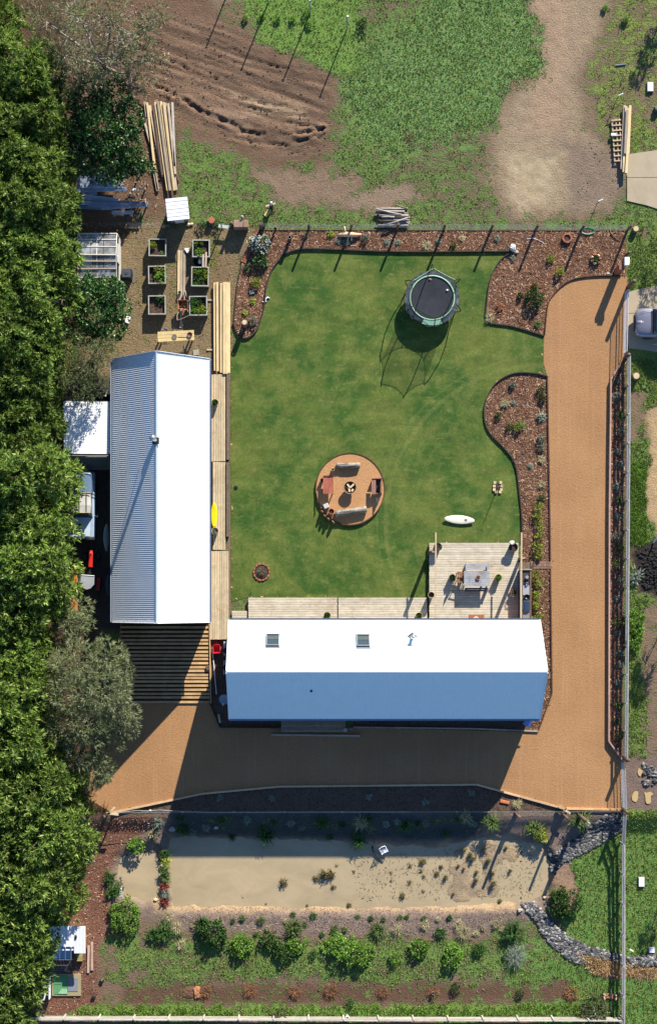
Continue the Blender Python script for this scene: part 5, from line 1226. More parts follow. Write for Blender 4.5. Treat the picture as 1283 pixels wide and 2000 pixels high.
# around the pond
for (x, y, r_, lf, kd, lab) in [(244, 1787, 1.15, L_BRIGHT, 'bush', 'big round bright green shrub at the lower left of the small pool'), (266, 1650, .62, L_BRIGHT, 'bush', 'bright green shrub above the small pool'), (322, 1820, .85, L_DEEP, 'strap', 'dark strappy clump right of the big round shrub'), (300, 1825, .7, L_DEEP, 'strap', 'dark spiky clump just right of the big round shrub'),
    (418, 1820, .95, L_DEEP, 'bush', 'wide dark green shrub below the left part of the pond'), (396, 1806, .7, L_DEEP, 'strap', 'dark strappy clump left of the wide dark shrub'), (470, 1846, .75, L_BRIGHT, 'bush', 'bright yellow-green shrub below left of the pond middle'), (525, 1836, .55, L_DEEP, 'bush', 'small dark green shrub left of the darker pair'), (556, 1855, .6, L_DEEP, 'bush', 'dark grey-green shrub of the middle pair'), (578, 1845, .5, L_BRIGHT, 'bush', 'bright green shrub of the middle pair'),
    (662, 1846, .92, L_BRIGHT, 'bush', 'left half of the largest bright green shrub mass below the pond'), (700, 1862, .92, L_BRIGHT, 'bush', 'right half of the largest bright green shrub mass below the pond'), (820, 1850, .62, L_BRIGHT, 'bush', 'rounded green shrub below the mudflat, left one'), (884, 1864, .66, L_BRIGHT, 'bush', 'bright fluffy green shrub below the mudflat'), (934, 1852, .72, L_DEEP, 'strap', 'tall dark green shrub right of the fluffy one'),
    (1000, 1818, 1.1, L_DEEP, 'strap', 'wide dark spiky clump left of the creek stones'), (1096, 1760, .95, L_DEEP, 'bush', 'dark yellowish shrub over the creek stones below the pond end'), (1085, 1745, .6, L_STRAP, 'strap', 'olive strappy clump at the right tip of the pond'), (738, 1815, .7, L_STRAP, 'strap', 'spiky olive clump above the largest bright shrub'), (575, 1812, .75, L_STRAP, 'strap', 'spreading spiky olive clump below the pond middle'),
    (860, 1820, .6, L_DEEP, 'strap', 'small dark spiky clump above the fluffy shrub'), (230, 1730, .5, L_STRAP, 'strap', 'strappy olive clump on the left bank of the small pool, lower one'), (215, 1712, .62, L_DEEP, 'strap', 'dark grassy clump on the left bank of the small pool'), (222, 1742, .6, L_DEEP, 'strap', 'dark grassy clump above the big round shrub'), (300, 1628, .5, L_STRAW, 'strap', 'pale strappy clump at the top right of the small pool'),
    (310, 1608, .5, L_GREY, 'strap', 'grey strappy clump below the wire fence at the small pool'), (700, 1640, .8, L_DEEP, 'strap', 'shaded spiky clump in the pond edge near the white chair'), (520, 1630, .7, L_DEEP, 'strap', 'shaded clump on the top bank left of the pond middle'), (630, 1605, .6, L_DEEP, 'strap', 'shaded clump on the top bank close to the wire fence'), (705, 1606, .6, L_STRAW, 'tuft', 'pale tussock on the shaded top bank'),
    (790, 1612, .6, L_DEEP, 'strap', 'dark clump on the shaded top bank right of the pale tussock'), (908, 1596, .5, L_STRAW, 'tuft', 'pale tussock on the top bank above the mudflat'), (1008, 1570, .45, L_STRAW, 'tuft', 'pale tussock on the upper side of the wire fence'), (960, 1606, .75, L_STRAP, 'strap', 'sunlit olive clump below the wire fence above the mudflat'), (1040, 1618, .75, L_STRAP, 'strap', 'sunlit olive clump left of the stone band'), (1055, 1632, .55, L_YG, 'bush', 'yellow-green bush at the top right bank of the pond'),
    (1130, 1602, .8, L_STRAP, 'strap', 'olive spiky clump beside the grey boulder below the wire fence'), (360, 1620, .6, L_DEEP, 'strap', 'shaded clump at the top left bank of the pond'), (985, 1866, .1, L_DEEP, 'bush', 'tiny plant beside the grey ghostly shrub'), (1160, 1975, .95, L_DUST, 'bush', 'dusty green shrub at the bottom right corner of the grass'), (1236, 1215, .62, L_BRIGHT, 'bush', 'green shrub just right of the upper rail fence, upper one'), (1236, 1248, .66, L_BRIGHT, 'bush', 'green shrub just right of the upper rail fence, lower one'),
    (1240, 1125, .6, L_GREY, 'strap', 'grey-green strappy plant right of the rail fence by the dark heap'), (345, 1812, .6, L_STRAW, 'tuft', 'pale tussock right of the dark strappy clump'), (355, 1845, .5, L_STRAW, 'tuft', 'pale tussock on the grass edge below left of the pond'), (330, 1790, .6, L_STRAW, 'tuft', 'green-yellow tussock near the left end of the pond'), (775, 1814, .55, L_STRAW, 'tuft', 'long pale tussock in the bank above the left rounded shrub'), (828, 1806, .45, L_STRAW, 'tuft', 'pale tussock in the bank right of the long one'),
    (904, 1822, .62, L_STRAW, 'tuft', 'large pale tussock above the fluffy shrub'), (895, 1806, .5, L_STRAW, 'tuft', 'pale tussock touching the large one'), (968, 1803, .4, L_STRAW, 'tuft', 'small pale tussock left of the wide spiky clump'), (1003, 1870, .9, L_GREY, 'tuft', 'ghostly pale grey shrub below the wide spiky clump'), (1008, 1858, .8, L_GREY, 'tuft', 'upper part of the ghostly pale grey pair of shrubs'), (655, 1812, .35, L_STRAP, 'tuft', 'small olive tussock above the largest bright shrub'),
    (510, 1796, .4, L_STRAP, 'tuft', 'small olive tussock on the bank below the pond middle'), (612, 1788, .3, L_DEEP, 'strap', 'small dark plant on the bank below the pond'), (612, 1862, .3, L_DEEP, 'bush', 'low green plant left of the largest bright shrub'), (770, 1872, .4, L_BRIGHT, 'bush', 'low green plant right of the largest bright shrub'), (1015, 1940, .3, L_DEEP, 'bush', 'small grey plant in the bare dirt at the lower right'), (890, 1926, .3, L_DEEP, 'bush', 'small dark plant in the bare dirt right of the rusty plants'),
    (683, 1958, .3, L_DEEP, 'bush', 'small dark plant above the bottom fence'), (545, 1985, .5, L_DUST, 'bush', 'dusty shrub beside the bottom fence'), (1140, 1985, .4, L_YG, 'bush', 'yellow-green plant beside the bottom fence'), (60, 1975, .9, L_DUST, 'bush', 'tangled shrub at the bottom left corner')]:
    P_(x, y, kd, r_, min(1.0, r_ * .95), lf, lab, 'shrub' if kd == 'bush' else 'plant')
for i, (x, y, w_) in enumerate([(400, 1936, 'first'), (488, 1934, 'second'), (575, 1937, 'third'), (645, 1935, 'fourth'), (748, 1937, 'fifth'), (845, 1936, 'sixth'), (1115, 1938, 'last')]):
    P_(x, y, 'twiggy', .5, .35, L_RUST, '%s rusty-leaved plant from the left in the bare dirt row' % w_, group='rusty-leaved plants in the dirt row above the bottom fence')
# weir row between the two waters
for i, (y, lf, lab) in enumerate([(1668, L_DEEP, 'topmost dark plant on the weir between pool and pond'), (1684, L_YG, 'yellowish plant near the top of the weir'), (1700, L_STRAP, 'olive plant in the middle of the weir'), (1716, L_STRAP, 'second olive plant on the weir'), (1732, L_RED, 'upper red-leaved plant on the weir'), (1746, L_GREY, 'grey plant between the red ones on the weir'), (1760, L_RED, 'lowest red-leaved plant on the weir')]):
    P_(322 + (i % 2) * 3, y, 'strap', .42, .4, lf, lab)
RG = 'reed tufts standing in the muddy water'
reeds = [(474, 1750, 1), (555, 1722, 2), (520, 1765, .6), (616, 1715, 1.3), (634, 1708, 2), (645, 1706, 2), (651, 1732, 1.2), (658, 1690, 1.1), (661, 1718, .8), (678, 1706, .5), (690, 1702, 1), (707, 1686, .6), (720, 1745, .5), (745, 1747, .6), (762, 1704, 1.1), (764, 1718, 1), (798, 1690, 1.2), (800, 1722, 1.3), (786, 1748, 1.6), (820, 1700, 1.2), (824, 1680, 1.4), (826, 1740, 1.1), (828, 1712, 1.2), (760, 1678, .7),
         (852, 1704, 1), (870, 1712, 1), (861, 1692, .8), (895, 1690, .8), (905, 1660, 1), (918, 1668, 1.2), (922, 1676, 1.2), (945, 1660, .9), (953, 1680, 1.2), (960, 1705, 1), (930, 1702, 1), (928, 1718, 1.1), (962, 1724, 1.4), (995, 1700, .9), (988, 1655, .7), (975, 1758, 1), (905, 1696, .7), (885, 1745, .6), (846, 1752, .6), (682, 1766, 1), (600, 1768, .7)]
for i, (x, y, s_) in enumerate(sorted(reeds)): P_(x, y, 'tuft', .22, .3, L_REED, 'olive reed tuft standing in the shallow pond, %s from the left' % nth(i + 1), 'reed', name='reed_tuft', group=RG, sc=s_ * .9, var=3)
# grey hummocks of bank plants
BG = 'small tufts on the bank below the pond'
for i in range(26):
    P_(350 + i * 25 + random.uniform(-8, 8), random.uniform(1784, 1826), random.choice(['tuft', 'strap']), .24, .3, random.choice([L_STRAP, L_DEEP, L_STRAW]), 'scruffy tuft on the bank below the pond, %s from the left' % nth(i + 1), group=BG, var=2)
BG2 = 'small tufts on the shaded bank above the pond'
for i in range(22):
    P_(350 + i * 27 + random.uniform(-8, 8), random.uniform(1594, 1636), random.choice(['tuft', 'strap']), .32, .3, random.choice([L_DEEP, L_DEEP, L_GREY]), 'dark scruffy tuft on the shaded upper pond bank, %s from the left' % nth(i + 1), group=BG2, var=2)
for i, (x, y) in enumerate([(430, 1558), (530, 1560), (720, 1556), (830, 1566), (920, 1548)]):
    P_(x, y, 'tuft', .28, .3, L_GREY, 'grey tuft in the shaded bark strip below the drive, %s from the left' % nth([1, 2, 3, 4, 5][i]), group='grey tufts in the shaded bark strip')
# weeds in the field
WG = 'broad-leaved weeds in the top field'
for i in range(7):
    P_(480 + i * 31 if i < 5 else 1180 + 40 * (i - 5), random.uniform(5, 90), 'bush', .19, .14, L_BRIGHT, 'low broad-leaved weed in the top field, %s from the left' % nth(i + 1), 'weed', group=WG, var=2)
P_(708, 48, 'bush', .35, .4, L_DEEP, 'dark green weed clump right of the last tall pole', 'weed'); P_(600, 22, 'bush', .28, .4, L_BRIGHT, 'bright weed clump at the foot of the tall pole on the top edge', 'weed')
# ------------------------------------------------------------------ OBJECTS
def one(mb, name, m, loc, label, cat, rz=0.0, smooth=False, group=None):
    o = mb.build(name, m, None, smooth, loc, rz); return tag(o, label, cat, group)
TERRA = mat('terracotta', S(178, 104, 72), .8, 0, .15, 6, .2, .1)
REDW = mat('red_stained_wood', S(178, 96, 76), .7, 0, .15, 4, .3, .08, grain='y')
DKPOT = mat('dark_pot', S(62, 50, 44), .7, 0, .2, 6, .2, .1)
PALEPOT = mat('pale_wicker_pot', S(190, 170, 130), .8, 0, .2, 8, .4, .05)
GREYPOT = mat('grey_pot', S(120, 110, 96), .8, 0, .2, 6, .2, .1)
LOGM = mat('silvered_log', S(158, 148, 132), .85, 0, .45, 3, .6, .1, grain='x', dirt=(S(56, 48, 42), .9))
def bowl(e, name, r, h, m, t=.03, taper=.8, n=18):
    MB().lathe([(r * taper, 0), (r * .95, h * .8), (r, h), (r - t, h), (r * taper - t * .5, h * .25), (.01, h * .25)], n).build(name, m, e, True)
def potted(px, py, r, h, z, m, label, plant_=None, leaf=None, fill=True, cat='plant pot', pr=None):
    e = empty('plant_pot', W(px, py, z + h) * 1.0 - Vector((0, 0, h)), 0, label, cat)
    bowl(e, 'pot', r, h, m)
    if fill: MB().lathe([(r * .86, h * .74), (.01, h * .80)], 14).build('soil', SOIL, e)
    if plant_:
        rng = np.random.RandomState(int(px)); n = 46; d = unit(rng.randn(n, 3)); d[:, 2] = abs(d[:, 2]); pr = pr or r * .55
        P = d * [pr, pr, pr * .9] + [0, 0, h * .8]
        link('foliage', quads_mesh('foliage', leaf_quads(P, unit(d + [0, 0, .5]), 3, .12, .05 if plant_ == 'leafy' else .02, .7, rng), leaf), e)
    return e
DK = .34
potted(420, 786, .24, .42, .26, PALEPOT, 'pale round pot with a green plant on the upper walkway by the shed', 'leafy', L_DEEP)
potted(420, 1037, .24, .42, .26, PALEPOT, 'pale round pot just below the yellow surfboard', 'thin', L_GREY)
potted(639, 1202, .24, .40, .30, PALEPOT, 'pale pot with a green plant in the middle of the long house deck', 'leafy', L_DEEP)
potted(818, 1203, .24, .40, .30, PALEPOT, 'pale pot with a dark plant at the right end of the long house deck', 'leafy', L_DEEP)
potted(883, 1128, .22, .45, DK, GREYPOT, 'round pot left of the outdoor table', 'leafy', L_DEEP, pr=.14)
potted(973, 1128, .23, .45, DK, PALEPOT, 'round pot with a bright plant right of the outdoor table', 'leafy', L_BRIGHT, pr=.16)
potted(842, 1162, .22, .62, DK, PALEPOT, 'tall empty pale pot on the left edge of the square deck', None)
potted(1003, 1158, .20, .35, DK, TERRA, 'small terracotta pot with a trailing plant beside the outdoor kitchen', 'thin', L_GREY, pr=.26)
potted(855, 1068, .27, .50, DK, DKPOT, 'dark half barrel at the top left corner of the square deck', 'thin', L_GREY, pr=.2)
potted(1002, 1069, .30, .50, DK, DKPOT, 'dark tub with a paler lid at the top right corner of the square deck', None)
potted(650, 917, .11, .30, .16, PALEPOT, 'small pale pot beside the upper log seat', None)
potted(647, 999, .20, .40, .16, TERRA, 'terracotta pot at the lower left of the fire circle', None)
one(MB().blob((0, 0, .1), (.2, .16, .12), 3, .2), 'garden_rock', mat('pale_rock', S(226, 222, 210), .8, 0, .1, 6, .3, .05), W(999, 1060, .84), 'rounded pale rock on the top right tub', 'rock')
# ---- tall timber posts with thin beams over the deck
for x, y, tx, lab, l2 in ((838, 1080, 851, 'left post and beam frame over the square deck', 0), (1013, 1092, 1018, 'right post and beam frame over the square deck', 1)):
    e = empty('pergola_frame', G(x, y), 0, lab, 'pergola')
    MB().tube([(0, 0, 0), (0, 0, 2.5)], [.12, .11], 10).build('post', FPOST, e, True)
    a_ = W(tx, 1040, 2.55) - e.location; b_ = W(tx - 1, 1212, 2.6) - e.location
    MB().bar((a_.x, a_.y, 2.55), (b_.x, b_.y, 2.6), .10, .05).build('beam', EDGEP, e)
    MB().bar((0, 0, 2.48), (a_.x, 0, 2.52), .08, .05).build('bracket', EDGEP, e)
# ---- outdoor table, bench, armchairs
WTH = mat('weathered_white_wood', S(170, 170, 172), .8, 0, .2, 3, .4, .06, grain='x', dirt=(S(120, 116, 112), .7))
e = empty('outdoor_table', W(931, 1130, DK + .75) - Vector((0, 0, .75 + 0)), 0, 'weathered whitish wooden table on the square deck', 'table')
e.location.z = DK
for k in range(8): link('plank', ubox(WTH), e, (0, -.5 + .0625 + k * .125, .735), (0, 0, 0), (1.66, .118, .035))
for sx in (-1, 1):
    for sy in (-1, 1): MB().box((sx * .74, sy * .42, .36), (.08, .08, .72)).build('leg', WTH, e)
f_ = MB(); f_.box((0, .44, .67), (1.4, .025, .09)); f_.box((0, -.44, .67), (1.4, .025, .09)); f_.build('apron', WTH, e)
e = empty('outdoor_bench', W(931, 1107, DK + .45), 0, 'whitish bench with low back above the outdoor table', 'bench'); e.location.z = DK
for k in range(3): link('slat', ubox(WTH), e, (0, -.15 + k * .13, .44), (0, 0, 0), (1.5, .12, .03))
for sx in (-1, 1): MB().box((sx * .68, 0, .22), (.07, .40, .42)).build('leg', WTH, e); MB().bar((sx * .72, -.2, .6), (sx * .72, .25, .62), .06, .04).build('armrest', WTH, e)
BR = mat('brown_wood_chair', S(150, 110, 76), .7, 0, .2, 4, .3, .1)
def armchair(loc, rz, label, m, h=.42):
    e = empty('garden_armchair', loc, rz, label, 'chair')
    for k in range(4): link('slat', ubox(m), e, (0, -.2 + k * .13, h), (0, 0, 0), (.5, .115, .025))
    for k in range(4): MB().bar((-.2 + k * .133, .3, h), (-.2 + k * .133, .42, h + .5), .10, .02).build('back_slat', m, e)
    for sx in (-1, 1):
        MB().box((sx * .29, 0, h + .2), (.09, .6, .025)).build('armrest', m, e)
        for sy in (-1, 1): MB().box((sx * .28, sy * .24, (h + .2) / 2), (.05, .05, h + .2)).build('leg', m, e)
    return e
armchair(W(900, 1128, DK + .4) * 1 - Vector((0, 0, .4)), math.radians(80), 'brown wooden armchair pulled out at the left end of the outdoor table', BR)
e = empty('outdoor_bench', W(931, 1152, DK + .45), 0, 'dark slatted bench tucked under the lower side of the outdoor table', 'bench'); e.location.z = DK
for k in range(2): link('slat', ubox(mat('dark_bench_wood', S(110, 104, 100), .8, 0, .2, 4, .3, .1)), e, (0, -.05 + k * .13, .44), (0, 0, 0), (1.5, .11, .03))
for sx in (-1, 1): MB().box((sx * .68, 0, .22), (.07, .26, .42)).build('leg', WTH, e)
e = empty('fruit_bowl', W(933, 1128, DK + .755), 0, 'round reddish bowl in the middle of the outdoor table', 'bowl'); bowl(e, 'dish', .15, .09, TERRA, .015, .5); MB().blob((0, 0, .06), (.1, .1, .05), 4).build('contents', DKPOT, e)
one(MB().box((0, 0, 0), (1.0, .42, .02), bev=.005), 'doormat', mat('orange_doormat', S(176, 104, 66), .95, 0, .2, 20, .4), W(930, 1207, DK + .012), 'orange-brown doormat on the deck against the house', 'doormat')
mb = MB()
for k, (x, y, r_) in enumerate(((-.14, -.05, .06), (-.08, .03, .08), (0, .07, .085), (.08, .04, .08), (.15, -.03, .07), (.2, -.1, .06))): mb.blob((x, y, .04), (r_, r_, .05), k, .25)
one(mb, 'crumpled_towel', mat('pale_towel', S(224, 200, 184), .9, 0, .1, 8, .3), W(929, 1208, DK + .03), 'crumpled pale towel lying on the orange doormat', 'towel')
# ---- outdoor kitchen
a_ = W(1022, 1165, 0); e = empty('outdoor_kitchen', G(1021, 1162), 0, 'narrow outdoor kitchen counter along the right edge of the square deck', 'kitchen counter')
KD = mat('dark_counter', S(70, 64, 62), .6, 0, .15, 5, .2, .05); KW = mat('grey_wash_timber', S(160, 152, 144), .8, 0, .2, 4, .3, .05, grain='y')
MB().box((0, 0, .62), (.72, 3.2, 1.12)).build('cabinet', KD, e); MB().box((-.30, 0, 1.21), (.14, 3.3, .05)).build('worktop_edge', KW, e); MB().box((.31, 0, 1.21), (.10, 3.3, .05)).build('worktop_edge', FPOST, e)
MB().box((0, 1.64, 1.23), (.8, .08, .09)).build('end_rail', KW, e); MB().box((.02, .30, 1.20), (.42, .62, .05)).build('steel_tray', mat('matte_steel', (.5, .48, .46), .4, .4, .1, 5, 0, 0), e)
b_ = empty('gas_barbecue', e.location + Vector((.03, -.72, 1.19)), 0, 'dark blue-grey barbecue lid set in the outdoor kitchen', 'barbecue')
BL = mat('barbecue_lid_enamel', (.04, .06, .10), .25, .2, .1, 5, 0, 0, spec=.7)
MB().loft([[(-.2 , y, 0), (-.2, y, .10), (-.12, y, .17), (.12, y, .17), (.2, y, .10), (.2, y, 0)] for y in (-.32, .32)]).build('lid', BL, b_); MB().tube([(-.23, -.24, .1), (-.23, .24, .1)], .014, 8).build('handle', STEEL, b_)
for y in (-.33, .33): MB().box((0, y, .05), (.42, .03, .1)).build('side_panel', STEEL, b_)
MB().box((.02, -1.28, 1.21), (.44, .46, .04)).build('sink_lid', mat('grey_laminate', S(150, 140, 130), .6, 0, .1, 5, .1, 0), e)
for k, (y, r_, lab, m_) in enumerate(((1.15, .09, 'small white pot at the top of the outdoor kitchen', WHITEP), (.92, .08, 'small dark pot below the white one on the outdoor kitchen', DKPOT), (.72, .09, 'round shiny bowl on the outdoor kitchen', STEEL), (-.12, .17, 'round dark cooking pot beside the barbecue', DARK))):
    q = empty('kitchen_pot', e.location + Vector((.06, y, 1.19)), 0, lab, 'pot'); bowl(q, 'pot', r_, .14, m_, .012, .85); MB().tube([(r_, 0, .11), (r_ + .06, 0, .12)], .012, 6).build('handle', DARK, q)

# ---- fire circle furniture
ZF = .165
def log_seat(x0, y0, x1, y1, r, label):
    a_ = W(x0, y0, ZF + r * 2); b_ = W(x1, y1, ZF + r * 2); a_.z = b_.z = ZF + r * .95; c = (a_ + b_) / 2; e = empty('log_seat', Vector((c.x, c.y, ZF)), 0, label, 'log bench')
    pts = [a_.lerp(b_, k / 8) - e.location for k in range(9)]; mb = MB(); n = 12; rings = []
    d = (pts[-1] - pts[0]).normalized(); u = Vector((-d.y, d.x, 0))
    for k, p in enumerate(pts):
        rings.append([p + (u * math.cos(t_) + Vector((0, 0, 1)) * math.sin(t_)) * r * random.uniform(.86, 1.08) for t_ in [2 * math.pi * j / n for j in range(n)]])
    mb.loft(rings).build('log', LOGM, e, True)
    for q in (pts[1], pts[-2]): MB().box((q.x, q.y, .03), (.35, .3, .06), math.atan2(d.y, d.x)).build('foot_block', LOGM, e)
    mb = MB()
    for k in range(5):
        t_ = random.uniform(.6, 2.5); o_ = (u * math.cos(t_) + Vector((0, 0, 1)) * math.sin(t_)) * r * 1.0
        mb.tube([pts[1 + k % 4] + o_, pts[4 + k % 4] + o_ * random.uniform(.97, 1.02)], .014, 5)
    mb.build('bark_strip', mat('dark_bark_strip', S(64, 54, 46), .9), e)['kind'] = 'stuff'
    return e
log_seat(657, 909, 703, 908, .19, 'silvered log seat at the top of the fire circle')
log_seat(655, 1003, 716, 994, .20, 'longer split log seat at the bottom of the fire circle')
e = empty('fire_bowl', W(683.5, 952, ZF + .45), 0, 'round steel fire bowl with pale firewood in the fire circle', 'fire pit'); e.location.z = ZF
RUST = mat('rusty_steel', S(92, 70, 58), .8, .3, .3, 8, .3, .05)
MB().lathe([(.12, .0), (.14, .1), (.34, .30), (.40, .45), (.37, .45), (.30, .30), (.01, .22)], 20).build('bowl', RUST, e, True)
MB().lathe([(.40, .44), (.42, .44), (.42, .47), (.40, .47), (.40, .44)], 20, caps=False).build('rim', mat('pale_rim', S(200, 180, 150), .6, .2, .1, 8, .1, 0), e, True)
for k, (a0, b0) in enumerate((((-.18, .22, .44), (.02, -.04, .44)), ((.25, .22, .45), (.0, -.02, .47)), ((-.03, -.05, .43), (-.05, -.28, .43)), ((.2, -.1, .42), (.1, -.25, .42)))):
    o = MB().bar(a0, b0, .11, .07).build('firewood_split', PINE, None, loc=e.location); tag(o, ['pale firewood split leaning left in the fire bowl', 'pale firewood split leaning right in the fire bowl', 'short greyer firewood piece at the bottom of the fire bowl', 'tiny pale firewood offcut at the right of the fire bowl'][k], 'firewood')
# left red slatted seat, right red seat
e = empty('slatted_bench', W(641, 947, ZF + .45), 0, 'red slatted wooden bench at the left of the fire circle', 'bench'); e.location.z = ZF
for k in range(6): link('slat', ubox(REDW), e, (-.28 + k * .112, 0, .43), (0, 0, 0), (.10, 1.15, .03))
for sx in (-.3, .3):
    for sy in (-.5, .5): MB().box((sx, sy, .2), (.06, .06, .42)).build('leg', REDW, e)
MB().box((-.32, 0, .62), (.03, 1.15, .10)).build('back_rail', REDW, e); MB().box((0, .58, .48), (.66, .03, .05)).build('end_rail', DKPOT, e)
e = empty('slatted_bench', W(735, 950, ZF + .45), 0, 'red wooden bench with a raised back at the right of the fire circle', 'bench'); e.location.z = ZF
RW2 = mat('faded_red_wood', S(164, 116, 98), .7, 0, .15, 4, .3, .08, grain='y')
for k in range(2): link('slat', ubox(RW2), e, (-.25 + k * .14, -.05, .45), (0, 0, 0), (.13, .9, .03))
MB().box((.12, .05, .20), (.34, 1.05, .03)).build('lower_shelf', DKPOT, e)
for k in range(3): MB().box((.33, .05, .42 + k * .14), (.03, 1.1, .11)).build('back_slat', RW2, e)
for sy in (-.45, .52):
    MB().box((.05, sy, .22), (.62, .05, .44)).build('side_frame', RW2, e)
e = empty('firewood_crate', W(738, 975, ZF + .2), 0, 'small pale triangular offcut leaning below the right red bench', 'offcut'); MB().prism([(-.15, .1), (.18, .12), (-.1, -.2)], 0, .06).build('board', EDGEP, e)
tag(MB().box((0, 0, .2), (.34, .30, .4), bev=.02).build('stump_seat', mat('pale_block', S(206, 200, 186), .8, 0, .15, 5, .3, 0), None, loc=(W(637, 988, ZF + .4) * 1.0 - Vector((0, 0, .4))), rz=.4), 'pale square block at the lower left of the fire circle', 'block')
tag(MB().lathe([(.10, 0), (.13, .3), (.11, .3), (.02, .1)], 12).build('small_bucket', DKPOT, None, True, loc=W(629, 938, ZF + .3) - Vector((0, 0, .3))), 'small dark bucket left of the red slatted bench', 'bucket')
for k, (x, y) in enumerate(((629, 1000), (634, 1008), (641, 1014), (650, 1020))):
    tag(MB().lathe([(.001, 0), (.15, .02), (.12, .30), (.07, .42), (.001, .45)], 8, sy=.6).build('edge_stone', mat('brown_slab', S(130, 96, 72), .85, 0, .2, 6, .4, .1), None, loc=G(x, y, .13), rz=-.7), '%s of the upright brown stones on the lower left rim of the fire circle' % ('topmost', 'second', 'third', 'lowest')[k], 'stone', 'upright stones on the fire circle rim')

# ---- surfboards
def surfboard(loc, L_, Wd, rz, m, label, rx=0, ry=0, deco=None, z=0.0):
    e = empty('surfboard', loc, 0, label, 'surfboard'); e.rotation_euler = (rx, ry, rz); rings = []
    for k in range(17):
        t_ = k / 16; x = (t_ - .5) * L_; w = Wd / 2 * max(.02, math.sin(math.pi * min(1, max(0, t_ * .94 + .03))) ** .62); rk = .05 * (abs(t_ - .5) * 2) ** 3
        rings.append([(x, w * math.cos(a_) , rk + .032 * math.sin(a_) * min(1, w * 6)) for a_ in [2 * math.pi * j / 12 for j in range(12)]])
    MB().loft(rings).build('board', m, e, True)
    for sy in (-.09, 0, .09): MB().add([(-L_ * .42, sy, -.02), (-L_ * .36, sy, -.02), (-L_ * .43, sy, -.12), (-L_ * .42, sy + .006, -.02), (-L_ * .36, sy + .006, -.02), (-L_ * .43, sy + .006, -.12)], [(0, 1, 2), (5, 4, 3), (0, 3, 4, 1), (1, 4, 5, 2), (2, 5, 3, 0)]).build('fin', DARK, e)
    if deco: MB().lathe([(deco[2], 0), (deco[2], .006), (.01, .008)], 14, (deco[0], deco[1], .034), sy=.85).build('deck_pad', deco[3], e)
    return e
YEL = mat('yellow_fibreglass', S(250, 226, 20), .25, 0, .05, 3, 0, 0, spec=.6); WHB = mat('cream_fibreglass', S(244, 236, 212), .3, 0, .06, 2, 0, 0, spec=.5)
surfboard(W(418.5, 1006, .34), 1.6, .45, math.pi / 2, YEL, 'bright yellow surfboard lying on the walkway by the shed', deco=(.5, .02, .07, mat('ochre_patch', S(196, 160, 30), .6)))
surfboard(W(896.5, 1015, .14), 1.95, .58, math.radians(176), WHB, 'cream white surfboard lying on the lawn above the square deck', deco=(-.42, 0, .10, mat('grey_logo', S(128, 124, 120), .6)))
o = surfboard(W(208, 1050, 1.2), 1.75, .5, math.pi / 2, mat('pale_green_board', S(214, 222, 206), .4, 0, .1, 2), 'pale surfboard leaning in shade on the left wall of the long shed', rx=math.radians(0), ry=math.radians(0)); o.rotation_euler = (math.radians(52), 0, math.pi / 2)
o = surfboard(W(211, 1142, 1.0), 1.3, .4, math.pi / 2, mat('dim_blue_board', S(120, 136, 150), .4, 0, .1, 2), 'bluish board edge standing in shade low on the left wall of the long shed'); o.rotation_euler = (math.radians(60), 0, math.pi / 2)

# ---- trampoline
tc = G(841.5, 587, .02); e = empty('trampoline', tc, 0, 'round black trampoline with green rim and safety net on the lawn', 'trampoline')
TB = mat('black_jump_mat', (.028, .030, .036), .6, 0, .3, 3, .1, 0); TP = mat('black_silver_pad', (.05, .055, .06), .4, 0, .5, 4, .3, 0, dirt=((.25, .26, .28), .7)); TG = mat('mint_green_vinyl', S(190, 236, 186), .4, 0, .15, 4, .1, 0); TF = mat('black_pole_foam', (.02, .02, .022), .6)
H = .88
MB().lathe([(1.40, H), (.01, H - .04)], 48, caps=False).build('jump_mat', TB, e, True)
mb = MB()
for a0, a1, r0_, r1_, z_ in [(2 * math.pi * k / 48, 2 * math.pi * (k + 1) / 48, 1.43, 1.76, H + .015) for k in range(48)]:
    b0 = random.uniform(-.008, .012)
    mb.add([(r0_ * math.cos(a0), r0_ * math.sin(a0), z_), (r1_ * math.cos(a0), r1_ * math.sin(a0), z_ - .03 + b0), (r1_ * math.cos(a1), r1_ * math.sin(a1), z_ - .03 - b0), (r0_ * math.cos(a1), r0_ * math.sin(a1), z_)], [(0, 1, 2, 3)])
mb.build('edge_pad', TP, e)
MB().lathe([(1.38, H + .01), (1.46, H + .015), (1.46, H + .045), (1.38, H + .045), (1.38, H + .01)], 64, caps=False).build('green_rim', TG, e, True)
mb = MB()
for a_ in np.linspace(-1.95, -1.2, 8)[:-1]:
    b_ = a_ + .75 / 7
    mb.add([(1.47 * math.cos(a_), 1.47 * math.sin(a_), H + .03), (1.77 * math.cos(a_), 1.77 * math.sin(a_), H), (1.77 * math.cos(b_), 1.77 * math.sin(b_), H), (1.47 * math.cos(b_), 1.47 * math.sin(b_), H + .03)], [(0, 1, 2, 3)])
mb.build('green_panel', TG, e)
MB().tube([(1.72 * math.cos(a_), 1.72 * math.sin(a_), H - .06) for a_ in np.linspace(0, 2 * math.pi, 49)[:-1]], .03, 8, close=True).build('frame_ring', STEEL, e, True)
tops = []
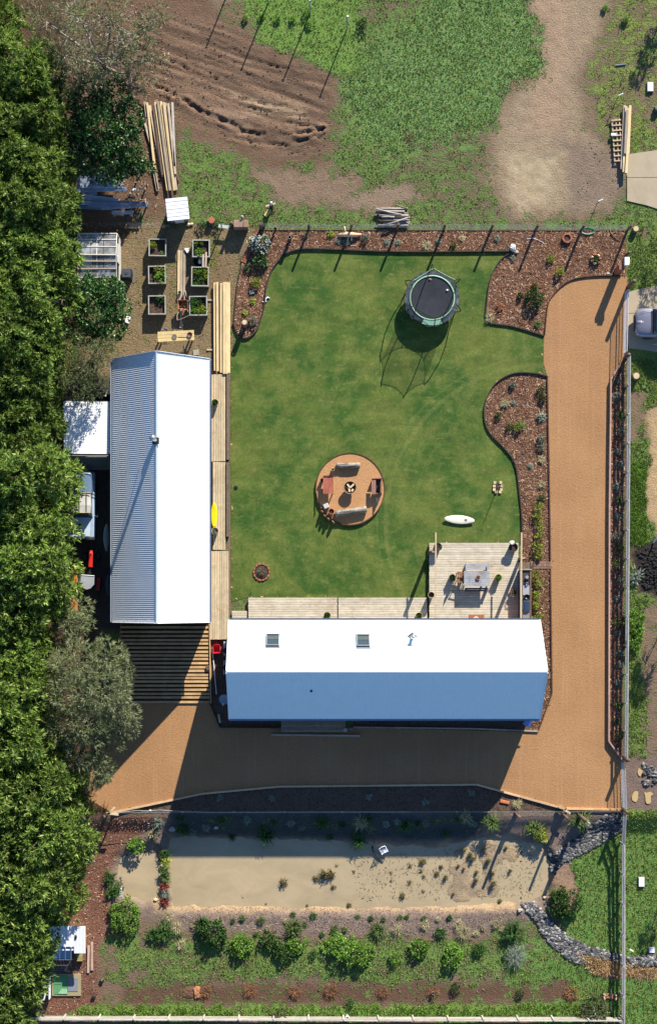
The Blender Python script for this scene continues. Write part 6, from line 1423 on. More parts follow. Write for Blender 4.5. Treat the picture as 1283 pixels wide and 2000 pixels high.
for k in range(6):
    a_ = -math.pi / 2 + k * math.pi / 3 + .03; c, s_ = math.cos(a_), math.sin(a_)
    MB().tube([(1.74 * c, 1.74 * s_, 0), (1.80 * c, 1.80 * s_, .6), (1.98 * c, 1.98 * s_, 1.1), (2.0 * c, 2.0 * s_, 1.7), (1.78 * c, 1.78 * s_, 2.35), (1.6 * c, 1.6 * s_, 2.55)], .032, 8).build('net_pole', TF, e, True)
    MB().tube([(1.72 * math.cos(a_ - .3), 1.72 * math.sin(a_ - .3), H - .08), (1.72 * math.cos(a_ - .22), 1.72 * math.sin(a_ - .22), .02), (1.72 * math.cos(a_ + .22), 1.72 * math.sin(a_ + .22), .02), (1.72 * math.cos(a_ + .3), 1.72 * math.sin(a_ + .3), H - .08)], .022, 6).build('leg', STEEL, e, True)
    tops.append((1.58 * c, 1.58 * s_, 2.5))
t = NT('safety_net'); t.b.inputs['Base Color'].default_value = (.015, .015, .015, 1); tr_ = t.node('BsdfTransparent'); mx = t.node('MixShader'); mx.inputs[0].default_value = .28
t.l(tr_.outputs[0], mx.inputs[1]); t.l(t.b.outputs[0], mx.inputs[2]); t.l(mx.outputs[0], t.out.inputs['Surface'])
mb = MB()
for k in range(6):
    p, q = tops[k], tops[(k + 1) % 6]; n = 8
    for j in range(n):
        A0 = Vector(p).lerp(Vector(q), j / n); A1 = Vector(p).lerp(Vector(q), (j + 1) / n)
        b0 = math.atan2(A0.y, A0.x); b1 = math.atan2(A1.y, A1.x); sg = lambda t0: -.10 * math.sin(math.pi * t0)
        A0.z += sg(j / n); A1.z += sg((j + 1) / n)
        mb.add([A0, A1, (1.44 * math.cos(b1), 1.44 * math.sin(b1), H + .02), (1.44 * math.cos(b0), 1.44 * math.sin(b0), H + .02)], [(0, 1, 2, 3)])
mb.build('safety_net', t.m, e)
for k in range(6):
    p, q = Vector(tops[k]), Vector(tops[(k + 1) % 6]); pts = [p.lerp(q, j / 8) + Vector((0, 0, -.10 * math.sin(math.pi * j / 8))) for j in range(9)]
    MB().tube(pts, .014, 6).build('net_top_cord', TG if k in (2, 3) else TF, e, True)
tag(MB().blob((0, 0, .04), (.09, .07, .04), 2, .3).build('deflated_ball', WHITEP, None, loc=W(873, 567, H + .02)), 'small white toy on the right of the trampoline mat', 'toy')
tag(MB().blob((0, 0, .04), (.11, .08, .03), 5, .3).build('crumpled_sock', mat('pinkish_cloth', S(180, 140, 130), .9), None, loc=W(840, 546, H + .01)), 'small pinkish crumpled cloth at the top of the trampoline mat', 'cloth')

# ---- raised garden boxes
BOXF = mat('grey_box_rim', S(178, 176, 164), .75, 0, .2, 5, .4, .08, dirt=(S(110, 110, 100), .5)); BOXS = mat('garden_box_side', S(116, 112, 100), .85, 0, .25, 5, .4, .1)
for k, (x0, y0, x1, y1, lab, pl) in enumerate(((291, 466, 325, 500, 'left garden box at the top, nearly bare', [(-.3, .2, .2, L_YG), (.3, -.4, .12, L_BRIGHT)]), (290, 519, 324, 554, 'left garden box in the middle, bright green herb in its lower right', [(.22, -.2, .36, L_BRIGHT), (.1, .35, .26, L_YG), (.38, .3, .2, L_YG)]), (290, 577, 324, 614, 'left garden box at the bottom, bare soil with a sprig', [(.22, .38, .24, L_BROAD)]),
        (376, 468, 410, 502, 'right garden box at the top, lettuce at its lower side', [(-.1, -.3, .28, L_BRIGHT), (-.4, .4, .16, L_YG), (.0, .42, .14, L_YG), (-.42, .1, .12, L_BROAD)]), (374, 521, 408, 559, 'right garden box in the middle, full of seedlings', [(-.3, .3, .22, L_YG), (0, .35, .26, L_BRIGHT), (.3, .3, .26, L_YG), (-.35, -.1, .18, L_BROAD), (.0, -.1, .2, L_BROAD), (.3, -.05, .16, L_YG), (-.3, -.42, .14, L_BRIGHT), (.1, -.4, .16, L_STRAP)]), (370, 578, 405, 616, 'right garden box at the bottom, full of green leaves', [(-.35, .25, .3, L_BROAD), (-.1, .1, .26, L_DEEP), (-.3, -.3, .26, L_BRIGHT), (.1, -.3, .28, L_YG), (.35, -.25, .24, L_YG), (-.05, .38, .2, L_BROAD)]))):
    Hb = .62; A_ = W(x0, y1, Hb); B_ = W(x1, y0, Hb); c = (A_ + B_) / 2; sx, sy = B_.x - A_.x, B_.y - A_.y; e = empty('garden_box', (c.x, c.y, 0), random.uniform(-.02, .02), lab, 'planter')
    for s_ in (-1, 1):
        for kk in range(3):
            link('side_board', ubox(BOXS), e, (s_ * (sx / 2 - .03), 0, .10 + kk * .195), (0, 0, 0), (.045, sy - .1, .185)); link('side_board', ubox(BOXS), e, (0, s_ * (sy / 2 - .03), .10 + kk * .195), (0, 0, 0), (sx - .01, .045, .185))
        link('rim_board', ubox(BOXF), e, (s_ * (sx / 2 - .03), 0, Hb - .01), (0, 0, 0), (.07, sy - .12, .035)); link('rim_board', ubox(BOXF), e, (0, s_ * (sy / 2 - .03), Hb - .01), (0, 0, 0), (sx + .02, .07, .035))
    mb = MB(); n = 9
    vs = [(-sx / 2 + .06 + i * (sx - .12) / n, -sy / 2 + .06 + j * (sy - .12) / n, .40 + random.uniform(-.02, .03)) for j in range(n + 1) for i in range(n + 1)]
    mb.add(vs, [(j * (n + 1) + i, j * (n + 1) + i + 1, (j + 1) * (n + 1) + i + 1, (j + 1) * (n + 1) + i) for j in range(n) for i in range(n)]); mb.build('soil', SOIL, e)
    rng = np.random.RandomState(k + 50)
    for (x, y, r_, lf) in pl:
        n_ = int(260 * r_); d = unit(rng.randn(n_, 3)); d[:, 2] = abs(d[:, 2]); P = d * [r_ * 1.0, r_ * 1.0, r_ * .7] + [x, y, .44]
        link('vegetable_plant', quads_mesh('vegetable_plant', leaf_quads(P, unit(d + [0, 0, .6]), 3, .12, .07, .8, rng, .05, .5), lf), e)
# boards, barrow and pots between the boxes
def plank(x0, y0, x1, y1, z, w, h, m, label=None, cat='board', name='timber_board', group=None, z1=None):
    return tag(MB().bar(W(x0, y0, z), W(x1, y1, z if z1 is None else z1), w, h).build(name, m), label, cat, group)
for k, (x, w_) in enumerate(((350, 'left'), (355, 'middle'), (360.5, 'right'))): plank(x, 489, x - 1, 588, .07, .155, .05, PINEG if k else PINE, '%s of three long boards lying between the garden boxes' % w_, group='boards lying between the garden boxes')
plank(355, 594, 353, 640, .06, .14, .04, PINEG, 'narrow board running down to the work table')
plank(403, 492, 402, 522, .66, .12, .04, PINEG, 'right of two short boards lying on the right garden boxes', group='short boards on the garden boxes'); plank(397, 497, 397, 522, .66, .12, .04, PINEG, 'left of two short boards lying on the right garden boxes', group='short boards on the garden boxes')
tag(MB().prism([(-.2, .12), (.12, .15), (.2, -.02), (0, -.2), (-.12, -.02)], 0, .10).build('feed_bag', mat('white_plastic_bag', S(240, 238, 232), .6, 0, .1, 6, .3), None, loc=W(366, 489, .1)), 'white crumpled bag at the top of the three long boards', 'bag')
e = empty('metal_tub', W(389, 510, .35), 0, 'dark tub with a white jug between the two upper right garden boxes', 'tub'); e.location.z = 0; bowl(e, 'tub', .36, .32, DARK, .03, .9); MB().blob((.05, 0, .3), (.12, .2, .12), 3, .1).build('jug', WHITEP, e, True)
e = empty('wheelbarrow', W(357, 594, .55), 0, 'rusty red wheelbarrow with pots in it on the boards between the garden boxes', 'wheelbarrow'); e.location.z = 0
mb = MB(); mb.add([(-.30, .25, .62), (.30, .25, .62), (.34, -.38, .60), (-.28, -.30, .60), (-.2, .15, .35), (.2, .15, .35), (.22, -.25, .35), (-.2, -.2, .35)], [(4, 5, 6, 7), (0, 4, 7, 3), (1, 2, 6, 5), (0, 1, 5, 4), (3, 7, 6, 2)])
mb.build('tray', mat('rusty_red_paint', S(196, 120, 96), .7, 0, .25, 6, .3), e); MB().tube([(-.31, .26, .63), (.31, .26, .63), (.35, -.39, .61), (-.29, -.31, .61)], .022, 6, close=True).build('tray_rim', TERRA, e)
MB().tube([(-.22, -.3, .5), (-.36, -.75, .55), (-.34, -1.05, .6)], .02, 6).build('handle', EDGEP, e); MB().tube([(.22, -.3, .5), (.46, -.6, .55), (.44, -.78, .58)], .02, 6).build('handle', EDGEP, e)
MB().tube([(-.34, -1.05, .6), (.05, -.92, .6), (.46, -.72, .6)], .022, 6).build('handle_bar', mat('faded_pink_steel', S(176, 140, 130), .6), e)
w_ = MB().lathe([(.05, -.05), (.19, -.05), (.19, .05), (.05, .05)], 14); q = w_.build('wheel', TF, e); q.rotation_euler = (0, math.pi / 2, 0); q.location = (0, .5, .19)
for sx in (-1, 1): MB().bar((sx * .2, -.2, .4), (sx * .2, -.35, 0), .04).build('leg', TERRA, e); MB().bar((sx * .12, .1, .36), (sx * .06, .5, .19), .03).build('fork', TERRA, e)
for k, (x, y, lab) in enumerate(((-.12, .08, 'upper left'), (.12, .08, 'upper right'), (-.12, -.14, 'lower left'), (.12, -.14, 'lower right'))):
    q = empty('seedling_pot', e.location + Vector((x, y, .36)), 0, '%s seedling pot in the rusty wheelbarrow' % lab, 'plant pot', 'seedling pots in the wheelbarrow'); bowl(q, 'pot', .09, .16, DKPOT, .012, .8, 10)
    rng = np.random.RandomState(k); P = np.zeros((6, 3)) + [0, 0, .14]; link('seedling', quads_mesh('seedling', leaf_quads(P, np.tile([0, 0, 1.], (6, 1)), 2, .12, .04, .8, rng), L_STRAP), q)
potted(351, 571, .11, .18, .09, mat('green_plastic', S(60, 140, 70), .4), 'small green pot at the left above the wheelbarrow', None)
plank(362, 568, 366, 582, .12, .08, .06, PINEG, 'short grey offcut above the wheelbarrow')
# work table
e = empty('work_table', W(344, 656, .75), math.radians(3), 'pale timber work table between the garden boxes and the shed', 'table'); e.location.z = 0
for k in range(3): link('plank', ubox(mat('yellow_pine', S(230, 202, 140), .65, 0, .12, 3, .3, .06, grain='x')), e, (0, -.22 + k * .22, .73), (0, 0, 0), (2.35, .205, .045))
for sx in (-1, 1):
    for sy in (-1, 1): MB().box((sx * 1.0, sy * .24, .35), (.09, .09, .70)).build('leg', PINEG, e)
    MB().box((sx * 1.0, 0, .62), (.06, .5, .10)).build('cross_beam', PINEG, e)
e = empty('kettle_pot', W(371, 654, .76), 0, 'dark reddish pan with a long handle on the work table', 'pan'); bowl(e, 'pan', .17, .08, mat('dark_red_enamel', S(96, 52, 44), .5), .015, .8); MB().bar((-.16, -.02, .07), (-.72, -.04, .06), .035, .02).build('handle', PINEG, e)
tag(MB().lathe([(.15, 0), (.17, .03), (.13, .03), (.01, .02)], 14).build('round_tray', GREYPOT, None, loc=W(341, 658, .76)), 'flat grey round dish in the middle of the work table', 'dish')
tag(MB().box((0, 0, .22), (.28, .26, .04), bev=.01).build('stool', PINE, None, loc=W(323, 671, .25) - Vector((0, 0, .0))), 'small square pale stool just below the work table', 'stool')
tag(MB().box((0, 0, .04), (.38, .36, .08), bev=.015).build('paver', mat('grey_paver', S(166, 156, 136), .85, 0, .15, 9, .4), None, loc=G(383, 689), rz=.05), 'square grey paver against the top of the shed', 'paver')
tag(MB().blob((0, 0, .08), (.12, .07, .08), 6, .2).build('purple_gloves', mat('purple_cloth', S(96, 84, 150), .8), None, loc=W(324, 643, .1)), 'bit of purple cloth above the work table', 'cloth')
tag(MB().bar((0, 0, .03), (.1, -.5, .05), .14, .03).build('paddle_board', GREYPOT, None, loc=G(361, 672)), 'grey paddle-shaped board in the shade below the work table', 'board')

# ---- greenhouse
Hg = 2.0; A_ = W(152, 541, Hg); B_ = W(228, 455, Hg); c = (A_ + B_) / 2; sx, sy = B_.x - A_.x, B_.y - A_.y
e = empty('greenhouse', (c.x, c.y, 0), 0, 'small white-framed greenhouse with a clear roof beside the windbreak', 'greenhouse')
t = NT('clear_sheeting'); t.b.inputs['Base Color'].default_value = (.7, .72, .74, 1); t.b.inputs['Roughness'].default_value = .15; tr_ = t.node('BsdfTransparent'); tr_.inputs[0].default_value = (.9, .9, .9, 1); mx = t.node('MixShader')
t.l(t.ramp(t.noise(t.pos(), 1.3, 3), .35, .65, .12, .45), mx.inputs[0]); t.l(tr_.outputs[0], mx.inputs[1]); t.l(t.b.outputs[0], mx.inputs[2]); t.l(mx.outputs[0], t.out.inputs['Surface']); CLEAR = t.m
WF = mat('creamy_white_timber', S(236, 230, 212), .7, 0, .15, 4, .3, .05)
rp = [(sy / 2, 1.8), (.0, 2.15), (-sy / 2, 1.8)]
for k in range(2):
    (ya, za), (yb, zb) = rp[k], rp[k + 1]
    for j in range(3):
        xa, xb = -sx / 2 + j * sx / 3 + .02, -sx / 2 + (j + 1) * sx / 3 - .02
        MB().add([(xa, ya, za), (xb, ya, za), (xb, yb, zb), (xa, yb, zb)], [(0, 1, 2, 3)]).build('roof_pane', CLEAR, e)
    for tt in (0, .28, .62, 1.0):
        if k == 1 and tt == 0: continue
        y = ya + (yb - ya) * tt; z = za + (zb - za) * tt + .03; MB().bar((-sx / 2, y, z), (sx / 2, y + random.uniform(-.03, .03), z), .06, .04).build('batten', WF if k == 0 else PINEG, e)
for x in (-sx / 2, 0, sx / 2):
    for k in range(2):
        (ya, za), (yb, zb) = rp[k], rp[k + 1]; MB().bar((x, ya, za - .03), (x, yb, zb - .03), .05, .05).build('rafter', WF, e)
for x in (-sx / 2, sx / 2):
    for y in (-sy / 2, 0, sy / 2): MB().box((x, y, .9), (.07, .07, 1.8)).build('post', WF, e)
MB().box((sx / 2 + .04, 0, .5), (.03, sy, .95)).build('side_panel', WF, e)
MB().box((sx / 2 + .05, .2, 1.35), (.04, 1.2, .75)).build('door', WF, e)
mb = MB().box((-sx / 2 + .4, 0, .7), (.7, sy - .4, .05)); mb.build('bench_shelf', WF, e); MB().box((.2, -.9, .5), (1.2, .5, .05)).build('bench_shelf', mat('blue_grey_tray', S(110, 116, 134), .7), e)
MB().box((0, 0, .02), (sx - .1, sy - .1, .03)).build('floor', mat('brown_floor_earth', S(118, 84, 58), .9, 0, .3, 6, .4), e)
for k, (x, y) in enumerate(((-.6, .6), (-.2, .7), (.2, .5), (.6, .7), (.5, -.2), (-.7, -.4))):
    q = empty('nursery_pot', e.location + Vector((x, y, .03)), 0, '%s pot of seedlings inside the greenhouse' % ('dark upper left', 'white upper', 'grey upper middle', 'dark upper right', 'white lower right', 'grey lower left')[k], 'plant pot', 'pots inside the greenhouse'); bowl(q, 'pot', .16, .3, (DKPOT, WHITEP, GREYPOT)[k % 3], .02, .8, 12)
    rng = np.random.RandomState(k); P = unit(rng.randn(16, 3)) * .14 + [0, 0, .36]; link('seedling', quads_mesh('seedling', leaf_quads(P, np.tile([0, 0, 1.], (16, 1)), 2, .14, .06, .8, rng), L_BRIGHT), q)
tag(MB().box((0, 0, .35), (.04, .9, .7), 0, ry=.5).build('leaning_board', mat('orange_board', S(200, 130, 60), .7), None, loc=G(141, 508)), 'orange board leaning at the left of the greenhouse', 'board')
e = empty('compost_bin', W(247, 533, .75), 0, 'black compost bin right of the greenhouse', 'compost bin'); e.location.z = 0
mb = MB(); mb.loft([[(x * s_, y * s_, z) for x, y in ((-.28, -.3), (.28, -.3), (.32, 0), (.28, .3), (-.28, .3), (-.32, 0))] for z, s_ in ((0, 1.15), (.4, 1.05), (.7, .95))]).build('body', TF, e)
MB().box((0, 0, .74), (.56, .58, .06), bev=.03).build('lid', mat('dark_bin_lid', (.06, .065, .07), .4, 0, .3, 8, .2), e); MB().tube([(-.1, 0, .77), (-.1, 0, .82), (.1, 0, .82), (.1, 0, .77)], .015, 6).build('handle', DARK, e)
MB().box((.40, -.05, .02), (.18, .9, .04)).build('base_board', GREYPOT, e)
tag(MB().box((0, 0, .25), (.30, .5, .04), bev=.01, rz=-.3).build('cooler_lid', WHITEP, None, loc=G(251, 625)), 'white lid half under the bush above the shed', 'lid')

# ---- white slatted hen box, top left
e = empty('white_hut', W(347, 408, 1.35), math.radians(6), 'little white hut with a ribbed roof above the garden boxes', 'hut'); e.location.z = 0; sx, sy = 1.42, 1.45
RB = mat('bright_white_sheet', (.82, .82, .82), .5, 0, .04, 4, 0, .02)
for k in range(6): link('roof_board', ubox(RB), e, (0, -sy / 2 + (k + .5) * sy / 6, 1.36 + .01 * (k % 2)), (.06, 0, 0), (sx, sy / 6 - .03, .03))
MB().box((0, 0, 1.33), (sx - .04, sy - .06, .02)).build('roof_base', mat('grey_underlay', S(120, 118, 120), .8), e)
MB().box((0, .03, .66), (sx - .25, sy - .3, 1.28)).build('wall', mat('mauve_grey_wall', S(150, 140, 146), .8, 0, .15, 3, .2), e); MB().box((0, -sy / 2 + .12, .6), (.6, .03, .9)).build('door', WHITEP, e)
# ---- fence line junk between hut and bed
def rock(px, py, r, m, label, z=0.0, cat='rock', name='garden_rock', sq=.7, seed=None, group=None):
    p = T(px, py); return tag(MB().blob((0, 0, r * sq * .6), (r, r * .8, r * sq), seed or int(px), .2, 8, 6).build(name, m, None, False, p + Vector((0, 0, z))), label, cat, group)
R1 = mat('pale_sandstone', S(222, 200, 160), .85, 0, .15, 6, .4, .08); R2 = mat('grey_boulder', S(176, 172, 160), .85, 0, .2, 6, .4, .08); R3 = mat('brown_stump_wood', S(150, 120, 92), .85, 0, .2, 8, .4, .1)
rock(322, 443, .16, R1, 'pale oval stone left of the hut on the fence line'); rock(369, 439, .14, R1, 'left of two pale stones right of the hut'); rock(375, 438, .13, R1, 'right of two pale stones right of the hut')
def stump(px, py, r, h, label, m=R3, top=R1):
    e = empty('tree_stump', T(px, py), 0, label, 'stump'); mb = MB(); n = 14
    mb.loft([[(rr * math.cos(a_) * (1 + .08 * math.sin(a_ * 3)), rr * math.sin(a_), z) for a_ in [2 * math.pi * j / n for j in range(n)]] for z, rr in ((-.05, r * 1.2), (h * .3, r * 1.02), (h, r))]).build('trunk', m, e); MB().lathe([(r * .9, h), (r * .88, h + .012), (.01, h + .014)], n).build('cut_face', top, e); return e
stump(414, 433, .22, .4, 'hollow stump with a rusty rim among plants on the fence line', top=TERRA); stump(1239, 449, .19, .35, 'pale cut stump outside the top right corner of the fence'); stump(1239, 736, .22, .45, 'cut stump right of the upper end of the right rail fence')
P_(396, 440, 'bush', .3, .3, L_BROAD, 'green plant left of the hollow stump on the fence line'); P_(424, 440, 'bush', .3, .3, L_BROAD, 'green plant right of the hollow stump on the fence line'); P_(408, 436, 'strap', .25, .3, L_GREY, 'grey strappy plant touching the hollow stump')
for k, (x, m_) in enumerate(((461, BRICKG), (470, BRICKG), (480, BRICK))): 
    o = tag(MB().box((0, 0, .42), (.30, .46, .84), bev=.02).build('stone_block', mat('pinkish_block_%d' % k, S(168 - k * 4, 136 - k * 4, 118 - k * 6), .85, 0, .2, 6, .4, 0), None, loc=W(x, 437, .8) - Vector((0, 0, .8))), '%s of three pinkish blocks stacked in a row on the fence line' % ('left', 'middle', 'right')[k], 'block', 'pinkish blocks on the fence line')
tag(MB().lathe([(.10, 0), (.11, .85), (.09, .95), (.02, 1.0)], 10).build('grey_bollard', R2, None, True, loc=G(474, 430)), 'small round grey cap behind the three pinkish blocks', 'bollard')
plank(427, 441, 448, 444, .5, .22, .06, mat('white_sill', S(206, 212, 206), .7), 'whitish board left of the three pinkish blocks'); pole('old_post', 453, 442, .95, .11, 'short grey post left of the three pinkish blocks', 'post', FPOST)
pole('old_post', 434, 446, 1.2, .04, 'thin stake casting a long shadow in the garden area', 'post', FPOST); pole('old_post', 330, 444, .8, .07, 'thin grey post by the lower left of the hut', 'post', FPOST)
plank(243, 444, 273, 444, .08, .13, .07, EDGEP, 'short pale board lying left of the hut')
tag(MB().box((0, 0, .08), (.30, .26, .1), rz=.2, bev=.01).build('grey_stone_block', mat('slate_block', S(140, 142, 138), .8), None, loc=G(492, 571)), 'grey square stone between plants in the left bed', 'block')
stump(479, 635, .17, 1.05, 'tall narrow stump at the lower tip of the left bed')
mb = MB(); mb.tube([(.25, .1, .06), (.1, .16, .09), (-.05, .05, .07), (0, -.1, .06), (-.18, -.14, .05), (-.28, -.08, .04)], [.02, .05, .05, .06, .04, .01], 7); one(mb, 'driftwood', WHITEP, G(520, 586), 'curled white driftwood on the left bed edge', 'driftwood', 0, True)
e = empty('spiked_pole', T(530, 405), 0, 'leaning pole topped with a silver ball in the grass above the fence', 'pole'); MB().tube([(0, 0, 0), (0, 0, .9)], .12, 12).build('stand', DKPOT, e, True); MB().blob((0, 0, 1.0), (.14, .14, .12), 3, .02, 12, 8).build('silver_ball', STEEL, e, True)
plank(519, 403, 538, 397, .25, .10, .05, R1, 'pale stick behind the silver ball'); plank(518, 422, 528, 409, .12, .24, .10, mat('yellow_offcut', S(220, 190, 110), .7), 'short yellowish plank below the silver ball')
e = empty('chimney_pipe', G(566, 469), 0, 'short round pipe standing in the upper left of the north bed', 'pipe'); MB().lathe([(.12, 0), (.12, .8), (.13, .8), (.13, .84), (.085, .84), (.08, .1), (.01, .1)], 14).build('pipe', GREYPOT, e, True)
e = empty('pot_stake', G(538, 450), 0, 'small dark pot on a stake at the fence left of the second post', 'plant pot'); bowl(e, 'pot', .09, .5, DKPOT, .015, .6, 10)
mb = MB(); mb.tube([(-.75, 0, .18), (-.3, .06, .22), (.2, .03, .24), (.75, .06, .16)], [.10, .17, .15, .06], 9); mb.tube([(-.3, .0, .2), (-.35, .5, .5)], [.07, .05], 7); mb.tube([(.1, 0, .2), (.12, -.35, .15)], [.06, .05], 7); mb.tube([(-.1, 0, .2), (-.15, -.4, .12)], [.06, .04], 7)
one(mb, 'driftwood_log', mat('peach_driftwood', S(232, 196, 156), .8, 0, .15, 3, .4), G(683, 461), 'pale peach driftwood log in the north bed below the third fence post', 'log', 0, True)
mb = MB().blob((0, 0, .15), (.2, .25, .2), 4, .25, 10, 7); one(mb, 'white_boulder', mat('white_boulder_stone', S(234, 232, 224), .8), G(1000, 485), 'white boulder at the left edge of the corner bed', 'rock'); rock(1008, 493, .15, R2, 'small grey rock touching the white boulder')
# rings of bricks in the corner bed
e = empty('brick_planter', G(1106, 466), 0, 'ring of orange bricks in the upper part of the corner bed', 'garden ring')
for k in range(9): a_ = 2 * math.pi * k / 9; link('brick', ubox(BRICK), e, (.26 * math.cos(a_), .26 * math.sin(a_), .12), (0, 0, a_ + random.uniform(-.2, .2)), (.10, .20, .2))
MB().lathe([(.2, .02), (.2, .14), (.01, .15)], 12).build('soil', SOIL, e)
e = empty('stone_planter', G(1162, 507), 0, 'ring of pale stones round a dark plant in the corner bed', 'garden ring')
for k in range(7): a_ = 2 * math.pi * k / 7; MB().blob((.27 * math.cos(a_), .27 * math.sin(a_), .12), (.12, .10, .14), k + 5, .2).build('stone', R1 if k % 2 else TERRA, e)
P_(1161, 508, 'bush', .24, .35, L_DEEP, 'dark plant inside the ring of pale stones')
tag(MB().box((0, 0, .1), (.16, .10, .2), rz=-.6).build('loose_brick', BRICK, None, loc=G(1171, 496)), 'loose red brick right of the ring of pale stones', 'brick')
mb = MB()
for k in range(4): mb.tube([(.35 * math.cos(t_) * (1 + .1 * k), .16 * math.sin(t_) * (1 + .1 * k), .04 + .02 * k) for t_ in [2 * math.pi * j / 16 for j in range(16)]], .012, 5, close=True)
one(mb, 'garden_hose', mat('green_hose', S(70, 150, 120), .5), G(1147, 452), 'green hose coiled on the fence foot in the corner bed', 'hose')
mb = MB(); mb.tube([(-.4, .1, .05), (.0, .15, .08), (.4, .0, .05), (.7, -.15, .04)], .014, 6); one(mb, 'white_hose', WHITEP, G(1040, 470), 'thin white hose end in the corner bed', 'hose')
mb = MB(); mb.tube([(-.2, .6, .05), (-.1, .3, .1), (.2, .0, .08), (.5, -.2, .05)], [.03, .03, .025, .015], 6); mb.tube([(-.1, .3, .1), (.25, .45, .08), (.35, .1, .05)], [.025, .02, .01], 6); one(mb, 'fallen_branch', R3, G(1195, 465), 'forked fallen branch near the right corner of the corner bed', 'branch')
# brick pillar with a white box, corner of the drive
e = empty('brick_pillar', G(1203, 532), 0, 'reddish brick pillar at the top right of the drive', 'pillar')
for k in range(18):
    for s_ in (-1, 1): link('brick', ubox(BRICK), e, ((s_ * .085, 0, .05 + k * .095) if k % 2 else (0, s_ * .09, .05 + k * .095)), (0, 0, 0), ((.16, .34, .085) if k % 2 else (.33, .17, .085)))
e = empty('letter_box', G(1211, 524), 0, 'white letter box on a grey post beside the brick pillar', 'letter box'); MB().box((0, 0, .85), (.16, .2, 1.7)).build('post', GREYPOT, e); MB().box((.03, .05, 1.80), (.32, .52, .26), bev=.02).build('box', WHITEP, e); MB().box((.2, -.1, 1.93), (.02, .04, .14)).build('flag', TERRA, e)
pole('short_post', 1221, 500, .7, .10, 'stubby leaning grey post above the white letter box', 'post', FPOST, lean=(.1, .1)); rock(1186, 535, .12, R2, 'small pale stone at the top edge of the drive')

# ---- timber piles (each board can be lifted away)
GA = 'boards in the upper left timber pile'
bd = [(276, 213, 300, 300, 0, .14, PINEG, 0), (283, 199, 309, 372, 0, .15, PINEG, 0), (288, 200, 303, 330, 1, .14, PINE, 0), (293, 206, 318, 345, 0, .15, PINEG, 1), (300, 210, 318, 342, 1, .12, FPOST, 0), (304, 199, 328, 372, 1, .15, PINE, 1), (309, 198, 333, 372, 2, .15, PINEG, 0), (315, 198, 338, 371, 1, .14, PINE, 1),
      (320, 200, 341, 372, 2, .14, PINE, 0), (324, 201, 345, 371, 0, .14, PINEG, 0), (329, 202, 343, 340, 1, .13, PINEG, 0), (337, 200, 342, 325, 1, .15, mat('grey_white_board', S(200, 190, 176), .8, 0, .2, 3, .3, .1, grain='y'), 0), (343, 330, 349, 352, 0, .13, FPOST, 0), (300, 330, 308, 373, 0, .13, PINEG, 0)]
names_ = ['leftmost short', 'long grey left', 'narrow yellow left', 'greyish shorter', 'dark half-hidden', 'yellow inner left', 'grey upper', 'yellow middle', 'bright yellow middle', 'grey lower right', 'greyish right', 'whitish rightmost', 'tiny dark right', 'short grey lower left']
for k, (x0, y0, x1, y1, lv, w_, m_, _) in enumerate(bd): plank(x0, y0, x1, y1, .12 + lv * .11, w_, .08, m_, '%s board of the timber pile by the dark green tree' % names_[k], group=GA)
for k, y in enumerate((225, 290, 350)): plank(283 + k * 8, y, 340 + k * 3, y, .04, .09, .08, FPOST, '%s bearer under the upper left timber pile' % ('top', 'middle', 'bottom')[k], cat='bearer', group=None)
GB = 'boards in the long timber pile at the upper end of the walkway'
for k, (x, y0, y1, lv, m_) in enumerate(((419.5, 552, 724, 1, PINE), (424.5, 551, 725, 2, PINE), (429.5, 552, 728, 0, FPOST), (432.5, 553, 728, 1, PINE), (438, 551, 730, 2, PINE), (443, 551, 730, 2, PINE), (447.5, 552, 728, 1, PINE))):
    plank(x, y0, x + (1 if k < 3 else 0), y1, .12 + lv * .10, .155, .09, m_, '%s long board of the pale pile above the walkway' % ('leftmost', 'second', 'dark sunken third', 'fourth', 'fifth', 'sixth', 'rightmost')[k], group=GB)
for k, y in enumerate((586, 683)): plank(404, y, 450, y + 1, .04, .10, .07, PINEG, '%s bearer sticking out under the long pale pile' % ('upper', 'lower')[k], cat='bearer')
GC = 'boards in the timber pile at the top right'
for k, (x0, y0, x1, y1, lv, m_) in enumerate(((1219, 206, 1213, 330, 1, PINEG), (1222, 208, 1217, 336, 2, PINE), (1226, 211, 1222, 342, 2, PINE), (1230, 206, 1226, 300, 1, PINE), (1228, 240, 1222, 338, 3, PINE), (1224, 215, 1220, 300, 3, PINEG))):
    plank(x0, y0, x1, y1, .14 + lv * .09, .15, .08, m_, '%s board of the timber pile by the concrete slab' % ('grey leftmost', 'pale second', 'pale inner right', 'short rightmost', 'upper leaning', 'short upper')[k], group=GC)
e = empty('timber_rack', G(1204, 275), math.radians(4), 'pallet-like rack left of the top right timber pile', 'rack')
for sx in (-.26, .0, .22): MB().bar((sx, -1.4, .12), (sx, 1.4, .12), .07, .08).build('rail', PINEG, e)
for k in range(9): MB().box((0, -1.35 + k * .33, .19), (.62, .08, .05)).build('slat', EDGEP, e)
tag(MB().box((0, 0, .14), (.34, .18, .12), bev=.02).build('white_block', WHITEP, None, loc=G(1196, 265, .08)), 'small white block left of the pallet-like rack', 'block')
GL = 'grey poles in the woodpile on the fence line'
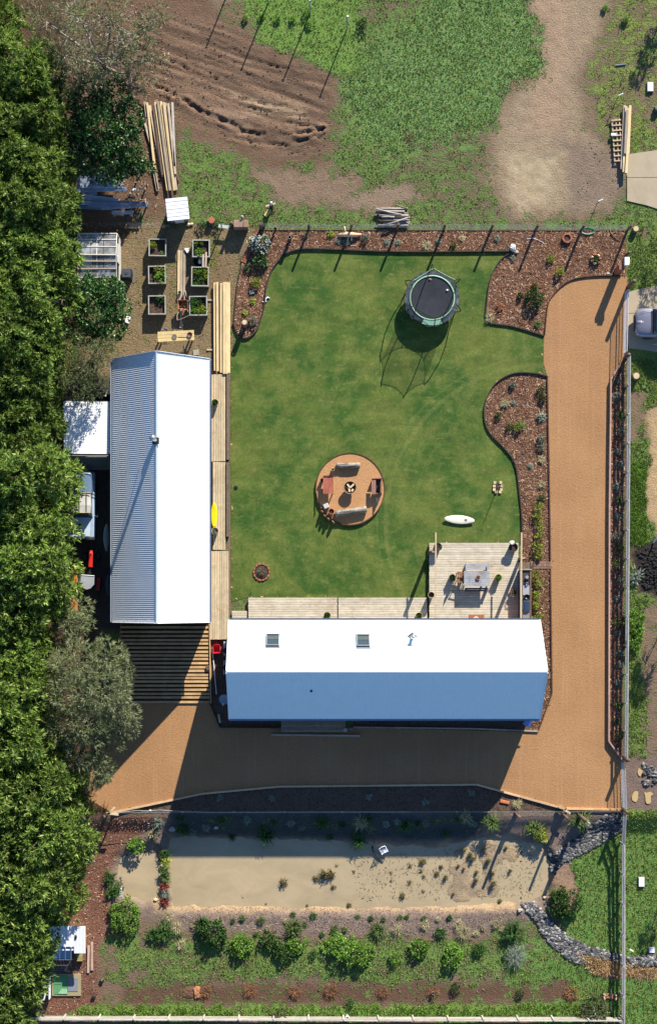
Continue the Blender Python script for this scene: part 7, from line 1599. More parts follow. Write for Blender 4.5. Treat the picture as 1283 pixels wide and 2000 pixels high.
for k, (x0, y0, x1, y1, z, r_) in enumerate(((736, 408, 796, 407, .08, .07), (734, 412, 790, 413, .2, .07), (738, 416, 797, 417, .1, .07), (740, 421, 798, 421, .22, .08), (746, 426, 800, 425, .1, .08), (742, 431, 799, 430, .2, .07), (748, 436, 800, 434, .08, .07), (738, 440, 798, 440, .18, .06), (732, 443, 793, 444, .06, .06), (734, 408, 784, 419, .34, .05), (752, 440, 796, 425, .36, .06), (771, 399, 795, 407, .12, .05), (745, 424, 770, 424, .3, .06), (790, 432, 800, 438, .2, .05))):
    a_, b_ = W(x0, y0, z), W(x1, y1, z); o = MB().tube([a_, a_.lerp(b_, .5) + Vector((0, random.uniform(-.03, .03), 0)), b_], [r_, r_ * .95, r_ * .85], 8).build('timber_pole', mat('silver_grey_pole_%d' % (k % 3), S(*((190, 178, 162), (168, 162, 158), (150, 128, 110))[k % 3]), .85, 0, .25, 3, .4, .1, grain='x'), None, True)
    tag(o, '%s grey pole of the woodpile above the north fence' % ('topmost', 'second', 'third', 'fourth', 'fifth', 'sixth', 'seventh', 'eighth', 'lowest', 'slanting upper', 'slanting lower', 'loose outlying', 'short thick', 'tiny right-hand')[k], 'pole', GL)
# ---- metal sheet pile at left
e0 = G(215, 378); BLM = [mat('blue_grey_sheet_%d' % k, (.30 + .08 * k, .36 + .08 * k, .46 + .08 * k), .45, .2, .25, 2, .1, 0) for k in range(4)]
GM = 'metal sheets and posts in the pile by the windbreak'
sh = [(150, 346, 205, 341, .62, .3), (150, 354, 225, 351, .68, .28), (152, 362, 240, 362, .7, .34), (150, 371, 248, 369, .66, .26), (158, 377, 190, 376, .80, .25), (138, 390, 170, 392, .55, .34), (165, 384, 232, 392, .66, .3), (150, 396, 235, 396, .6, .28), (180, 392, 290, 397, .7, .2), (172, 401, 255, 403, .62, .24), (198, 408, 288, 401, .55, .16), (219, 415, 261, 415, .2, .22), (146, 404, 220, 407, .5, .22), (160, 348, 230, 356, .5, .3)]
nm_ = ['topmost', 'upper long', 'widest upper', 'dark ribbed', 'small pale', 'leftmost', 'pale middle', 'central', 'longest thin', 'lower ribbed', 'silvery thin', 'lone bright', 'lowest left', 'half-buried']
for k, (x0, y0, x1, y1, z, w_) in enumerate(sh):
    a_, b_ = W(x0, y0, z), W(x1, y1, z + random.uniform(-.03, .03)); d = (b_ - a_).normalized(); n_ = Vector((-d.y, d.x, 0)); mb = MB(); q = 9; vs = []
    for j in range(q):
        off = n_ * ((j / (q - 1) - .5) * w_) + Vector((0, 0, .018 * (1 if j % 2 else -1))); vs += [a_ + off, b_ + off, a_ + off - Vector((0, 0, .006)), b_ + off - Vector((0, 0, .006))]
    fs = []
    for j in range(q - 1): i4 = j * 4; fs += [(i4, i4 + 1, i4 + 5, i4 + 4), (i4 + 2, i4 + 6, i4 + 7, i4 + 3)]
    o = mb.add(vs, fs).build('metal_sheet', BLM[k % 4]); tag(o, '%s blue-grey metal sheet in the pile by the windbreak' % nm_[k], 'metal sheet', GM)
e = empty('trestle_rack', G(262, 378), 0, 'grey frame at the right end of the metal sheets with junk in it', 'rack')
for x0, y0, x1, y1 in ((284, 356, 285, 397), (262, 356, 284, 356), (250, 389, 284, 390), (250, 374, 250, 390)): MB().bar(W(x0, y0, .95) - e.location, W(x1, y1, .95) - e.location, .05, .06).build('rail', EDGEP, e)
for x, y in ((284, 356), (284, 396), (250, 390), (150, 398), (150, 350)): p = W(x, y, .9) - e.location; MB().box((p.x, p.y, .45), (.08, .08, .9)).build('leg', FPOST, e)
for k, (x, y, m_) in enumerate(((258, 383, R1), (265, 376, WHITEP), (272, 384, PINE), (276, 372, STEEL), (262, 390, GREYPOT))): rock(x, y, .14, m_, '%s piece of junk inside the grey frame by the metal sheets' % ('pale', 'white', 'yellowish', 'silver', 'grey')[k], .5, 'junk', 'scrap_piece')

# ---- poles in the top field
for k, (x, y) in enumerate(((455, -38), (524, 5), (605, 27), (677, 58))):
    e = pole('tall_pole', x, y, 2.35, .045, '%s of the four tall thin poles in the top field' % ('leftmost', 'second', 'third', 'rightmost')[k], 'pole', mat('pale_green_pole', S(176, 196, 180), .6), group='tall poles in a row in the top field')
    MB().box((0, 0, 2.36), (.12, .09, .03)).build('cap_plate', WHITEP, e); MB().tube([(-.12, 0, .9), (0, 0, .8), (.14, .02, .92)], .012, 6).build('hook', DARK, e)
for k, (x, y) in enumerate(((1164, 400), (1203, 195))):
    e = empty('sprinkler', T(x, y), .2, 'standing sprinkler', 'sprinkler')
    e['label'] = ('standing sprinkler in the grass above the north bed corner', 'standing sprinkler above the top right timber pile')[k]
    MB().tube([(0, 0, 0), (0, 0, .9)], .02, 6).build('riser', DARK, e); MB().tube([(-.05, 0, .9), (.28, .08, .92)], .03, 8).build('head', WHITEP, e); MB().bar((-.12, 0, .3), (.12, .05, .3), .03).build('foot', DARK, e)
plank(1201, 127, 1222, 125, .06, .05, .05, STEEL, 'thin white pipe lying in the grass at the top right', 'pipe', 'metal_pipe')
def lid(px, py, sx, sy, lab): 
    e = empty('pit_lid', T(px, py), 0, lab, 'lid'); MB().box((0, 0, .1), (sx, sy, .16), bev=.02).build('cover', WHITEP, e); MB().box((0, 0, .04), (sx + .08, sy + .08, .1)).build('collar', GREYPOT, e)
lid(1268, 171, .38, .58, 'white rectangular lid in the grass at the top right'); lid(1251, 1722, .36, .6, 'white rectangular lid in the grass right of the lower fence'); lid(1271, 1855, .34, .34, 'small white square lid by the stones at the right edge')
rock(1282, 215, .3, mat('dark_rock', S(80, 90, 84), .7), 'dark boulder cut by the right edge in the top field'); plank(1229, 1854, 1236, 1858, .08, .08, .05, WHITEP, 'short white stick beside the lower right fence', 'stick', 'white_stick')
# ---- odds and ends near the house
e = empty('plastic_tub', G(424, 1268.5), 0, 'red plastic tub at the left end of the house', 'tub'); REDP = mat('red_plastic', S(232, 40, 52), .4, 0, .08, 5, .1, 0)
mb = MB(); mb.add([(-.24, -.25, .42), (.26, -.22, .42), (.22, .28, .42), (-.24, .26, .42), (-.17, -.18, 0), (.17, -.16, 0), (.15, .2, 0), (-.17, .2, 0), (-.2, -.21, .42), (.22, -.18, .42), (.18, .24, .42), (-.2, .22, .42), (-.14, -.14, .08), (.14, -.12, .08), (.12, .16, .08), (-.14, .16, .08)],
    [(4, 0, 3, 7), (0, 4, 5, 1), (1, 5, 6, 2), (2, 6, 7, 3), (7, 6, 5, 4), (0, 1, 9, 8), (1, 2, 10, 9), (2, 3, 11, 10), (3, 0, 8, 11), (8, 9, 13, 12), (9, 10, 14, 13), (10, 11, 15, 14), (11, 8, 12, 15), (12, 13, 14, 15)]); mb.build('tub', REDP, e)
MB().tube([(-.24, .26, .43), (0, .36, .46), (.22, .28, .43)], .018, 6).build('handle', REDP, e)
for k, (y, lab) in enumerate(((1267, 'upper grey air conditioner with a fan on the left wall of the house'), (1304, 'lower grey air conditioner on the left wall of the house'))):
    e = empty('air_conditioner', W(442, y, .75), 0, lab, 'air conditioner'); e.location.z = 0; AC = mat('grey_enamel', S(176, 180, 184), .5, 0, .06, 4, 0, 0)
    MB().box((0, 0, .42), (.36, .88, .68), bev=.04).build('casing', AC, e); MB().lathe([(.18, 0), (.2, .02), (.15, .02), (.03, .01)], 16).build('fan_grille', DARK, e); e.children[-1].location = (0, -.12 if k == 0 else 0, .765)
    for sy in (-.3, .3): MB().box((0, sy, .04), (.4, .06, .08)).build('foot', DARK, e)
    MB().tube([(.15, -.42, .6), (.15, -.6, .5), (.2, -.6, .1)], .02, 6).build('pipe', WHITEP, e)
e = empty('satellite_dish', W(438, 1366, 1.9), 0, 'blue-grey satellite dish at the lower left corner of the house', 'satellite dish'); e.location.z = 0
q = MB().lathe([(.02, -.06), (.18, -.045), (.3, .0), (.33, .02), (.33, .03), (.29, .012), (.17, -.03), (.02, -.045)], 24).build('dish', mat('dish_paint', S(150, 166, 186), .5, 0, .05, 3, 0, 0), e, True); q.location = (0, 0, 1.9); q.rotation_euler = (.25, -.2, 0)
MB().tube([(.05, .1, 0), (.05, .1, 1.7), (0, 0, 1.84)], .03, 8).build('mast', STEEL, e); MB().tube([(-.02, -.33, 1.88), (-.1, -.42, 2.05), (-.06, -.3, 2.2)], .016, 6).build('feed_arm', STEEL, e); MB().box((-.06, -.28, 2.22), (.08, .1, .07)).build('receiver', WHITEP, e)
for k, (x0, y0, x1, y1, lab) in enumerate(((415, 1272, 419, 1306, 'upper thin white pipe leaning beside the left end of the house'), (418.5, 1307, 423, 1356, 'lower thin white pipe lying beside the left end of the house'))): plank(x0, y0, x1, y1, .14, .05, .05, WHITEP, lab, 'pipe', 'white_pipe')
plank(427, 1395, 430, 1412, .2, .14, .05, PINEG, 'short grey board at the lower left corner of the house bed'); stump(407, 1304, .16, .3, 'small dark stump at the right edge of the sleeper ramp', top=FPOST)
e = empty('solar_panel', W(1031, 1411, .9), 0, 'small tilted blue solar panel at the lower right corner of the house', 'solar panel'); e.location.z = 0
q = MB().box((0, 0, 0), (.40, .52, .03)).build('panel', mat('solar_blue', S(110, 150, 214), .2, 0, .05, 3, 0, 0, spec=.8), e); q.location = (0, 0, .9); q.rotation_euler = (.35, .1, -.6)
q = MB().box((0, 0, 0), (.44, .56, .02)).build('frame', STEEL, e); q.location = (0, 0, .885); q.rotation_euler = (.35, .1, -.6); MB().tube([(0, 0, 0), (0, 0, .88)], .03, 8).build('mast', STEEL, e)
e = empty('white_bucket', G(674, 1425, .22), 0, 'small white pot on the right corner of the shaded porch', 'pot'); bowl(e, 'pot', .12, .2, WHITEP, .015, .8, 12)
rock(686, 1424, .1, R2, 'small pale stone right of the shaded porch')
# ---- bird table with bare sapling on the lawn
e = empty('staked_sapling', G(971.5, 951), 0, 'bare staked sapling in a square of pale timber blocks on the lawn', 'sapling')
for k, (x, y) in enumerate(((-.2, .28), (.18, .28), (-.24, .05), (.24, .05), (-.24, -.18), (.22, -.18), (-.12, -.33), (.15, -.33))): MB().box((x, y, .06), (.17, .17, .12), random.uniform(-.15, .15)).build('timber_block', PINE if k % 3 else PINEG, e)
mb = MB(); mb.tube([(0, 0, 0), (.02, .02, .9), (.05, .05, 1.6)], [.022, .018, .008], 6)
for k in range(7): a_ = k * 1.9; z = .7 + k * .12; mb.tube([(.02, .02, z), (.02 + .22 * math.cos(a_), .02 + .22 * math.sin(a_), z + .25)], [.008, .003], 4)
mb.build('stem', PBARK, e); MB().box((0, 0, .02), (.34, .5, .03)).build('soil', SOIL, e)
P_(511, 1117, 'twiggy', .34, .4, L_GREY, 'grey twiggy plant inside the brick ring on the lawn', 'plant', name='ring_plant')
tag(MB().box((0, 0, .05), (.22, .18, .07), bev=.02).build('valve_cover', DARK, None, loc=G(461, 952)), 'small dark valve cover on the left edge of the lawn', 'cover')
plank(491, 1157, 484, 1166, .04, .03, .03, DARK, 'thin dark rod at the top left corner of the long house deck', 'rod', 'metal_rod')
# ---- pond things
e = empty('plastic_chair', W(749, 1661, WATER_Z + .5), math.radians(28), 'white plastic chair standing in the shaded edge of the pond', 'chair'); e.location.z = WATER_Z - .15
PW = mat('white_plastic', (.8, .8, .8), .4, 0, .04, 4, 0, 0)
MB().box((0, -.08, .42), (.44, .30, .03), bev=.01).build('seat', PW, e)
for sx in (-.22, .22):
    MB().tube([(sx, -.2, .0), (sx, -.2, .62), (sx, .22, .64), (sx * .9, .26, .9)], .022, 6).build('side_frame', PW, e); MB().bar((sx, .2, 0), (sx, .2, .6), .03).build('leg', PW, e)
MB().tube([(-.2, .26, .9), (0, .3, .93), (.2, .26, .9)], .024, 6).build('back_rail', PW, e)
for k in range(3): MB().bar((-.12 + k * .12, .16, .45), (-.12 + k * .12, .27, .9), .045, .015).build('back_slat', PW, e)
mb = MB(); mb.tube([(-.2, .55, .05), (-.15, .2, .12), (.25, -.25, .10), (.5, -.5, .06)], [.06, .05, .04, .03], 7); one(mb, 'sunken_branch', BARK, W(733, 1668, WATER_Z), 'dark curved branch lying in the pond edge left of the white chair', 'branch', 0, True)
for k, (x, y, r_, m_, lab) in enumerate(((1142, 1608, .32, R2, 'large grey boulder on the bank above the stone band'), (1060, 1640, .22, R1, 'pale sandstone boulder at the top right of the pond'), (318, 1690, .17, R1, 'upper pale boulder on the weir'), (305, 1757, .15, R1, 'pale boulder at the lower right of the small pool'), (336, 1619, .22, R2, 'grey boulder in the shade above the left end of the pond'), (1014, 1778, .18, R2, 'grey boulder at the upper end of the lower stone band'), (1063, 1753, .14, R1, 'pale boulder at the right tip of the pond'), (422, 1616, .16, R2, 'small grey boulder on the shaded bank'), (318, 1718, .14, R3, 'brown boulder in the middle of the weir'), (317, 1735, .14, DARK, 'black boulder low on the weir'))): rock(x, y, r_, m_, lab)
plank(236, 1735, 237, 1751, -.55, .16, .1, WHITEP, 'thick white pipe end at the lower left of the small pool', 'pipe', 'white_pipe', z1=-.7)
# props and braces on the wire fence
for k, (x0, y0, x1, y1, m_, lab) in enumerate(((207, 1588, 232, 1591, R1, 'pale crossbar at the left end of the wire fence'), (212, 1590, 224, 1577, R1, 'short pale stick on the left end of the wire fence'), (1092, 1571, 1104, 1582, mat('orange_post_wood', S(206, 160, 116), .8), 'orange post leaning on the timber edging at the lower right'), (1101, 1581, 1113, 1589, R1, 'pale post end beside the orange leaning post'))): plank(x0, y0, x1, y1, .9 if k < 2 else .35, .13, .12, m_, lab, 'post', 'leaning_post')
mb = MB(); mb.tube([(W(x, y, .75) - W(222, 1588, 0)) for x, y in ((222, 1588), (250, 1585), (270, 1583), (292, 1584), (312, 1582), (340, 1584), (420, 1587), (600, 1586), (800, 1586))], .018, 6); one(mb, 'fence_rope', mat('whitish_rope', S(190, 190, 184), .8), W(222, 1588, 0), 'whitish rope sagging along the wire fence below the drive', 'rope')
pole('corner_post', 208, 1590, 1.35, .12, 'thick post at the left end of the wire fence casting a long shadow', 'post', FPOST)
pole('bank_post', 1006, 1588, 1.9, .10, 'left of three tall posts on the wire fence casting shadows on the mudflat', 'post', FPOST, group='tall posts above the mudflat'); pole('bank_post', 1098, 1590, 1.9, .09, 'middle of three tall posts on the wire fence casting shadows on the mudflat', 'post', FPOST, group='tall posts above the mudflat'); pole('bank_post', 1130, 1592, 2.2, .13, 'right of three tall posts on the wire fence casting shadows on the stones', 'post', FPOST, group='tall posts above the mudflat')
tag(MB().box((0, 0, .05), (.6, .2, .1), rz=-.2, bev=.02).build('bark_slab', mat('orange_bark', S(196, 120, 72), .9, 0, .3, 8, .6), None, loc=G(985, 1566)), 'orange heap of bark pieces beside the pale tussock above the wire fence', 'bark')
for k, (x, y) in enumerate(((294, 1583), (356, 1586), (457, 1586), (556, 1586), (669, 1586), (786, 1586), (891, 1586))): rock(x, y, .09, R1, 'pale stone at the foot of the shaded wire fence, %s from the left' % nth(k + 1), group='pale stones at the feet of the wire fence posts', cat='stone')
# ---- hen house bottom left
e = empty('hen_house', W(132, 1842, 1.6), 0, 'white hen house with a glazed lean-to at the bottom left', 'hen house'); e.location.z = gz(132, 1842); zb = e.location.z
def LW(px, py, z): return W(px, py, z + zb) - e.location
def slab(x0, y0, x1, y1, z0, z1, m, name, t_=.04):
    a_, b_, c_, d_ = LW(x0, y1, z1), LW(x1, y1, z1), LW(x1, y0, z0), LW(x0, y0, z0); dn = Vector((0, 0, -t_))
    return MB().add([a_, b_, c_, d_, a_ + dn, b_ + dn, c_ + dn, d_ + dn], [(0, 1, 2, 3), (7, 6, 5, 4), (0, 4, 5, 1), (1, 5, 6, 2), (2, 6, 7, 3), (3, 7, 4, 0)]).build(name, m, e)
slab(88, 1809, 145, 1849, 1.7, 1.6, RB, 'roof_sheet')
for k in range(8): slab(145.6 + k * 2.7, 1809.5, 147.9 + k * 2.7, 1862, 1.66, 1.56, RB, 'roof_board', .05)
slab(145, 1809, 168, 1862, 1.62, 1.52, mat('cream_underlay', S(214, 196, 150), .8), 'roof_base')
for k in range(4): slab(95.5 + k * 11.2, 1849.5, 105.5 + k * 11.2, 1873, 1.58, 1.1, mat('blue_glazing', S(90, 124, 160), .2, 0, .08, 2, 0, 0, spec=.8), 'pane', .03)
for k in range(5): a_, b_ = LW(94.8 + k * 11.2, 1849.5, 1.61), LW(94.8 + k * 11.2, 1873.5, 1.12); MB().bar(a_, b_, .05, .04).build('glazing_bar', WHITEP, e)
MB().bar(LW(94, 1874, 1.1), LW(142, 1874, 1.1), .05, .05).build('eave_rail', WHITEP, e)
a_, b_ = LW(92, 1846, 0), LW(164, 1812, 0); MB().box(((a_.x + b_.x) / 2, (a_.y + b_.y) / 2, .75), (b_.x - a_.x, b_.y - a_.y, 1.5)).build('wall', WHITEP, e)
mb = MB()
for k in range(7): a_ = LW(98 + k * 6.5, 1876, 1.0); mb.bar((a_.x, a_.y, 1.0), (a_.x, a_.y - .75, .05), .012)
for k in range(5): a_, b_ = LW(98, 1878 + k * 5, 0), LW(138, 1878 + k * 5, 0); mb.bar((a_.x, a_.y, 1 - k * .22), (b_.x, b_.y, 1 - k * .22), .012)
mb.build('wire_front', WIRE, e)['kind'] = 'stuff'
MB().bar(LW(139, 1876, 1.0), LW(127, 1896, .1), .05).build('prop_stick', EDGEP, e); MB().bar(LW(127, 1896, .1), LW(139, 1898, .1), .05).build('prop_stick', EDGEP, e)
tag(MB().blob((0, 0, .05), (.09, .16, .06), 5, .3).build('small_tool', DARK, None, loc=W(149, 1830, 1.62 + zb)), 'dark object lying on the white hen house roof', 'tool')
e = empty('wooden_crate', T(158, 1868), 0, 'small yellowish crate below the hen house roof', 'crate')
for k in range(4): link('slat', ubox(mat('mossy_crate_wood', S(176, 160, 90), .85)), e, (0, -.16 + k * .105, .42), (0, 0, 0), (.38, .095, .03))
for sx in (-.18, .18): MB().box((sx, 0, .2), (.03, .42, .40)).build('side_panel', GREYPOT, e)
for sy in (-.2, .2): MB().box((0, sy, .2), (.33, .03, .40)).build('end_panel', GREYPOT, e)
plank(174, 1847, 173, 1900, gz(174, 1870) + .1, .15, .1, mat('pinkish_board', S(206, 170, 146), .8, 0, .15, 3, .3, .1, grain='y'), 'left of two pinkish boards beside the hen house', group='pinkish boards beside the hen house'); plank(180.5, 1840, 180, 1895, gz(180, 1870) + .1, .15, .1, mat('pinkish_board', S(206, 170, 146)), 'right of two pinkish boards beside the hen house', group='pinkish boards beside the hen house')
z0 = gz(131, 1922); e = empty('sandpit_tray', W(131, 1923, z0), 0, 'tan square pad with green and grey mats at the bottom left', 'pad')
MB().box((0, 0, .05), (1.88, 1.42, .1)).build('pad', mat('tan_pad', S(170, 156, 116), .85, 0, .1, 4, .3, 0), e); MB().box((-.38, .0, .115), (.9, 1.22, .025)).build('green_mat', mat('green_mat', S(90, 150, 100), .8, 0, .15, 3, .2, 0), e); MB().box((.42, .02, .115), (.66, .86, .025)).build('grey_mat', mat('grey_mat', S(136, 142, 146), .8, 0, .1, 3, .2, 0), e); MB().prism([(-.55, -.55), (.05, -.58), (.05, -.25), (-.3, -.25)], .13, .15).build('pale_green_patch', mat('pale_green_mat', S(160, 206, 160), .8), e)
mb = MB(); mb.tube([(0, 1.7, .9), (.02, 0, .9), (-.05, -.35, .88), (-.35, -.45, .85)], .05, 8); one(mb, 'white_gutter', WHITEP, W(93, 1935, z0), 'white gutter pipe left of the tan pad', 'pipe', 0, True)
plank(98, 1900, 98, 1950, z0 + .5, .06, .5, WHITEP, 'thin pale upright board between the gutter and the tan pad')
for k, (x, y, lab) in enumerate(((200, 1915, 'left'), (184, 1947, 'lower'))): tag(MB().blob((0, 0, .1), (.14, .12, .12), k, .2).build('buried_pot', DARK, None, loc=T(x, y)), '%s small dark pot in the weeds right of the tan pad' % lab, 'pot')
tag(MB().bar((0, 0, .03), (.7, .04, .03), .3, .05).build('hen_run_panel', GREYPOT, None, loc=T(106, 1805)), 'thin frame above the hen house roof', 'frame')
# bench and bricks at bottom right
e = empty('garden_bench', T(1150, 1979), math.radians(12), 'grey wooden bench frame at the bottom right', 'bench')
for y in (.2, -.12): link('slat', ubox(FRAIL), e, (0, y, .42), (0, 0, 0), (.5, .13, .04))
MB().box((.3, .05, .32), (.05, .75, .6)).build('end_panel', FRAIL, e); MB().box((-.26, .05, .2), (.04, .4, .4)).build('end_panel', FRAIL, e)
GK = 'loose bricks by the lower right fence'
for k in range(12): 
    x, y = 1181 + (k % 6) * 5 + random.uniform(-1.5, 1.5), 1944 + (k // 6) * 5 + random.uniform(-2, 2); p = T(x, y)
    tag(MB().box((0, 0, .06), (.21, .10, .09), random.uniform(0, 3)).build('loose_brick', BRICK if k % 2 else mat('pale_brick', S(220, 180, 150), .8), None, loc=p), 'loose brick beside the lower right fence, %s from the left in its %s row' % (nth(k % 6 + 1), ('upper', 'lower')[k // 6]), 'brick', GK)
tag(MB().lathe([(.10, 0), (.11, .5), (.08, .5), (.07, .1), (.01, .1)], 12).build('white_tube', WHITEP, None, True, loc=T(678, 1984)), 'short white tube standing at the bottom fence', 'tube')
tag(MB().lathe([(.10, 0), (.11, .3), (.08, .3), (.07, .1), (.01, .1)], 12).build('grey_tube', GREYPOT, None, True, loc=T(845, 1938)), 'short grey tube standing in the sixth rusty plant', 'tube')
e = empty('soil_mound', T(370, 1938), 0, 'low brown soil mound in the dirt row at the lower left', 'mound'); MB().blob((0, 0, .0), (.55, .42, .09), 5, .22, 16, 8).build('mound', mat('mound_soil', S(112, 82, 62), .95, 0, .3, 6, .8), e); MB().blob((.5, .05, .1), (.25, .4, .07), 8, .3, 10, 6).build('leaf_litter', mat('rust_litter', S(190, 130, 90), .95, 0, .3, 12, .8), e)
# white pot clutter above the lean-to
e = empty('folded_tarp', T(194, 772), 0, 'dark blue tarpaulin heap in the shade above the lean-to', 'tarpaulin'); MB().blob((0, 0, .25), (.75, .35, .35), 9, .25, 12, 7).build('tarpaulin', mat('navy_tarp', (.012, .02, .07), .5), e)
for k, (x0, y0, x1, y1, lab) in enumerate(((205, 752, 208, 766, 'upper white offcut above the lean-to'), (203, 771, 208, 773, 'short white offcut above the lean-to'), (216, 744, 208, 770, 'orange stick slanting above the lean-to'))): plank(x0, y0, x1, y1, .7, .10 if k < 2 else .05, .04, WHITEP if k < 2 else EDGEP, lab, 'offcut')

# ------------------------------------------------------------------ VEHICLES
def sec(x, hw, z0, z1, n=12, p=.55, crown=.06):
    pts = []
    for j in range(n * 2):
        a_ = 2 * math.pi * (j + .5) / (n * 2); c, s_ = math.cos(a_), math.sin(a_); zz = (z0 + z1) / 2 + (z1 - z0) / 2 * math.copysign(abs(s_) ** p, s_); y = hw * math.copysign(abs(c) ** p, c)
        if s_ > 0: zz -= crown * (abs(y) / hw) ** 2
        pts.append((x, y, zz))
    return pts
def wheel(e, x, y, r=.36, w=.24):
    q = MB().lathe([(r * .6, -w / 2), (r * .96, -w / 2), (r, -w * .3), (r, w * .3), (r * .96, w / 2), (r * .6, w / 2)], 20).build('wheel', TF, e, True); q.rotation_euler = (math.pi / 2, 0, 0); q.location = (x, y, r)
    MB().lathe([(r * .58, -w * .4), (r * .6, w * .42), (.05, w * .36)], 14).build('rim', STEEL, q)
e = empty('parked_car', Vector((W(1240, 629, .9).x + 2.35, W(1240, 629, 1.0).y, .05)), 0, 'silver-grey car at the right edge, only its bonnet in view', 'car')   # nose towards -x
CP = mat('silver_mauve_paint', (.25, .24, .275), .3, .35, .03, 1, 0, 0, spec=.6, coat=.6); CT = mat('car_black_trim', (.02, .02, .022), .5)
MB().loft([sec(-2.33, .62, .45, .72), sec(-2.28, .78, .32, .82), sec(-2.1, .90, .28, .92), sec(-1.7, .95, .26, 1.0), sec(-1.1, .96, .26, 1.06), sec(-.5, .96, .26, 1.08), sec(1.2, .96, .26, 1.08), sec(2.0, .94, .30, 1.08), sec(2.25, .86, .38, 1.0), sec(2.33, .7, .5, .85)]).build('body', CP, e, True)
MB().loft([sec(-1.28, .80, .98, 1.06, crown=0), sec(-.75, .76, 1.0, 1.34), sec(-.2, .72, 1.0, 1.55), sec(1.1, .72, 1.0, 1.58), sec(1.8, .68, 1.0, 1.40), sec(2.15, .64, 1.0, 1.1)]).build('window_glass', GLASSD, e, True)
MB().loft([sec(-.25, .68, 1.50, 1.565), sec(.1, .70, 1.52, 1.60), sec(1.2, .70, 1.52, 1.62), sec(1.7, .64, 1.44, 1.50)]).build('roof', CP, e, True)
for sy in (-1, 1):
    MB().tube([(-1.3, sy * .82, 1.04), (-.7, sy * .75, 1.40), (-.15, sy * .70, 1.58)], .03, 6).build('windscreen_pillar', CP, e, True)
    MB().loft([sec(-2.27, .12, .66, .86), sec(-2.1, .18, .70, .945), sec(-1.85, .10, .8, .985)]).build('headlight', mat('headlight_glass', (.6, .6, .6), .1, .2, 0, 1, 0, 0, spec=.8), e, True); e.children[-1].location = (0, sy * .68, 0)
    MB().loft([sec(-.75, .1, 1.02, 1.16), sec(-.55, .12, 1.0, 1.2)]).build('wing_mirror', CP, e, True); e.children[-1].location = (0, sy * 1.04, 0)
    wheel(e, -1.45, sy * .84); wheel(e, 1.45, sy * .84); MB().tube([(-1.3, sy * .2, 1.08), (-1.05, sy * .5, 1.2)], .012, 5).build('wiper', CT, e)
    MB().tube([(-2.05, sy * .62, .955), (-1.7, sy * .70, 1.01), (-1.35, sy * .74, 1.05)], .012, 5).build('bonnet_seam', CT, e)
MB().loft([sec(-2.40, .5, .42, .66), sec(-2.28, .62, .40, .80)]).build('grille', CT, e)
for k in range(6): MB().box((-2.385, -.4 + k * .16, .55), (.02, .06, .12)).build('grille_bar', STEEL, e)
MB().bar((-1.33, -.74, 1.055), (-1.33, .74, 1.055), .03, .02).build('windscreen_base', CT, e)
# four-wheel drive beside the shed, nose downwards
e = empty('four_wheel_drive', Vector((W(161, 985, 1.5).x - .1, W(161, 988, 1.2).y, 0)), math.radians(-90), 'old pale blue four-wheel drive with a roof rack between hedge and shed', 'four-wheel drive')
FB = mat('pale_blue_paint', (.36, .46, .56), .4, .1, .12, 2, 0, 0); FR = mat('cream_hardtop', (.50, .48, .42), .6, 0, .15, 2, 0, 0)
MB().loft([sec(-2.2, .78, .55, 1.15, p=.25, crown=0), sec(-2.1, .86, .5, 1.2, p=.25, crown=0), sec(.5, .86, .5, 1.2, p=.25, crown=0), sec(2.0, .84, .5, 1.15, p=.25, crown=0), sec(2.1, .8, .6, 1.1, p=.25, crown=0)]).build('body', FB, e)
MB().loft([sec(-2.15, .74, 1.15, 1.9, p=.3, crown=.03), sec(-2.0, .78, 1.15, 1.98, p=.3, crown=.03), sec(-.8, .78, 1.15, 1.98, p=.3, crown=.03), sec(-.75, .78, 1.15, 1.95, p=.3, crown=.03)]).build('rear_canopy', mat('dark_blue_canopy', (.12, .18, .26), .4, 0, .1, 2, 0, 0), e)
MB().loft([sec(-.78, .72, 1.2, 1.86, p=.3), sec(.45, .72, 1.2, 1.86, p=.3), sec(.75, .74, 1.15, 1.2, p=.3, crown=0)]).build('cab_glass', GLASSD, e)
MB().loft([sec(-.80, .70, 1.86, 1.93, p=.35), sec(.0, .74, 1.86, 1.97, p=.35), sec(.45, .70, 1.86, 1.93, p=.35)]).build('cab_roof', FR, e)
for y in (-.45, .0, .45): MB().tube([(-.8, y, 2.02), (.5, y, 2.02)], .018, 6).build('rack_bar', DARK, e)
for x in (-.78, .48): MB().tube([(x, -.72, 2.0), (x, .72, 2.0)], .022, 6).build('rack_rail', EDGEP, e)
MB().loft([sec(.75, .62, 1.1, 1.22, p=.3, crown=.02), sec(1.95, .56, 1.05, 1.18, p=.3, crown=.02)]).build('bonnet', mat('pale_bonnet_paint', (.52, .60, .68), .35, .1, .08, 2, 0, 0), e)
MB().lathe([(.13, 0), (.15, .07), (.12, .10), (.02, .11)], 14, (1.3, -.1, 1.2)).build('bonnet_scoop', DARK, e, True)
MB().box((2.16, 0, .6), (.12, 1.6, .16)).build('bumper', DARK, e)
for sy in (-1, 1):
    wheel(e, -1.3, sy * .78, .38); wheel(e, 1.3, sy * .78, .38); MB().tube([(.62, sy * .85, 1.15), (.72, sy * 1.05, 1.3), (.6, sy * 1.08, 1.42)], .02, 6).build('mirror_arm', WHITEP, e); MB().lathe([(.1, 0), (.1, .03), (.02, .04)], 12).build('headlight', WHITEP, e); e.children[-1].location = (2.1, sy * .55, .95); e.children[-1].rotation_euler = (0, math.pi / 2, 0)
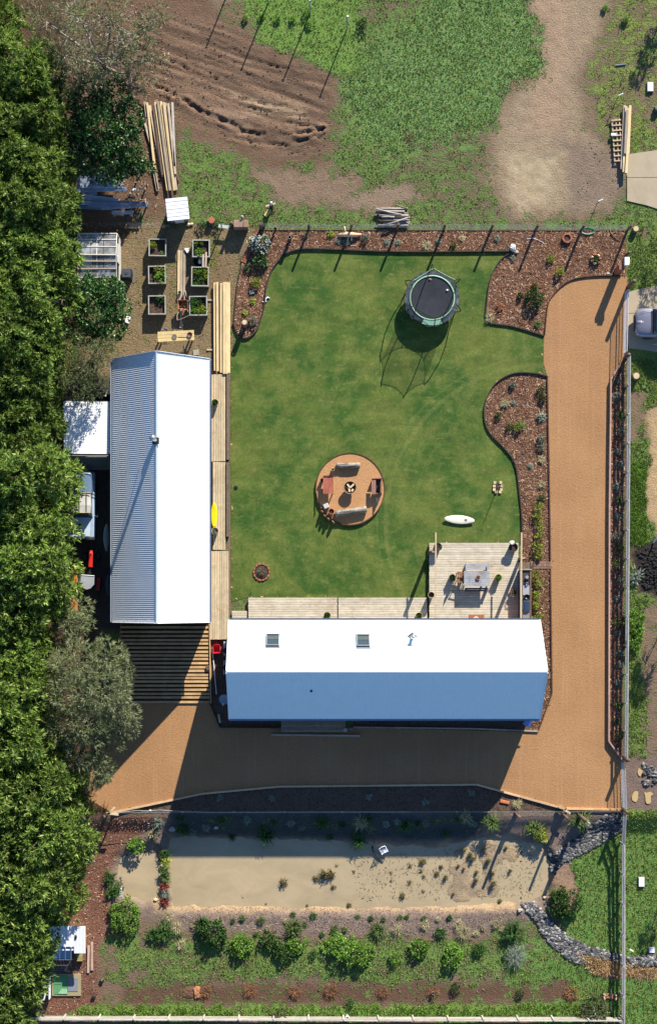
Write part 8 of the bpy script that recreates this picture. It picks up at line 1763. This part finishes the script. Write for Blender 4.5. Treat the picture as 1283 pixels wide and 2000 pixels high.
# small red tractor with a grey canopy
e = empty('tractor', Vector((W(176, 1118, 1.0).x, W(176, 1118, 1.0).y, 0)), math.radians(86), 'small red tractor with a grey canopy left of the shed', 'tractor')
TR = mat('tractor_red', S(226, 50, 36), .45, 0, .1, 4, 0, 0)
MB().loft([sec(.35, .17, .62, .98, p=.4), sec(1.2, .16, .60, 1.0, p=.4), sec(1.42, .13, .64, .94, p=.4)]).build('hood', TR, e); MB().tube([(1.25, 0, .9), (1.25, 0, 1.3)], .035, 8).build('exhaust_pipe', mat('faded_red', S(200, 120, 104), .6), e)
MB().bar((-.9, 0, .5), (1.4, 0, .5), .3, .25).build('chassis', DARK, e); MB().tube([(.2, 0, .9), (-.05, 0, 1.15)], .025, 6).build('steering_column', DARK, e); MB().tube([(-.05 + .05 * math.sin(t_), .2 * math.cos(t_), 1.15 + .19 * math.sin(t_)) for t_ in np.linspace(0, 6.0, 14)], .015, 6).build('steering_wheel', DARK, e)
MB().box((-.55, 0, .85), (.4, .42, .12), bev=.04).build('seat', DARK, e)
for sy in (-1, 1):
    wheel(e, -.7, sy * .55, .48, .28); wheel(e, 1.05, sy * .42, .28, .16); MB().box((-.7, -.60 if sy < 0 else .2, 1.02), (.85, .26, .05), bev=.02).build('mudguard', mat('dull_tractor_red', S(170, 30, 40), .5, 0, .1, 4, 0, 0), e)
    MB().tube([(-.25, sy * .36, .9), (-.25, sy * .36, 1.75)], .02, 6).build('canopy_post', DARK, e)
MB().prism([(-.2, -.42), (-.2, .42), (-.75, .44), (-1.02, .22), (-1.1, 0), (-1.02, -.22), (-.75, -.44)], 1.75, 1.79).build('canopy', mat('grey_canopy', (.30, .31, .32), .5, 0, .1, 3, 0, 0), e)
MB().tube([(-.2, -.42, 1.8), (-.2, .42, 1.8)], .025, 6).build('canopy_rail', WHITEP, e)
tag(MB().box((0, 0, .1), (.5, 2.8, .12)).build('orange_plank_stack', mat('orange_timber', S(206, 130, 60), .7, 0, .2, 3, .3, .1, grain='y'), None, loc=G(147, 1152, .3)), 'orange timber leaning left of the tractor', 'timber')
# dark heap on the neighbour's side with a pipe
mb = MB(); mb.tube([(0, 0, 0), (.2, .5, .9)], .05, 8); one(mb, 'standing_pipe', WHITEP, T(1275, 1060), 'white-capped pipe above the dark heap at the right edge', 'pipe')
stones('burnt_debris', [(1245, 1075), (1290, 1065), (1290, 1160), (1255, 1150)], 220, .04, .11, 'charred debris on the dark heap at the right edge', mat('char', (.03, .028, .026), .98, spec=.05), .7)
